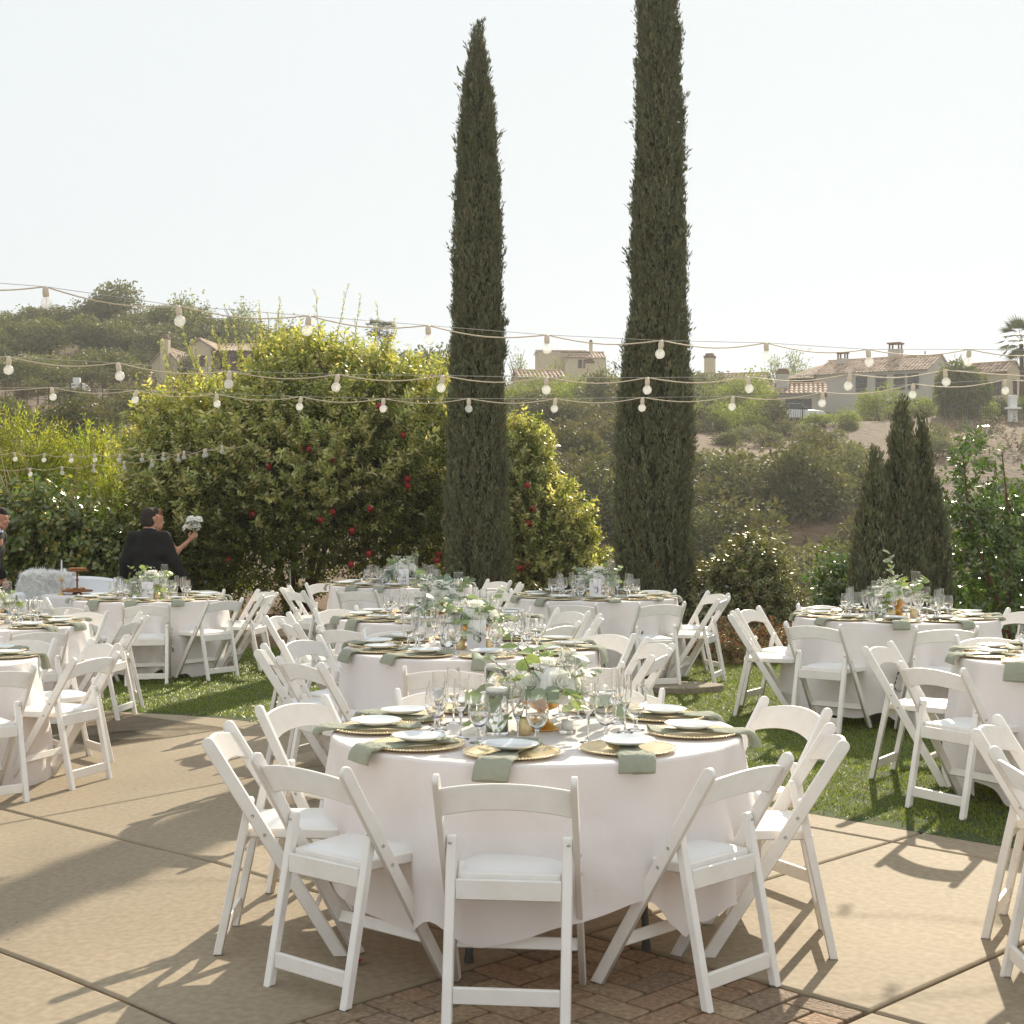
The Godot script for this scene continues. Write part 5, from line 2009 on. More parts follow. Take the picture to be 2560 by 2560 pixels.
func houses() -> void:
	var r := RandomNumberGenerator.new()
	r.seed = 70
	var cream := mat("stucco_cream", srgb(214, 200, 172), 0.95)
	grained(cream, noise_tex(81, 0.05, Color(0.88, 0.87, 0.85), Color(1, 1, 1), 256, 4), 0.5)
	var grey := mat("stucco_grey", srgb(196, 192, 182), 0.95)
	grained(grey, noise_tex(82, 0.05, Color(0.88, 0.87, 0.86), Color(1, 1, 1), 256, 4), 0.5)
	var wood := mat("dark_timber", srgb(92, 70, 54), 0.85)
	# the large villa
	var D := 122.0
	var base := 8.2
	var t := thing("villa", "large pale two storey villa with tiled roof and dark timber balcony on the hill", "house", at(2205, D, base), deg_to_rad(-33))
	t.scale = Vector3.ONE * 0.86
	wing(t, -5.2, 5.6, -4.0, 4.0, 4.8, 6.35, "x", grey, r)
	for x in [-0.6, 1.3, 3.0, 4.3]:
		window(t, Vector3(x, 3.75, 4.0), Vector3.BACK, 0.95, 1.35)
	for x in [0.0, 2.4, 4.2]:
		window(t, Vector3(x, 1.2, 4.0), Vector3.BACK, 1.2, 1.6)
	window(t, Vector3(5.6, 3.6, 1.2), Vector3.RIGHT, 1.0, 1.4)
	window(t, Vector3(5.6, 3.6, -1.4), Vector3.RIGHT, 1.0, 1.4)
	chimney(t, Vector3(-3.6, 5.2, 0.8), 0.9, 1.3, grey, true)
	chimney(t, Vector3(0.9, 5.6, -1.2), 1.15, 1.7, grey, true)
	for x in [1.8, 4.0]:
		var pb := MB.new()
		pb.tube(PackedVector3Array([Vector3(x, 5.8, -0.4), Vector3(x, 6.9, -0.4)]), PackedFloat32Array([0.06]), 6, true)
		obj("vent_pipe", pb, wood, t)
	# timber balcony bay at its far end
	var bay := MB.new()
	bay.rbox(Vector3(-6.4, 2.35, 3.1), Vector3(2.6, 0.25, 2.0), 0.03)
	bay.rbox(Vector3(-6.4, 4.4, 3.1), Vector3(2.7, 0.22, 2.1), 0.03)
	for x in [-7.6, -6.4, -5.3]:
		bay.rbox(Vector3(x, 3.4, 4.05), Vector3(0.16, 1.9, 0.16), 0.02)
	bay.rbox(Vector3(-6.4, 3.35, 2.2), Vector3(2.5, 2.0, 0.12), 0.02)
	var bal := obj("balcony", bay, wood, t)
	for k in 16:
		var s := MB.new()
		s.rbox(Vector3(-7.6 + k * 0.155, 2.95, 4.06), Vector3(0.12, 0.95, 0.06), 0.01)
		obj("board", s, wood, bal)
	window(t, Vector3(-6.3, 3.45, 2.27), Vector3.BACK, 1.3, 1.3, 2)
	var lr := MB.new()
	lr.colored = true
	roof_slope(lr, Vector3(-8.3, 4.45, 4.6), Vector3(-5.0, 4.45, 4.6), Vector3(-6.6, 5.9, 0.0), Vector3(-5.0, 6.2, 0.0), r)
	obj("roof", lr, mat("roof_tile", Color.WHITE), t)
	# its low wing
	var l := thing("low_wing_house", "single storey wing with wide window and square chimney beside the villa", "house", at(1986, 117.0, 8.0), deg_to_rad(-12))
	wing(l, -2.0, 2.3, -2.2, 2.0, 2.35, 3.15, "x", grey, r)
	window(l, Vector3(0.35, 0.95, 2.0), Vector3.BACK, 1.9, 1.8, 2)
	chimney(l, Vector3(-0.9, 2.4, 0.6), 0.95, 1.55, grey)
	# small gabled house at the picture edge
	var g := thing("small_gabled_house", "small cream house with tiled gable beyond the weeping tree", "house", at(2492, 117.0, 8.6), deg_to_rad(-40))
	wing(g, -2.2, 1.4, -1.5, 1.5, 3.45, 4.2, "x", cream, r)
	window(g, Vector3(1.4, 2.3, 0.0), Vector3.RIGHT, 0.6, 1.1)
	window(g, Vector3(0.6, 2.2, 1.5), Vector3.BACK, 0.6, 1.1)
	# the balcony house on the high hill
	var h := thing("balcony_house", "cream stucco house with a long timber balcony on the high hill", "house", at(528, 138.0, 12.2), deg_to_rad(-6))
	wing(h, -5.4, -2.8, -5.0, 0.8, 2.6, 4.0, "z", cream, r)
	wing(h, -1.7, 0.6, -5.0, 1.6, 3.9, 4.65, "z", cream, r)
	wing(h, 0.6, 4.5, -4.5, 0.4, 3.7, 4.5, "x", cream, r)
	wing(h, 4.5, 6.4, -4.0, 0.9, 3.0, 3.6, "x", cream, r)
	chimney(h, Vector3(-4.0, 2.6, 1.0), 0.75, 2.2, cream)
	window(h, Vector3(-0.3, 2.7, 1.6), Vector3.BACK, 0.45, 0.9)
	window(h, Vector3(1.3, 2.5, 0.4), Vector3.BACK, 0.5, 1.2)
	window(h, Vector3(2.8, 2.4, 0.4), Vector3.BACK, 1.5, 1.5, 3)
	window(h, Vector3(5.1, 2.0, 0.9), Vector3.BACK, 0.5, 0.9)
	window(h, Vector3(5.9, 2.0, 0.9), Vector3.BACK, 0.5, 0.9)
	var deck := MB.new()
	deck.rbox(Vector3(2.55, 1.38, 1.1), Vector3(3.9, 0.2, 1.4), 0.03)
	deck.rbox(Vector3(2.55, 3.5, 1.72), Vector3(4.0, 0.16, 0.16), 0.02)
	for k in 5:
		deck.rbox(Vector3(0.68 + k * 0.93, 2.5, 1.72), Vector3(0.13, 1.9, 0.13), 0.02)
	deck.rbox(Vector3(2.55, 2.05, 1.78), Vector3(3.8, 0.08, 0.08), 0.01)
	var dk := obj("balcony", deck, wood, h)
	for k in 26:
		var s := MB.new()
		s.rbox(Vector3(0.78 + k * 0.142, 1.76, 1.78), Vector3(0.07, 0.54, 0.05), 0.008)
		obj("baluster", s, wood, dk)
	var br := MB.new()
	br.colored = true
	roof_slope(br, Vector3(0.5, 3.55, 2.1), Vector3(4.6, 3.55, 2.1), Vector3(0.5, 4.0, 0.2), Vector3(4.6, 4.0, 0.2), r)
	obj("roof", br, mat("roof_tile", Color.WHITE), h)
	# the roof and chimney lower on the slope
	var s1 := thing("sunken_house", "low tiled roof with one stout chimney below the balcony house", "house", at(312, 122.0, 11.3), deg_to_rad(5))
	wing(s1, -1.0, 2.0, -2.0, 0.6, 0.9, 1.3, "x", cream, r)
	chimney(s1, Vector3(-0.2, 1.0, 0.2), 0.55, 1.5, cream)
	# houses between and beyond the cypresses
	var c := thing("hilltop_house", "pale house with a wide hipped top on the skyline between the cypresses", "house", at(1432, 160.0, 14.0), 0.1)
	wing(c, -3.6, 1.6, -4.0, 0.0, 4.1, 4.4, "x", cream, r, -3.0, 0.15)
	wing(c, -1.0, 3.4, -3.6, 1.2, 3.4, 4.2, "x", cream, r, -3.0, 0.15)
	chimney(c, Vector3(2.1, 4.0, -1.0), 0.35, 1.2, cream)
	for x in [0.6, 1.2]: window(c, Vector3(x, 2.8, 1.2), Vector3.BACK, 0.35, 0.8)
	var c2 := thing("tile_roofed_house", "low house with a light tiled roof and dark porch below the skyline house", "house", at(1420, 128.0, 10.2), 0.15)
	wing(c2, -4.4, -0.6, -2.5, 1.2, 2.3, 3.0, "x", cream, r)
	wing(c2, -0.6, 3.4, -2.0, 1.0, 1.6, 2.2, "x", cream, r)
	window(c2, Vector3(1.4, 0.9, 1.0), Vector3.BACK, 2.2, 1.0, 3)
	chimney(c2, Vector3(1.9, 1.8, 0.0), 0.65, 1.9, cream)
	var c3 := thing("low_tiled_house", "low house with shallow tiled roof and chimney beyond the tall cypress", "house", at(1830, 132.0, 10.6), -0.35)
	wing(c3, -3.0, 3.0, -2.5, 1.5, 1.9, 2.7, "x", cream, r)
	chimney(c3, Vector3(-2.0, 2.0, 0.0), 0.85, 2.2, cream)
	# fences, a wall, a car, things on the slope
	var iron := mat("black_iron", srgb(58, 56, 52), 0.6, 0.4)
	for q in [[1926, 2012, 107.0, 7.15, 1.15, "grey railing in front of the low wing of the villa"], [2362, 2600, 101.0, 6.85, 1.0, "dark iron railing along the slope below the villa garden"]]:
		var f := thing("railing_fence", q[5], "fence", Vector3.ZERO, 0.0, "railings on the hillside")
		var p0 := at(q[0], q[2])
		var p1 := at(q[1], q[2])
		p0.y = land(p0.x, p0.z)
		p1.y = land(p1.x, p1.z)
		f.position = p0
		var n := int(p0.distance_to(p1) / 0.16)
		for yy in [0.12, 1.0]:
			var bb := MB.new()
			bb.bar(Vector3(0, q[4] * yy, 0), p1 - p0 + Vector3(0, q[4] * yy, 0), 0.05, 0.05, 0.01)
			obj("rail", bb, iron, f)
		for k in n + 1:
			var o := p0.lerp(p1, float(k) / n) - p0
			var bb := MB.new()
			var thick := 0.09 if k % 14 == 0 else 0.03
			bb.rbox(o + Vector3(0, q[4] * 0.5, 0), Vector3(thick, q[4] * (1.15 if k % 14 == 0 else 1.0), thick), 0.006)
			obj("picket" if k % 14 else "post", bb, iron, f)
	var wf := thing("wire_fence", "thin post and wire fence across the grassy slope on the high hill", "fence", at(-40, 96.0))
	var w0 := at(-40, 96.0)
	var wx := PackedVector3Array()
	for k in 12:
		var p := at(-40 + k * 27.0, 96.0 - k * 0.6)
		p.y = land(p.x, p.z)
		var bb := MB.new()
		bb.tube(PackedVector3Array([p - w0 + Vector3(0, -0.3, 0), p - w0 + Vector3(0, 1.3, 0)]), PackedFloat32Array([0.045]), 6, true)
		obj("post", bb, wood, wf)
		wx.append(p - w0 + Vector3(0, 1.15, 0))
	for dy in [0.0, -0.4, -0.8]:
		var bb := MB.new()
		var pts := PackedVector3Array()
		for p in wx: pts.append(p + Vector3(0, dy, 0))
		bb.tube(pts, PackedFloat32Array([0.012]), 4)
		obj("wire", bb, iron, wf)
	var white := mat("white_plaster", srgb(226, 224, 218), 0.8)
	var wl := thing("garden_terrace", "curved white terrace wall with a block on top on the high slope", "wall", at(196, 108.0, 0.0))
	wl.position.y = land(wl.position.x, wl.position.z) - 0.1
	var wb := MB.new()
	var poly := PackedVector2Array()
	for i in 13: poly.append(Vector2(-0.85 + 1.7 * i / 12.0, 0.55 - 0.35 * pow(absf(i / 6.0 - 1.0), 2.0)))
	poly.append(Vector2(0.85, -1.2))
	poly.append(Vector2(-0.85, -1.2))
	wb.extrude(poly, 0.5, 0.05, Transform3D(Basis.IDENTITY, Vector3(0, 0.15, 0)))
	obj("curved_wall", wb, white, wl)
	var wc := MB.new()
	wc.rbox(Vector3(-0.1, 0.86, 0), Vector3(0.5, 0.34, 0.35), 0.03)
	obj("top_block", wc, white, wl)
	var pil := thing("garden_pillar", "pale stone pillar with flat cap beyond the villa railing", "pillar", at(2531, 100.0))
	pil.position.y = land(pil.position.x, pil.position.z)
	var pb2 := MB.new()
	pb2.rbox(Vector3(0, 0.9, 0), Vector3(0.5, 1.8, 0.5), 0.03)
	obj("shaft", pb2, white, pil)
	var pb3 := MB.new()
	pb3.rbox(Vector3(-0.1, 0.9, 0.35), Vector3(1.0, 0.14, 0.5), 0.03)
	obj("ledge", pb3, white, pil)
	car(at(1986, 109.5))


func car(p: Vector3) -> void:
	p.y = land(p.x, p.z) + 0.15
	var t := thing("parked_car", "pale car parked behind the railing by the low wing", "car", p, 0.25)
	var body := MB.new()
	var o := PackedVector2Array([Vector2(-2.1, 0.35), Vector2(2.1, 0.35), Vector2(2.15, 0.75), Vector2(1.9, 0.92), Vector2(0.95, 1.0), Vector2(-1.55, 1.02), Vector2(-2.05, 0.95), Vector2(-2.15, 0.6)])
	body.extrude(o, 1.7, 0.08, Transform3D.IDENTITY)
	obj("body", body, mat("car_paint", srgb(206, 208, 206), 0.2, 0.2), t)
	var cab := MB.new()
	cab.extrude(PackedVector2Array([Vector2(1.0, 0.98), Vector2(0.2, 1.45), Vector2(-1.1, 1.45), Vector2(-1.6, 1.0)]), 1.4, 0.06, Transform3D.IDENTITY)
	obj("cabin_glass", cab, mat("window_pane", Color.WHITE), t)
	for x in [-1.35, 1.35]:
		for z in [-0.8, 0.8]:
			var w := MB.new()
			w.lathe(PackedVector2Array([Vector2(0, -0.1), Vector2(0.3, -0.1), Vector2(0.33, -0.06), Vector2(0.33, 0.06), Vector2(0.3, 0.1), Vector2(0, 0.1)]), 16, Transform3D(Basis(Vector3.RIGHT, PI / 2), Vector3(x, 0.33, z)))
			obj("wheel", w, mat("tyre_black", srgb(38, 38, 38), 0.8), t)


# ------------------------------------------------------------------ string lights
func bulb_string(label: String, pts: Array, d0: float, d1: float, size: float, ext := 1.5, px0 := 0.0, px1 := 2560.0, wire := true) -> void:
	var t := thing("string_lights", label, "string lights", at(pts[0][0], lerpf(d0, d1, (pts[0][0] - px0) / (px1 - px0))), 0.0, "strings of globe bulbs over the garden")
	var org := t.position
	var rub := mat("cord_grey", srgb(206, 190, 166), 0.6)
	var soc := mat("socket_white", srgb(216, 202, 180), 0.5)
	var gl := mat("bulb_glass", Color(0.97, 0.97, 0.95, 0.42), 0.3)
	gl.backlight_enabled = true
	gl.backlight = Color(1, 1, 0.98)
	gl.transparency = BaseMaterial3D.TRANSPARENCY_ALPHA
	var tops := PackedVector3Array()
	size *= 1.12
	var k := size / 0.047
	var bm := MB.new()
	bm.lathe(PackedVector2Array([Vector2(0.0, -0.0235), Vector2(0.009, -0.0217), Vector2(0.0166, -0.0166), Vector2(0.0217, -0.009), Vector2(0.0235, 0.0), Vector2(0.0217, 0.009), Vector2(0.0166, 0.0166), Vector2(0.011, 0.0215), Vector2(0.0095, 0.026)]), 20, Transform3D(Basis.from_scale(Vector3.ONE * k), Vector3.ZERO))
	var bulb := bm.mesh()
	var sm := MB.new()
	sm.lathe(PackedVector2Array([Vector2(0, 0.024), Vector2(0.0105, 0.024), Vector2(0.0125, 0.03), Vector2(0.0125, 0.05), Vector2(0.0095, 0.06), Vector2(0.006, 0.066), Vector2(0, 0.066)]), 12, Transform3D(Basis.from_scale(Vector3.ONE * k), Vector3.ZERO))
	var socket := sm.mesh()
	var fm := MB.new()
	fm.tube(PackedVector3Array([Vector3(-0.003, 0.024, 0) * k, Vector3(-0.006, 0.002, 0) * k, Vector3(0, -0.004, 0) * k, Vector3(0.006, 0.002, 0) * k, Vector3(0.003, 0.024, 0) * k]), PackedFloat32Array([0.0006 * k]), 4)
	var fil := fm.mesh()
	var r := RandomNumberGenerator.new()
	r.seed = int(pts[0][0]) + 3
	for q in pts:
		var d := lerpf(d0, d1, (q[0] - px0) / (px1 - px0))
		var p := at(q[0], d, high(q[1], d)) - org
		var s := obj("socket", socket, soc, t)
		s.position = p
		s.rotation = Vector3(r.randf_range(-0.15, 0.15), r.randf() * TAU, r.randf_range(-0.15, 0.15))
		var b := obj("bulb", bulb, gl, s)
		obj("filament", fil, mat("filament", srgb(150, 140, 120), 0.4, 0.6), s)
		tops.append(p + s.basis * Vector3(0, 0.064 * k, 0))
	var dirv := (tops[-1] - tops[0]).normalized()
	var line := PackedVector3Array([tops[0] - dirv * ext])
	line.append_array(tops)
	line.append(tops[-1] + dirv * ext)
	var cord := PackedVector3Array()
	for i in line.size() - 1:
		for j in 8:
			var q := j / 8.0
			cord.append(line[i].lerp(line[i + 1], q) - Vector3(0, 0.030 * k * sin(q * PI), 0))
	cord.append(line[-1])
	var cb := MB.new()
	cb.tube(cord, PackedFloat32Array([0.0028 * k]), 6)
	obj("cord", cb, rub, t)
	if wire:
		var wb := MB.new()
		wb.tube(line, PackedFloat32Array([0.0014]), 4)
		obj("support_wire", wb, mat("zinc", Color.WHITE), t)


func lights() -> void:
	bulb_string("string of large globe bulbs, uppermost of the strings across the garden", [[-205, 735], [117, 758], [450, 803], [768, 827], [1072, 850], [1368, 872], [1650, 885], [1917, 890], [2173, 905], [2420, 905], [2655, 908]], 6.5, 8.6, 0.047)
	bulb_string("string of globe bulbs, middle one of the strings across the garden", [[22, 925], [300, 940], [572, 960], [840, 968], [1103, 970], [1366, 975], [1618, 975], [1873, 972], [2120, 965], [2365, 955]], 8.0, 9.0, 0.047)
	bulb_string("string of globe bulbs, lowest of the strings across the garden", [[133, 993], [338, 1000], [543, 1010], [749, 1017], [958, 1022], [1172, 1022], [1386, 1022], [1605, 1020], [1830, 1017], [2055, 1008], [2281, 987], [2513, 977]], 10.9, 9.8, 0.047)
	bulb_string("small distant string of bulbs in front of the lime shrubs", [[-40, 1142], [38, 1148], [110, 1150], [178, 1151], [238, 1150], [298, 1150], [355, 1149], [408, 1147], [460, 1143], [510, 1139], [556, 1130]], 19.0, 19.8, 0.055, 0.3, 0.0, 560.0, false)
	bulb_string("small distant string of bulbs, the lower sagging one by the lime shrubs", [[-20, 1186], [76, 1186], [156, 1182], [235, 1176], [310, 1169], [380, 1163], [446, 1150], [516, 1137]], 19.5, 20.2, 0.055, 0.4, 0.0, 560.0, false)


# ------------------------------------------------------------------ people
# a smooth skin over tapered bones: [a, b, radius a, radius b, flatten along z]
func skin(bones: Array, cell: float, blend: float) -> MB:
	var lo := Vector3(1e9, 1e9, 1e9)
	var hi := -lo
	for q in bones:
		var rr: float = maxf(q[2], q[3]) + blend + cell * 2.0
		lo = lo.min((q[0] as Vector3).min(q[1]) - Vector3.ONE * rr)
		hi = hi.max((q[0] as Vector3).max(q[1]) + Vector3.ONE * rr)
	var nx := int((hi.x - lo.x) / cell) + 2
	var ny := int((hi.y - lo.y) / cell) + 2
	var nz := int((hi.z - lo.z) / cell) + 2
	var f := PackedFloat32Array()
	f.resize(nx * ny * nz)
	f.fill(1.0)
	for q in bones:
		var a: Vector3 = q[0]
		var b: Vector3 = q[1]
		var ra: float = q[2]
		var rb: float = q[3]
		var fz: float = q[4] if q.size() > 4 else 1.0
		var ab := b - a
		var l2 := maxf(ab.length_squared(), 1e-9)
		var pad := maxf(ra, rb) + blend + cell * 2.0
		var l := ((a.min(b) - Vector3.ONE * pad - lo) / cell).floor()
		var h := ((a.max(b) + Vector3.ONE * pad - lo) / cell).ceil()
		for z in range(maxi(0, int(l.z)), mini(nz - 1, int(h.z)) + 1):
			for y in range(maxi(0, int(l.y)), mini(ny - 1, int(h.y)) + 1):
				var row := (z * ny + y) * nx
				for x in range(maxi(0, int(l.x)), mini(nx - 1, int(h.x)) + 1):
					var p := lo + Vector3(x, y, z) * cell
					var t := clampf((p - a).dot(ab) / l2, 0.0, 1.0)
					var dv := p - a - ab * t
					dv.z *= fz
					var d := dv.length() - lerpf(ra, rb, t)
					var o := f[row + x]
					var k := maxf(blend - absf(d - o), 0.0) / blend
					f[row + x] = minf(d, o) - k * k * blend * 0.25
	var m := MB.new()
	var id := PackedInt32Array()
	id.resize(nx * ny * nz)
	id.fill(-1)
	var offs := [0, 1, nx, nx + 1, nx * ny, nx * ny + 1, nx * ny + nx, nx * ny + nx + 1]
	for z in nz - 1:
		for y in ny - 1:
			var row := (z * ny + y) * nx
			for x in nx - 1:
				var i := row + x
				var inside := 0
				for o in offs:
					if f[i + o] < 0.0: inside += 1
				if inside == 0 or inside == 8:
					continue
				var sum := Vector3.ZERO
				var cnt := 0
				for e in [[0, 1], [2, 3], [4, 5], [6, 7], [0, 2], [1, 3], [4, 6], [5, 7], [0, 4], [1, 5], [2, 6], [3, 7]]:
					var u := f[i + offs[e[0]]]
					var w := f[i + offs[e[1]]]
					if (u < 0.0) != (w < 0.0):
						var t := u / (u - w)
						var p0 := Vector3(e[0] & 1, (e[0] >> 1) & 1, e[0] >> 2)
						var p1 := Vector3(e[1] & 1, (e[1] >> 1) & 1, e[1] >> 2)
						sum += p0.lerp(p1, t)
						cnt += 1
				var g := Vector3(f[i + 1] - f[i] + f[i + offs[7]] - f[i + offs[6]], f[i + nx] - f[i] + f[i + offs[7]] - f[i + offs[5]], f[i + nx * ny] - f[i] + f[i + offs[7]] - f[i + offs[3]])
				id[i] = m.vert(lo + (Vector3(x, y, z) + sum / cnt) * cell, g.normalized())
	var sx := 1
	var sy := nx
	var sz := nx * ny
	for z in range(1, nz - 1):
		for y in range(1, ny - 1):
			for x in range(1, nx - 1):
				var i := (z * ny + y) * nx + x
				var s := f[i] < 0.0
				if s != (f[i + sx] < 0.0): m.quad(id[i], id[i - sy], id[i - sy - sz], id[i - sz])
				if s != (f[i + sy] < 0.0): m.quad(id[i], id[i - sx], id[i - sx - sz], id[i - sz])
				if s != (f[i + sz] < 0.0): m.quad(id[i], id[i - sx], id[i - sx - sy], id[i - sy])
	return m


func hand_bones(w: Vector3, d: Vector3, palm: Vector3, curl := 0.5) -> Array:
	# wrist, direction of the fingers, the way the palm faces
	var side := d.cross(palm).normalized()
	var out := [[w, w + d * 0.045, 0.022, 0.024], [w + d * 0.02 + side * 0.018, w + d * 0.075 + side * 0.026, 0.014, 0.012], [w + d * 0.02 - side * 0.018, w + d * 0.07 - side * 0.026, 0.014, 0.012], [w + d * 0.03, w + d * 0.08, 0.017, 0.013]]
	for k in 4:
		var o := side * (0.028 - k * 0.0185)
		var ln: float = [0.068, 0.078, 0.072, 0.056][k]
		var a := w + d * 0.078 + o
		var b := a + (d + palm * curl * 0.6).normalized() * ln * 0.5
		var c := b + (d * (1.0 - curl) + palm * (curl * 1.4)).normalized() * ln * 0.55
		out.append([a, b, 0.0095, 0.0088])
		out.append([b, c, 0.0088, 0.0072])
	var t0 := w + d * 0.022 + side * 0.026
	var t1 := t0 + (d * 0.6 + side * 0.8 + palm * 0.3).normalized() * 0.035
	out.append([t0, t1, 0.013, 0.0105])
	out.append([t1, t1 + (d * 0.9 + palm * 0.4 + side * 0.1).normalized() * 0.032, 0.0105, 0.008])
	return out


# faces local -z; h = crown height; returns bones for head and neck round point c (base of the skull)
func head_bones(c: Vector3, yaw: float) -> Array:
	var b := Basis(Vector3.UP, yaw)
	var out := []
	for q in [
		[[0, 0.09, 0.012], [0, 0.10, -0.03], 0.083, 0.08], [[0, 0.05, -0.03], [0, 0.06, -0.05], 0.07, 0.062], [[0, -0.015, -0.045], [0, -0.03, -0.072], 0.05, 0.036], [[-0.03, -0.012, -0.05], [0.03, -0.012, -0.05], 0.036, 0.036],
		[[0, 0.062, -0.106], [0, 0.028, -0.126], 0.011, 0.015], [[-0.03, 0.078, -0.098], [0.03, 0.078, -0.098], 0.013, 0.013], [[-0.03, 0.022, -0.095], [0.03, 0.022, -0.095], 0.022, 0.022],
		[[-0.018, -0.004, -0.102], [0.018, -0.004, -0.102], 0.009, 0.009], [[-0.014, -0.017, -0.099], [0.014, -0.017, -0.099], 0.010, 0.010],
		[[-0.079, 0.04, 0.0], [-0.083, 0.07, 0.01], 0.012, 0.015], [[0.079, 0.04, 0.0], [0.083, 0.07, 0.01], 0.012, 0.015], [[0, -0.13, 0.02], [0, 0.0, 0.0], 0.062, 0.054]]:
		out.append([c + b * Vector3(q[0][0], q[0][1], q[0][2]), c + b * Vector3(q[1][0], q[1][1], q[1][2]), q[2], q[3]])
	return out


func hair_bones(c: Vector3, yaw: float, long := 0.0) -> Array:
	var b := Basis(Vector3.UP, yaw)
	var out := []
	for q in [[[0, 0.115, 0.02], [0, 0.12, -0.035], 0.082, 0.076], [[0, 0.06, 0.035], [0, 0.09, 0.02], 0.076, 0.082], [[-0.03, 0.03, 0.03], [0.03, 0.03, 0.03], 0.058, 0.058], [[-0.045, 0.165, -0.06], [0.045, 0.16, -0.06], 0.028, 0.03]]:
		out.append([c + b * Vector3(q[0][0], q[0][1], q[0][2]), c + b * Vector3(q[1][0], q[1][1], q[1][2]), q[2], q[3]])
	if long > 0.0:
		out.append([c + b * Vector3(-0.03, 0.05, 0.05), c + b * Vector3(-0.04, -long, 0.07), 0.06, 0.035])
		out.append([c + b * Vector3(0.03, 0.05, 0.05), c + b * Vector3(0.04, -long, 0.07), 0.06, 0.035])
	return out


func face_features(t: Node, c: Vector3, yaw: float) -> void:
	var b := Basis(Vector3.UP, yaw)
	for s in [-1.0, 1.0]:
		var e := MB.new()
		e.ball(c + b * Vector3(s * 0.031, 0.058, -0.101), Vector3(0.011, 0.008, 0.006), 8, 6, b)
		obj("eye", e, mat("eye_dark", srgb(54, 42, 36), 0.3), t)
		var br := MB.new()
		br.tube(PackedVector3Array([c + b * Vector3(s * 0.016, 0.079, -0.111), c + b * Vector3(s * 0.036, 0.084, -0.108), c + b * Vector3(s * 0.05, 0.077, -0.097)]), PackedFloat32Array([0.003, 0.0042, 0.002]), 5)
		obj("eyebrow", br, mat("hair_dark", srgb(44, 34, 28), 0.6), t)
	var mo := MB.new()
	mo.tube(PackedVector3Array([c + b * Vector3(-0.022, -0.009, -0.106), c + b * Vector3(0, -0.01, -0.113), c + b * Vector3(0.022, -0.009, -0.106)]), PackedFloat32Array([0.002, 0.004, 0.002]), 5)
	obj("lips", mo, mat("lip", srgb(164, 98, 88), 0.5), t)


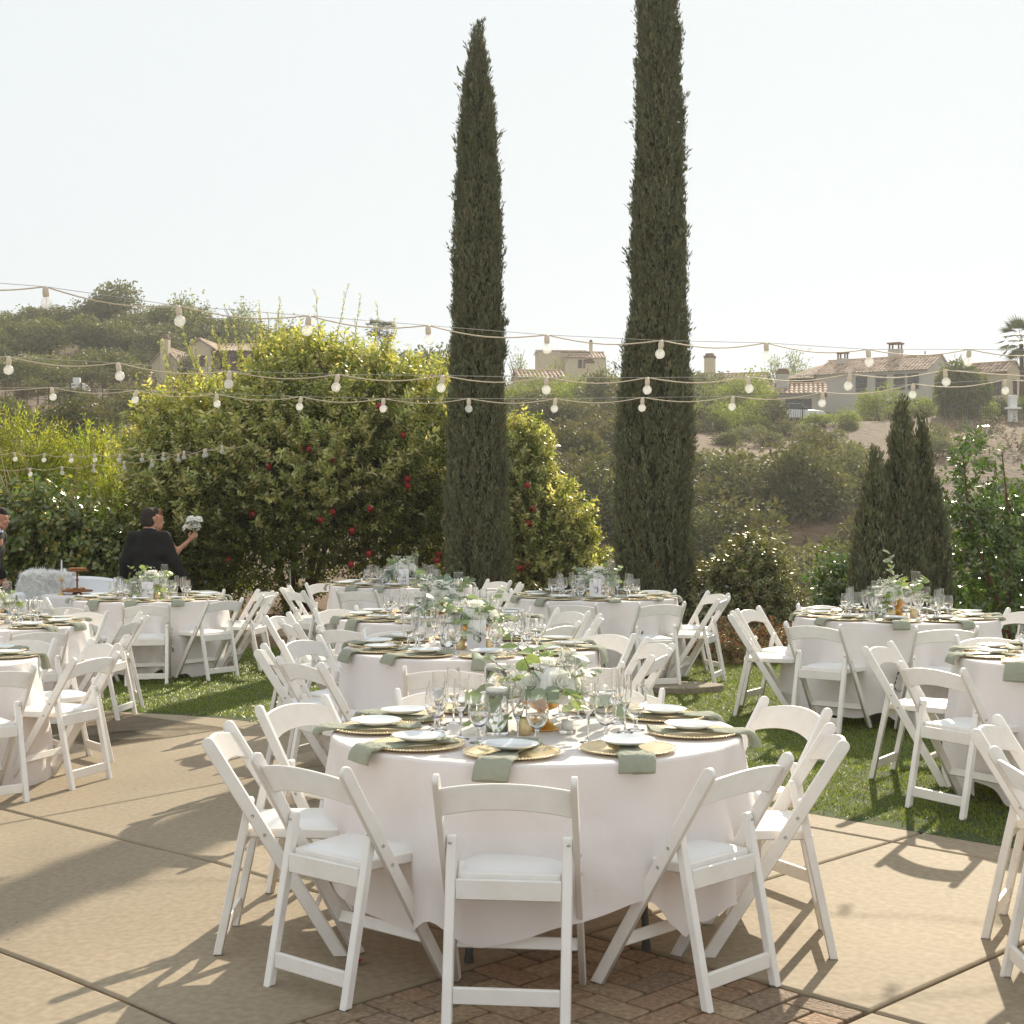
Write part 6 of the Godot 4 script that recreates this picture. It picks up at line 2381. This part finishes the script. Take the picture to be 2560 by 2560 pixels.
func suited_man(label: String, pos: Vector3, turn: float, elb: Array, wri: Array, head_yaw: float, lean: float, hair: Color) -> void:
	var t := thing("person", label, "person", pos, turn)
	var skin_m := mat("skin", srgb(190, 138, 112), 0.55)
	skin_m.subsurf_scatter_enabled = true
	skin_m.subsurf_scatter_strength = 0.15
	var L := Basis(Vector3.RIGHT, -lean)
	var hip := Vector3(0, 0.93, 0)
	var up := func(v: Vector3) -> Vector3: return hip + L * (v - hip)
	var skull: Vector3 = up.call(Vector3(0, 1.575, -0.01))
	var sh := [up.call(Vector3(-0.185, 1.43, 0)), up.call(Vector3(0.185, 1.43, 0))]
	var feet := [Vector3(-0.11, 0.0, -0.1), Vector3(0.11, 0.0, 0.14)]
	var knees := [Vector3(-0.105, 0.5, -0.10), Vector3(0.105, 0.5, 0.02)]
	# the body under the clothes: one surface, coarse for the trunk, fine for head and hands
	var body := skin([[hip, up.call(Vector3(0, 1.40, 0)), 0.125, 0.12, 1.25], [up.call(Vector3(-0.12, 1.36, 0)), up.call(Vector3(0.12, 1.36, 0)), 0.095, 0.095, 1.2], [sh[0], elb[0], 0.052, 0.042], [elb[0], wri[0], 0.04, 0.028], [sh[1], elb[1], 0.052, 0.042], [elb[1], wri[1], 0.04, 0.028],
		[Vector3(-0.09, 0.9, 0), knees[0], 0.085, 0.06], [knees[0], feet[0] + Vector3(0, 0.09, 0.02), 0.055, 0.04], [Vector3(0.09, 0.9, 0), knees[1], 0.085, 0.06], [knees[1], feet[1] + Vector3(0, 0.09, 0.02), 0.055, 0.04], [up.call(Vector3(0, 1.38, 0)), skull, 0.07, 0.055]], 0.02, 0.05)
	body.merge(skin(head_bones(skull, head_yaw), 0.007, 0.018))
	for k in 2:
		var d: Vector3 = (wri[k] - elb[k]).normalized()
		body.merge(skin(hand_bones(wri[k], d, (Vector3(-1 if k else 1, 0, -0.5)).normalized(), 0.55), 0.0045, 0.008))
	obj("body", body, skin_m, t)
	face_features(t, skull, head_yaw)
	obj("hair", skin(hair_bones(skull, head_yaw), 0.008, 0.02), mat("hair_%d" % int(hair.r * 255), hair, 0.9), t)
	# clothes
	var cloth := mat("dark_suiting", srgb(17, 15, 15), 0.9)
	if cloth.albedo_texture == null:
		grained(cloth, noise_tex(91, 0.12, Color(0.75, 0.73, 0.72), Color(1, 1, 1), 256, 3), 6.0, noise_tex(92, 0.015, Color.BLACK, Color.WHITE, 256, 3, true, 4.0), 0.6)
	var jb := [[up.call(Vector3(-0.155, 1.405, 0)), up.call(Vector3(0.155, 1.405, 0)), 0.078, 0.078, 1.0], [up.call(Vector3(-0.05, 1.45, -0.005)), up.call(Vector3(0.05, 1.45, -0.005)), 0.062, 0.062], [up.call(Vector3(-0.12, 1.27, 0)), up.call(Vector3(0.12, 1.27, 0)), 0.125, 0.125, 1.15], [up.call(Vector3(-0.10, 1.08, 0)), up.call(Vector3(0.10, 1.08, 0)), 0.118, 0.118, 1.15], [up.call(Vector3(-0.125, 0.86, 0.01)), up.call(Vector3(0.125, 0.86, 0.01)), 0.12, 0.12, 1.05], [up.call(Vector3(-0.13, 0.78, 0.02)), up.call(Vector3(0.13, 0.78, 0.02)), 0.11, 0.11, 1.05], [up.call(Vector3(0, 1.42, 0.02)), up.call(Vector3(0, 0.8, 0.01)), 0.12, 0.13, 1.15]]
	for k in 2:
		jb.append([sh[k], elb[k], 0.074, 0.062])
		jb.append([elb[k], wri[k].lerp(elb[k], 0.06), 0.060, 0.046])
	obj("jacket", skin(jb, 0.0135, 0.05), cloth, t)
	var tb := []
	for k in 2:
		tb.append([Vector3(-0.09 if k == 0 else 0.09, 0.9, 0), knees[k], 0.105, 0.08])
		tb.append([knees[k], feet[k] + Vector3(0, 0.08, 0.01), 0.078, 0.066])
	obj("trousers", skin(tb, 0.016, 0.03), mat("dark_trousers", srgb(15, 14, 15), 0.9), t)
	for k in 2:
		obj("shoe", skin([[feet[k] + Vector3(0, 0.045, 0.06), feet[k] + Vector3(0, 0.035, -0.16), 0.044, 0.036], [feet[k] + Vector3(0, 0.06, 0.05), feet[k] + Vector3(0, 0.09, 0.04), 0.045, 0.04]], 0.01, 0.02), mat("shoe_black", srgb(22, 20, 20), 0.25), t)
	var col := MB.new()
	var cb := Basis(Vector3.RIGHT, 0.25 - lean)
	col.lathe(PackedVector2Array([Vector2(0.074, -0.03), Vector2(0.070, 0.022), Vector2(0.065, 0.028), Vector2(0.061, 0.01)]), 24, Transform3D(cb, skull + Vector3(0, -0.066, 0.014)))
	obj("shirt_collar", col, mat("shirt_white", srgb(214, 222, 238), 0.7), t)


func people() -> void:
	var gy := fall(-4.2) - 0.02
	var d := 17.0
	# walking away, arms held out from his sides
	suited_man("man in a dark suit seen from behind, walking away past table one", at(372, d, gy - 0.06), deg_to_rad(-6),
		[Vector3(-0.265, 1.15, 0.03), Vector3(0.30, 1.16, 0.02)], [Vector3(-0.315, 0.92, -0.03), Vector3(0.43, 0.955, 0.02)], deg_to_rad(-28), 0.02, srgb(46, 37, 31))
	# the second man, only his profile inside the frame
	suited_man("dark haired man in a dark suit in profile at the left picture edge", at(-38, d + 0.3, fall(-5.9)), deg_to_rad(-92),
		[Vector3(-0.25, 1.15, -0.03), Vector3(0.25, 1.15, -0.02)], [Vector3(-0.22, 0.93, -0.13), Vector3(0.22, 0.93, -0.12)], 0.0, 0.22, srgb(38, 30, 27))
	# the woman he walks with, mostly hidden by him
	var w := thing("person", "woman in pale grey holding up white flowers, half hidden behind the man", "person", at(384, d + 0.75, gy), deg_to_rad(20))
	var skull := Vector3(0.0, 1.50, 0)
	var sk := mat("skin_fair", srgb(206, 150, 124), 0.55)
	var sh1 := Vector3(0.155, 1.36, 0)
	var el1 := Vector3(0.27, 1.17, -0.08)
	var wr1 := Vector3(0.43, 1.32, -0.04)
	var sh0 := Vector3(-0.155, 1.36, 0)
	var el0 := Vector3(-0.21, 1.1, 0.02)
	var wr0 := Vector3(-0.2, 0.86, -0.05)
	var body := skin([[Vector3(0, 0.9, 0), Vector3(0, 1.33, 0), 0.12, 0.1, 1.3], [Vector3(-0.1, 1.31, 0), Vector3(0.1, 1.31, 0), 0.075, 0.075, 1.2], [sh1, el1, 0.042, 0.034], [el1, wr1, 0.033, 0.023], [sh0, el0, 0.042, 0.034], [el0, wr0, 0.033, 0.023], [Vector3(-0.08, 0.88, 0), Vector3(-0.08, 0.48, 0), 0.085, 0.055], [Vector3(-0.08, 0.48, 0), Vector3(-0.08, 0.06, 0.02), 0.05, 0.032], [Vector3(0.08, 0.88, 0), Vector3(0.08, 0.48, 0), 0.085, 0.055], [Vector3(0.08, 0.48, 0), Vector3(0.08, 0.06, 0.02), 0.05, 0.032], [Vector3(0, 1.33, 0), skull, 0.055, 0.046]], 0.018, 0.045)
	body.merge(skin(head_bones(skull, deg_to_rad(-70)), 0.007, 0.018))
	body.merge(skin(hand_bones(wr1, (wr1 - el1).normalized(), Vector3(-0.3, 0.2, -1).normalized(), 0.9), 0.0045, 0.008))
	body.merge(skin(hand_bones(wr0, Vector3(0, -1, -0.1).normalized(), Vector3(1, 0, 0), 0.4), 0.0045, 0.008))
	obj("body", body, sk, w)
	face_features(w, skull, deg_to_rad(-70))
	obj("hair", skin(hair_bones(skull, deg_to_rad(-70), 0.12), 0.008, 0.02), mat("hair_auburn", srgb(126, 72, 46), 0.5), w)
	var dr := MB.new()
	var rows := []
	for q in [[1.30, 0.125, 0.9], [1.22, 0.135, 0.85], [1.08, 0.115, 0.85], [0.98, 0.125, 0.9], [0.85, 0.165, 1.0], [0.6, 0.21, 1.0], [0.3, 0.26, 1.0], [0.06, 0.31, 1.0]]:
		var row := PackedVector3Array()
		for j in 40:
			var a := TAU * j / 40.0
			var f: float = 1.0 + (0.07 * sin(a * 9.0) * clampf((1.0 - q[0]) * 1.2, 0, 1))
			row.append(Vector3(cos(a) * q[1] * f, q[0], sin(a) * q[1] * q[2] * f))
		rows.append(row)
	dr.sheet(rows, true)
	for i in dr.n.size():
		if dr.n[i].dot(Vector3(dr.v[i].x, 0, dr.v[i].z)) < 0: dr.n[i] = -dr.n[i]
	var d2 := MB.new()
	d2.v = dr.v; d2.n = dr.n; d2.c = dr.c; d2.uv = dr.uv
	for i in range(0, dr.ix.size(), 3): d2.tri(dr.ix[i], dr.ix[i + 1], dr.ix[i + 2])
	obj("dress", d2, mat("dress_grey", srgb(206, 204, 206), 0.8), w)
	# the flowers in her raised hand: a thing of their own
	var hold: Vector3 = w.transform * (wr1 + (wr1 - el1).normalized() * 0.07)
	var bq := thing("bouquet", "bunch of white roses held up in front of the dark pomegranate leaves", "bouquet", hold, 0.4)
	var r := RandomNumberGenerator.new()
	r.seed = 5
	for k in 11:
		var o := Vector3(r.randfn(0, 0.05), 0.12 + r.randf_range(-0.04, 0.08), r.randfn(0, 0.045))
		var f := obj("rose", rose_mesh, mat("petal_white", Color.WHITE), bq)
		var dd := (o - Vector3(0, 0.02, 0)).normalized()
		f.transform = Transform3D(aim(dd, r, 1.25), o)
		branch(bq, "stalk", [o, Vector3(0, 0.0, 0), Vector3(-o.x * 0.3, -0.12, -o.z * 0.3)], 0.003, 0.0025, mat("stem_green", srgb(96, 116, 66), 0.6), 5)


# ------------------------------------------------------------------ the settee corner and small things
func corner() -> void:
	var d := 18.2
	var y := fall(-5.6) + 0.12
	var white := mat("settee_linen", srgb(242, 243, 245), 0.75)
	var t := thing("settee", "white upholstered settee with a rounded back under the fruit tree", "settee", at(176, d, y), 0.05)
	var back := MB.new()
	var poly := PackedVector2Array()
	for i in 21:
		var u := i / 10.0 - 1.0
		poly.append(Vector2(u * 0.66, 0.70 + 0.07 * (1.0 - u * u) - (0.10 * pow(absf(u), 8.0))))
	poly.append(Vector2(0.66, 0.18))
	poly.append(Vector2(-0.66, 0.18))
	back.extrude(poly, 0.16, 0.05, Transform3D(Basis(Vector3.RIGHT, -0.1), Vector3(0, 0, -0.3)))
	obj("backrest", back, white, t)
	var seat := MB.new()
	seat.rbox(Vector3(0, 0.33, 0.05), Vector3(1.24, 0.2, 0.6), 0.06)
	obj("seat", seat, white, t)
	for s in [-1.0, 1.0]:
		var a := MB.new()
		a.rbox(Vector3(s * 0.6, 0.38, 0.03), Vector3(0.14, 0.42, 0.62), 0.06)
		obj("armrest", a, white, t)
		for z in [-0.28, 0.28]:
			var l := MB.new()
			l.lathe(PackedVector2Array([Vector2(0.014, 0), Vector2(0.024, 0.2)]), 10, Transform3D(Basis.IDENTITY, Vector3(s * 0.55, 0.02, z)))
			obj("leg", l, mat("dark_timber", Color.WHITE), t)
	for x in [-0.4, -0.13, 0.13, 0.4]:
		for yy in [0.5, 0.62]:
			var b := MB.new()
			b.ball(Vector3(x, yy, -0.21), Vector3(0.014, 0.014, 0.008), 8, 5)
			obj("tuft_button", b, white, t)
	# a fluffy white throw over one end
	var r := RandomNumberGenerator.new()
	r.seed = 19
	var th := thing("fur_throw", "fluffy white throw hanging over one end of the settee", "throw", t.position + Vector3(-0.32, 0.0, -0.02), 0.05)
	var rows := []
	for i in 15:
		var row := PackedVector3Array()
		for j in 17:
			var u := j / 16.0 - 0.5
			var v := i / 14.0
			var over := clampf(v * 2.0, 0, 1)
			var p := Vector3(u * 0.62 - 0.1 * v, 0, 0)
			if v < 0.3:
				p.y = lerpf(0.45, 0.795, v / 0.3)
				p.z = -0.42
			elif v < 0.42:
				p.y = 0.80
				p.z = lerpf(-0.42, -0.19, (v - 0.3) / 0.12)
			else:
				p.y = lerpf(0.79, 0.36, (v - 0.42) / 0.58)
				p.z = lerpf(-0.18, 0.12, pow((v - 0.42) / 0.58, 1.4))
			p += Vector3(r.randfn(0, 0.008), r.randfn(0, 0.012) + 0.03 * cos(u * 3.0), r.randfn(0, 0.01))
			row.append(p)
		rows.append(row)
	var tb := MB.new()
	tb.sheet(rows)
	var fur := mat("white_fur", srgb(250, 249, 246), 0.95)
	fur.backlight_enabled = true
	fur.backlight = Color(0.5, 0.5, 0.5)
	obj("base_cloth", tb, fur, th)
	var hair := MB.new()
	for k in 9:
		var s := unit(r) * 0.3 + Vector3(0, 1, 0)
		leaf_quad(hair, Vector3(r.randfn(0, 0.01), 0, r.randfn(0, 0.01)), s.normalized(), s.cross(unit(r)).normalized(), r.randf_range(0.02, 0.045), 0.0022)
	var xs := []
	for i in range(0, tb.ix.size(), 3):
		for k in 5:
			var a := r.randf()
			var b2 := r.randf() * (1.0 - a)
			var p := tb.v[tb.ix[i]].lerp(tb.v[tb.ix[i + 1]], a).lerp(tb.v[tb.ix[i + 2]], b2)
			var nn := tb.n[tb.ix[i]]
			if nn.z < 0 and p.z > -0.3: nn = -nn
			xs.append(Transform3D(aim((nn + Vector3(0, -0.6, 0) + unit(r) * 0.5).normalized(), r, r.randf_range(0.8, 1.5)), p))
	many("fur", hair.mesh(), fur, xs, th)
	# little cake table with a taper and a two tier stand
	var c := at(176, 16.9, fall(-5.0))
	var ct := thing("side_table", "small white clothed table in front of the settee", "table", c)
	var tt := MB.new()
	tt.lathe(PackedVector2Array([Vector2(0.40, 0.02), Vector2(0.345, 0.4), Vector2(0.32, 0.70), Vector2(0.31, 0.725), Vector2(0.29, 0.735), Vector2(0, 0.735)]), 48, Transform3D.IDENTITY, func(a: float, i: int) -> float: return 1.0 + (0.05 * sin(a * 9.0) * (1.0 - i * 0.4) if i < 2 else 0.0))
	obj("skirted_top", tt, mat("white_linen", Color.WHITE), ct)
	var cs := thing("candlestick", "thin gold candlestick with a tall white taper beside the wooden stand", "candlestick", c + Vector3(-0.07, 0.736, 0.1))
	var s1 := MB.new()
	s1.lathe(PackedVector2Array([Vector2(0, 0), Vector2(0.045, 0), Vector2(0.04, 0.008), Vector2(0.01, 0.02), Vector2(0.006, 0.06), Vector2(0.012, 0.075), Vector2(0.006, 0.09), Vector2(0.005, 0.15), Vector2(0.022, 0.165), Vector2(0.024, 0.17), Vector2(0.012, 0.175), Vector2(0.012, 0.2), Vector2(0, 0.2)]), 16)
	obj("stick", s1, mat("antique_gold", Color.WHITE), cs)
	var s2 := MB.new()
	s2.lathe(PackedVector2Array([Vector2(0.0105, 0.19), Vector2(0.008, 0.385), Vector2(0.003, 0.395), Vector2(0, 0.396)]), 12)
	obj("taper", s2, mat("candle_wax", Color.WHITE), cs)
	var st := thing("tiered_stand", "two tier wooden stand piled with pastries on the small table", "cake stand", c + Vector3(0.07, 0.736, -0.02))
	var wood := mat("olive_wood", srgb(176, 112, 62), 0.6)
	grained(wood, noise_tex(95, 0.04, Color(0.6, 0.55, 0.5), Color(1, 1, 1), 256, 4), 5.0)
	for q in [[0.03, 0.175], [0.26, 0.12]]:
		var b := MB.new()
		b.lathe(PackedVector2Array([Vector2(0, q[0]), Vector2(q[1] - 0.01, q[0]), Vector2(q[1], q[0] + 0.008), Vector2(q[1] - 0.004, q[0] + 0.018), Vector2(0, q[0] + 0.016)]), 30)
		obj("tier", b, wood, st)
		for k in 13:
			var a := r.randf() * TAU
			var rr: float = sqrt(r.randf()) * (q[1] - 0.03)
			var f := MB.new()
			f.ball(Vector3(cos(a) * rr, q[0] + 0.03, sin(a) * rr), Vector3(r.randf_range(0.018, 0.03), 0.014, 0.018), 8, 6, Basis(Vector3.UP, r.randf() * TAU))
			obj("pastry", f, mat("pastry", srgb(186, 128, 76), 0.7), st)
	var pole := MB.new()
	pole.lathe(PackedVector2Array([Vector2(0.06, 0.0), Vector2(0.05, 0.015), Vector2(0.012, 0.05), Vector2(0.01, 0.14), Vector2(0.018, 0.16), Vector2(0.01, 0.18), Vector2(0.012, 0.28), Vector2(0, 0.29)]), 14)
	obj("stem", pole, wood, st)
	# a thin metal stake by the planting bed
	var sp := thing("metal_stake", "thin grey metal stake standing at the edge of the planting bed", "stake", at(727, 20.6, fall(-2.8) + 0.12))
	var sb := MB.new()
	sb.tube(PackedVector3Array([Vector3(0, -0.1, 0), Vector3(-0.01, 0.78, 0)]), PackedFloat32Array([0.014]), 8, true)
	obj("rod", sb, mat("zinc", Color.WHITE), sp)
	# a few dry leaf scraps blown over the patio
	var scrap := MB.new()
	leaf_quad(scrap, Vector3.ZERO, Vector3(1, 0.12, 0).normalized(), Vector3(0, 0.1, 1).normalized(), 0.022, 0.006)
	var bits := []
	for k in 34:
		var p := mn(r.randf_range(-9.0, -0.5), r.randf_range(1.5, 6.3), 0.002)
		bits.append(Transform3D(Basis(Vector3.UP, r.randf() * TAU).scaled(Vector3.ONE * r.randf_range(0.5, 1.2)), p))
	tag(many("leaf_litter", scrap.mesh(), mat("dry_leaf", srgb(122, 92, 58), 0.9), bits), "tiny dry leaf scraps scattered over the patio", "")
	# one red petal under the front table
	var pt := MB.new()
	var prs := []
	for i in 6:
		var row := PackedVector3Array()
		for j in 7:
			var u := j / 6.0 - 0.5
			var v := i / 5.0
			row.append(Vector3(u * 0.05 * sin(0.35 + v * 2.3), 0.004 + 0.05 * u * u * 4.0 * 0.12 + 0.008 * v * v, v * 0.03))
		prs.append(row)
	pt.sheet(prs)
	var pm := mat("red_petal", srgb(158, 14, 34), 0.5)
	var po := tag(obj("rose_petal", pt, pm), "single dark red rose petal lying on the patio beside the front table", "petal") as MeshInstance3D
	po.position = at(886, 5.19, 0.001)
	po.rotation.y = 0.9
	po.scale = Vector3.ONE * 1.1


# ------------------------------------------------------------------ the scene
func _ready() -> void:
	var cam := Camera3D.new()
	cam.name = "camera"
	cam.fov = 37.85
	cam.near = 0.05
	cam.far = 1500.0
	cam.position = Vector3(0, EYE, 0)
	cam.rotation_degrees = Vector3(-0.2, 0, 0)
	add_child(cam)
	cam.current = true
	var env := Environment.new()
	env.background_mode = Environment.BG_SKY
	var sky := ProceduralSkyMaterial.new()
	sky.sky_top_color = srgb(168, 172, 174)
	sky.sky_horizon_color = srgb(169, 173, 174)
	sky.sky_curve = 0.22
	sky.ground_bottom_color = srgb(120, 112, 100)
	sky.ground_horizon_color = srgb(190, 186, 178)
	sky.sun_angle_max = 8.0
	sky.sun_curve = 0.12
	env.sky = Sky.new()
	env.sky.sky_material = sky
	env.tonemap_mode = Environment.TONE_MAPPER_LINEAR
	env.tonemap_exposure = 2.15
	env.fog_enabled = false
	env.volumetric_fog_enabled = true
	env.volumetric_fog_density = 0.0005
	env.volumetric_fog_albedo = srgb(246, 248, 248)
	env.volumetric_fog_anisotropy = 0.5
	env.sdfgi_enabled = true
	env.ssao_enabled = true
	env.ssil_enabled = true
	var we := WorldEnvironment.new()
	we.name = "world_environment"
	we.environment = env
	add_child(we)
	var sun := DirectionalLight3D.new()
	sun.name = "sun"
	sun.light_energy = 0.95
	sun.light_color = srgb(255, 241, 216)
	sun.light_angular_distance = 0.6
	sun.shadow_enabled = true
	add_child(sun)
	var az := deg_to_rad(18.5)
	var el := deg_to_rad(29.0)
	var towards := Vector3(sin(az) * cos(el), sin(el), -cos(az) * cos(el))
	sun.look_at_from_position(towards * 50.0, Vector3.ZERO)

	# ---- large structure
	make_terrain()
	make_patio()
	make_lawn()
	make_path()
	houses()

	# ---- planting
	make_cypress_sprays()
	cypress("tall slim cypress with a pointed tip, the shorter of the two", [[at(1193, 18.5, -0.25), [[0, 0.40], [0.9, 0.41], [2.0, 0.385], [3.15, 0.345], [3.9, 0.31], [5.2, 0.285], [6.15, 0.24], [6.6, 0.205], [7.1, 0.14], [7.45, 0.075], [7.78, 0.012]]]], 7, 420.0)
	cypress("tallest cypress, broad and cut off by the top of the picture", [
		[at(1646, 17.2, -0.25), [[0, 0.41], [0.9, 0.41], [2.2, 0.39], [3.2, 0.355], [4.0, 0.32], [5.0, 0.295], [6.2, 0.265], [7.0, 0.235], [7.7, 0.205], [8.8, 0.16], [9.7, 0.07], [10.3, 0.01]]],
		[at(1572, 17.1, -0.25), [[0, 0.10], [1.5, 0.15], [2.6, 0.12], [3.2, 0.07], [3.75, 0.01]]]], 8, 420.0)
	cypress("short bushy cypress with several points behind the lawn table", [
		[at(2255, 14.6, -0.25), [[0, 0.36], [0.8, 0.37], [1.5, 0.26], [2.1, 0.14], [2.5, 0.085], [2.85, 0.01]]],
		[at(2190, 14.5, -0.25), [[0, 0.2], [0.8, 0.26], [1.5, 0.2], [2.0, 0.09], [2.35, 0.01]]],
		[at(2305, 14.7, -0.25), [[0, 0.24], [0.9, 0.25], [1.6, 0.17], [2.2, 0.08], [2.68, 0.01]]],
		[at(2338, 14.6, -0.25), [[0, 0.14], [0.8, 0.16], [1.4, 0.10], [2.05, 0.01]]]], 9, 420.0, "bushy_cypress")
	garden_plants()
	make_crowns()
	hillside()

	# ---- tables, chairs and what stands on them
	chair0 = make_chair()
	make_settings_meshes()
	make_flower_meshes()
	var front := Vector3(0.09, 0, -5.6)
	dress(front, "the front table", [[-6, 0.83, 0], [39, 0.80, 6], [80, 0.86, 4], [121, 1.02, -4], [162, 1.0], [-161, 1.0], [-126, 1.0, 4], [-83, 0.93, -6], [-46, 0.86, 6]],
		[-46, -9, 32, 78, 120, 152, -153, -117, -88], 11, {"drop": 0.53, "hem": 0.05, "water": 0.5})
	var tops := front + Vector3(0, 0.754, 0)
	arrangement(tops + Vector3(0.025, 0, -0.01), 0.6, "the front table", 3)
	vase(tops + Vector3(-0.145, 0, 0.12), 0.19, 0.043, 0.83, "low glass cylinder vase with a floating candle on the front table")
	vase(tops + Vector3(-0.15, 0, -0.15), 0.27, 0.043, 0.8, "middling glass cylinder vase with a floating candle on the front table")
	vase(tops + Vector3(0.115, 0, 0.09), 0.335, 0.031, 0.0, "tall empty glass cylinder vase on the front table")
	votive(tops + Vector3(-0.045, 0, 0.12), "gold votive cup beside the flower bowl on the front table")
	var six := Vector3(-0.24, 0, -8.87)
	dress(six, "table six", ring(10, -8, 0.97, 21), angles(10, -26), 21)
	center_set(six, "table six", 22, "6")
	var third := Vector3(-0.555, 0, -11.3)
	dress(third, "the third centre table", ring(10, -25, 0.97, 31), angles(10, -12), 31)
	center_set(third, "the third centre table", 33, "")
	var two := Vector3(-1.19, 0, -16.0)
	dress(two, "table two", ring(10, -18, 0.97, 41), angles(10, -4), 41)
	center_set(two, "table two", 43, "2")
	var tree_t := Vector3(0.77, 0, -13.9)
	dress(tree_t, "the tall cypress table", ring(9, -13, 0.97, 51), angles(10, 2), 51)
	center_set(tree_t, "the tall cypress table", 54, "0")
	var lawn := Vector3(2.93, 0, -11.4)
	dress(lawn, "the bushy cypress table", [[2, 0.95, 0], [-43, 0.97, 4], [-94, 1.0, -6], [-126, 1.0, 3], [-165, 1.0], [46, 0.97, 2], [84, 0.98], [113, 1.0, -4], [160, 1.0]], angles(10, -14), 61)
	center_set(lawn, "the bushy cypress table", 66, "", true)
	var near_right := Vector3(3.25, 0, -8.3)
	dress(near_right, "the right edge lawn table", [[-63, 0.98, 5], [-118, 0.98, -6], [-170, 1.0], [-22, 0.95]], angles(10, -90), 71)
	var corner_t := Vector3(2.85, 0, -5.0)
	dress(corner_t, "the near corner table", [[-82, 0.98, -10], [-124, 1.0, 6]], angles(10, -80), 81)
	var one := Vector3(-3.66, 0, -15.1)
	dress(one, "table one", [[12, 0.97, 0], [48, 0.97, 4], [88, 0.98, -8], [120, 0.98], [-24, 0.98], [-62, 0.98], [-100, 1.0], [165, 1.0], [-140, 1.0]], angles(10, 4), 91)
	center_set(one, "table one", 93, "1")
	var mid_left := Vector3(-4.2, 0, -12.0)
	dress(mid_left, "the left edge table", [[36, 0.97, 0], [78, 0.97, 5], [116, 0.98, -5], [0, 0.97], [158, 0.98]], angles(10, 14), 101)
	center_set(mid_left, "the left edge table", 105, "")
	var near_left := Vector3(-3.67, 0, -9.06)
	dress(near_left, "the near left table", [[44, 0.98, 0], [80, 1.0, -10], [124, 0.98, 4], [164, 1.0]], angles(10, 100), 111, {"drop": 0.73, "hem": 0.05})

	# ---- hanging lights, people and small things
	lights()
	people()
	corner()
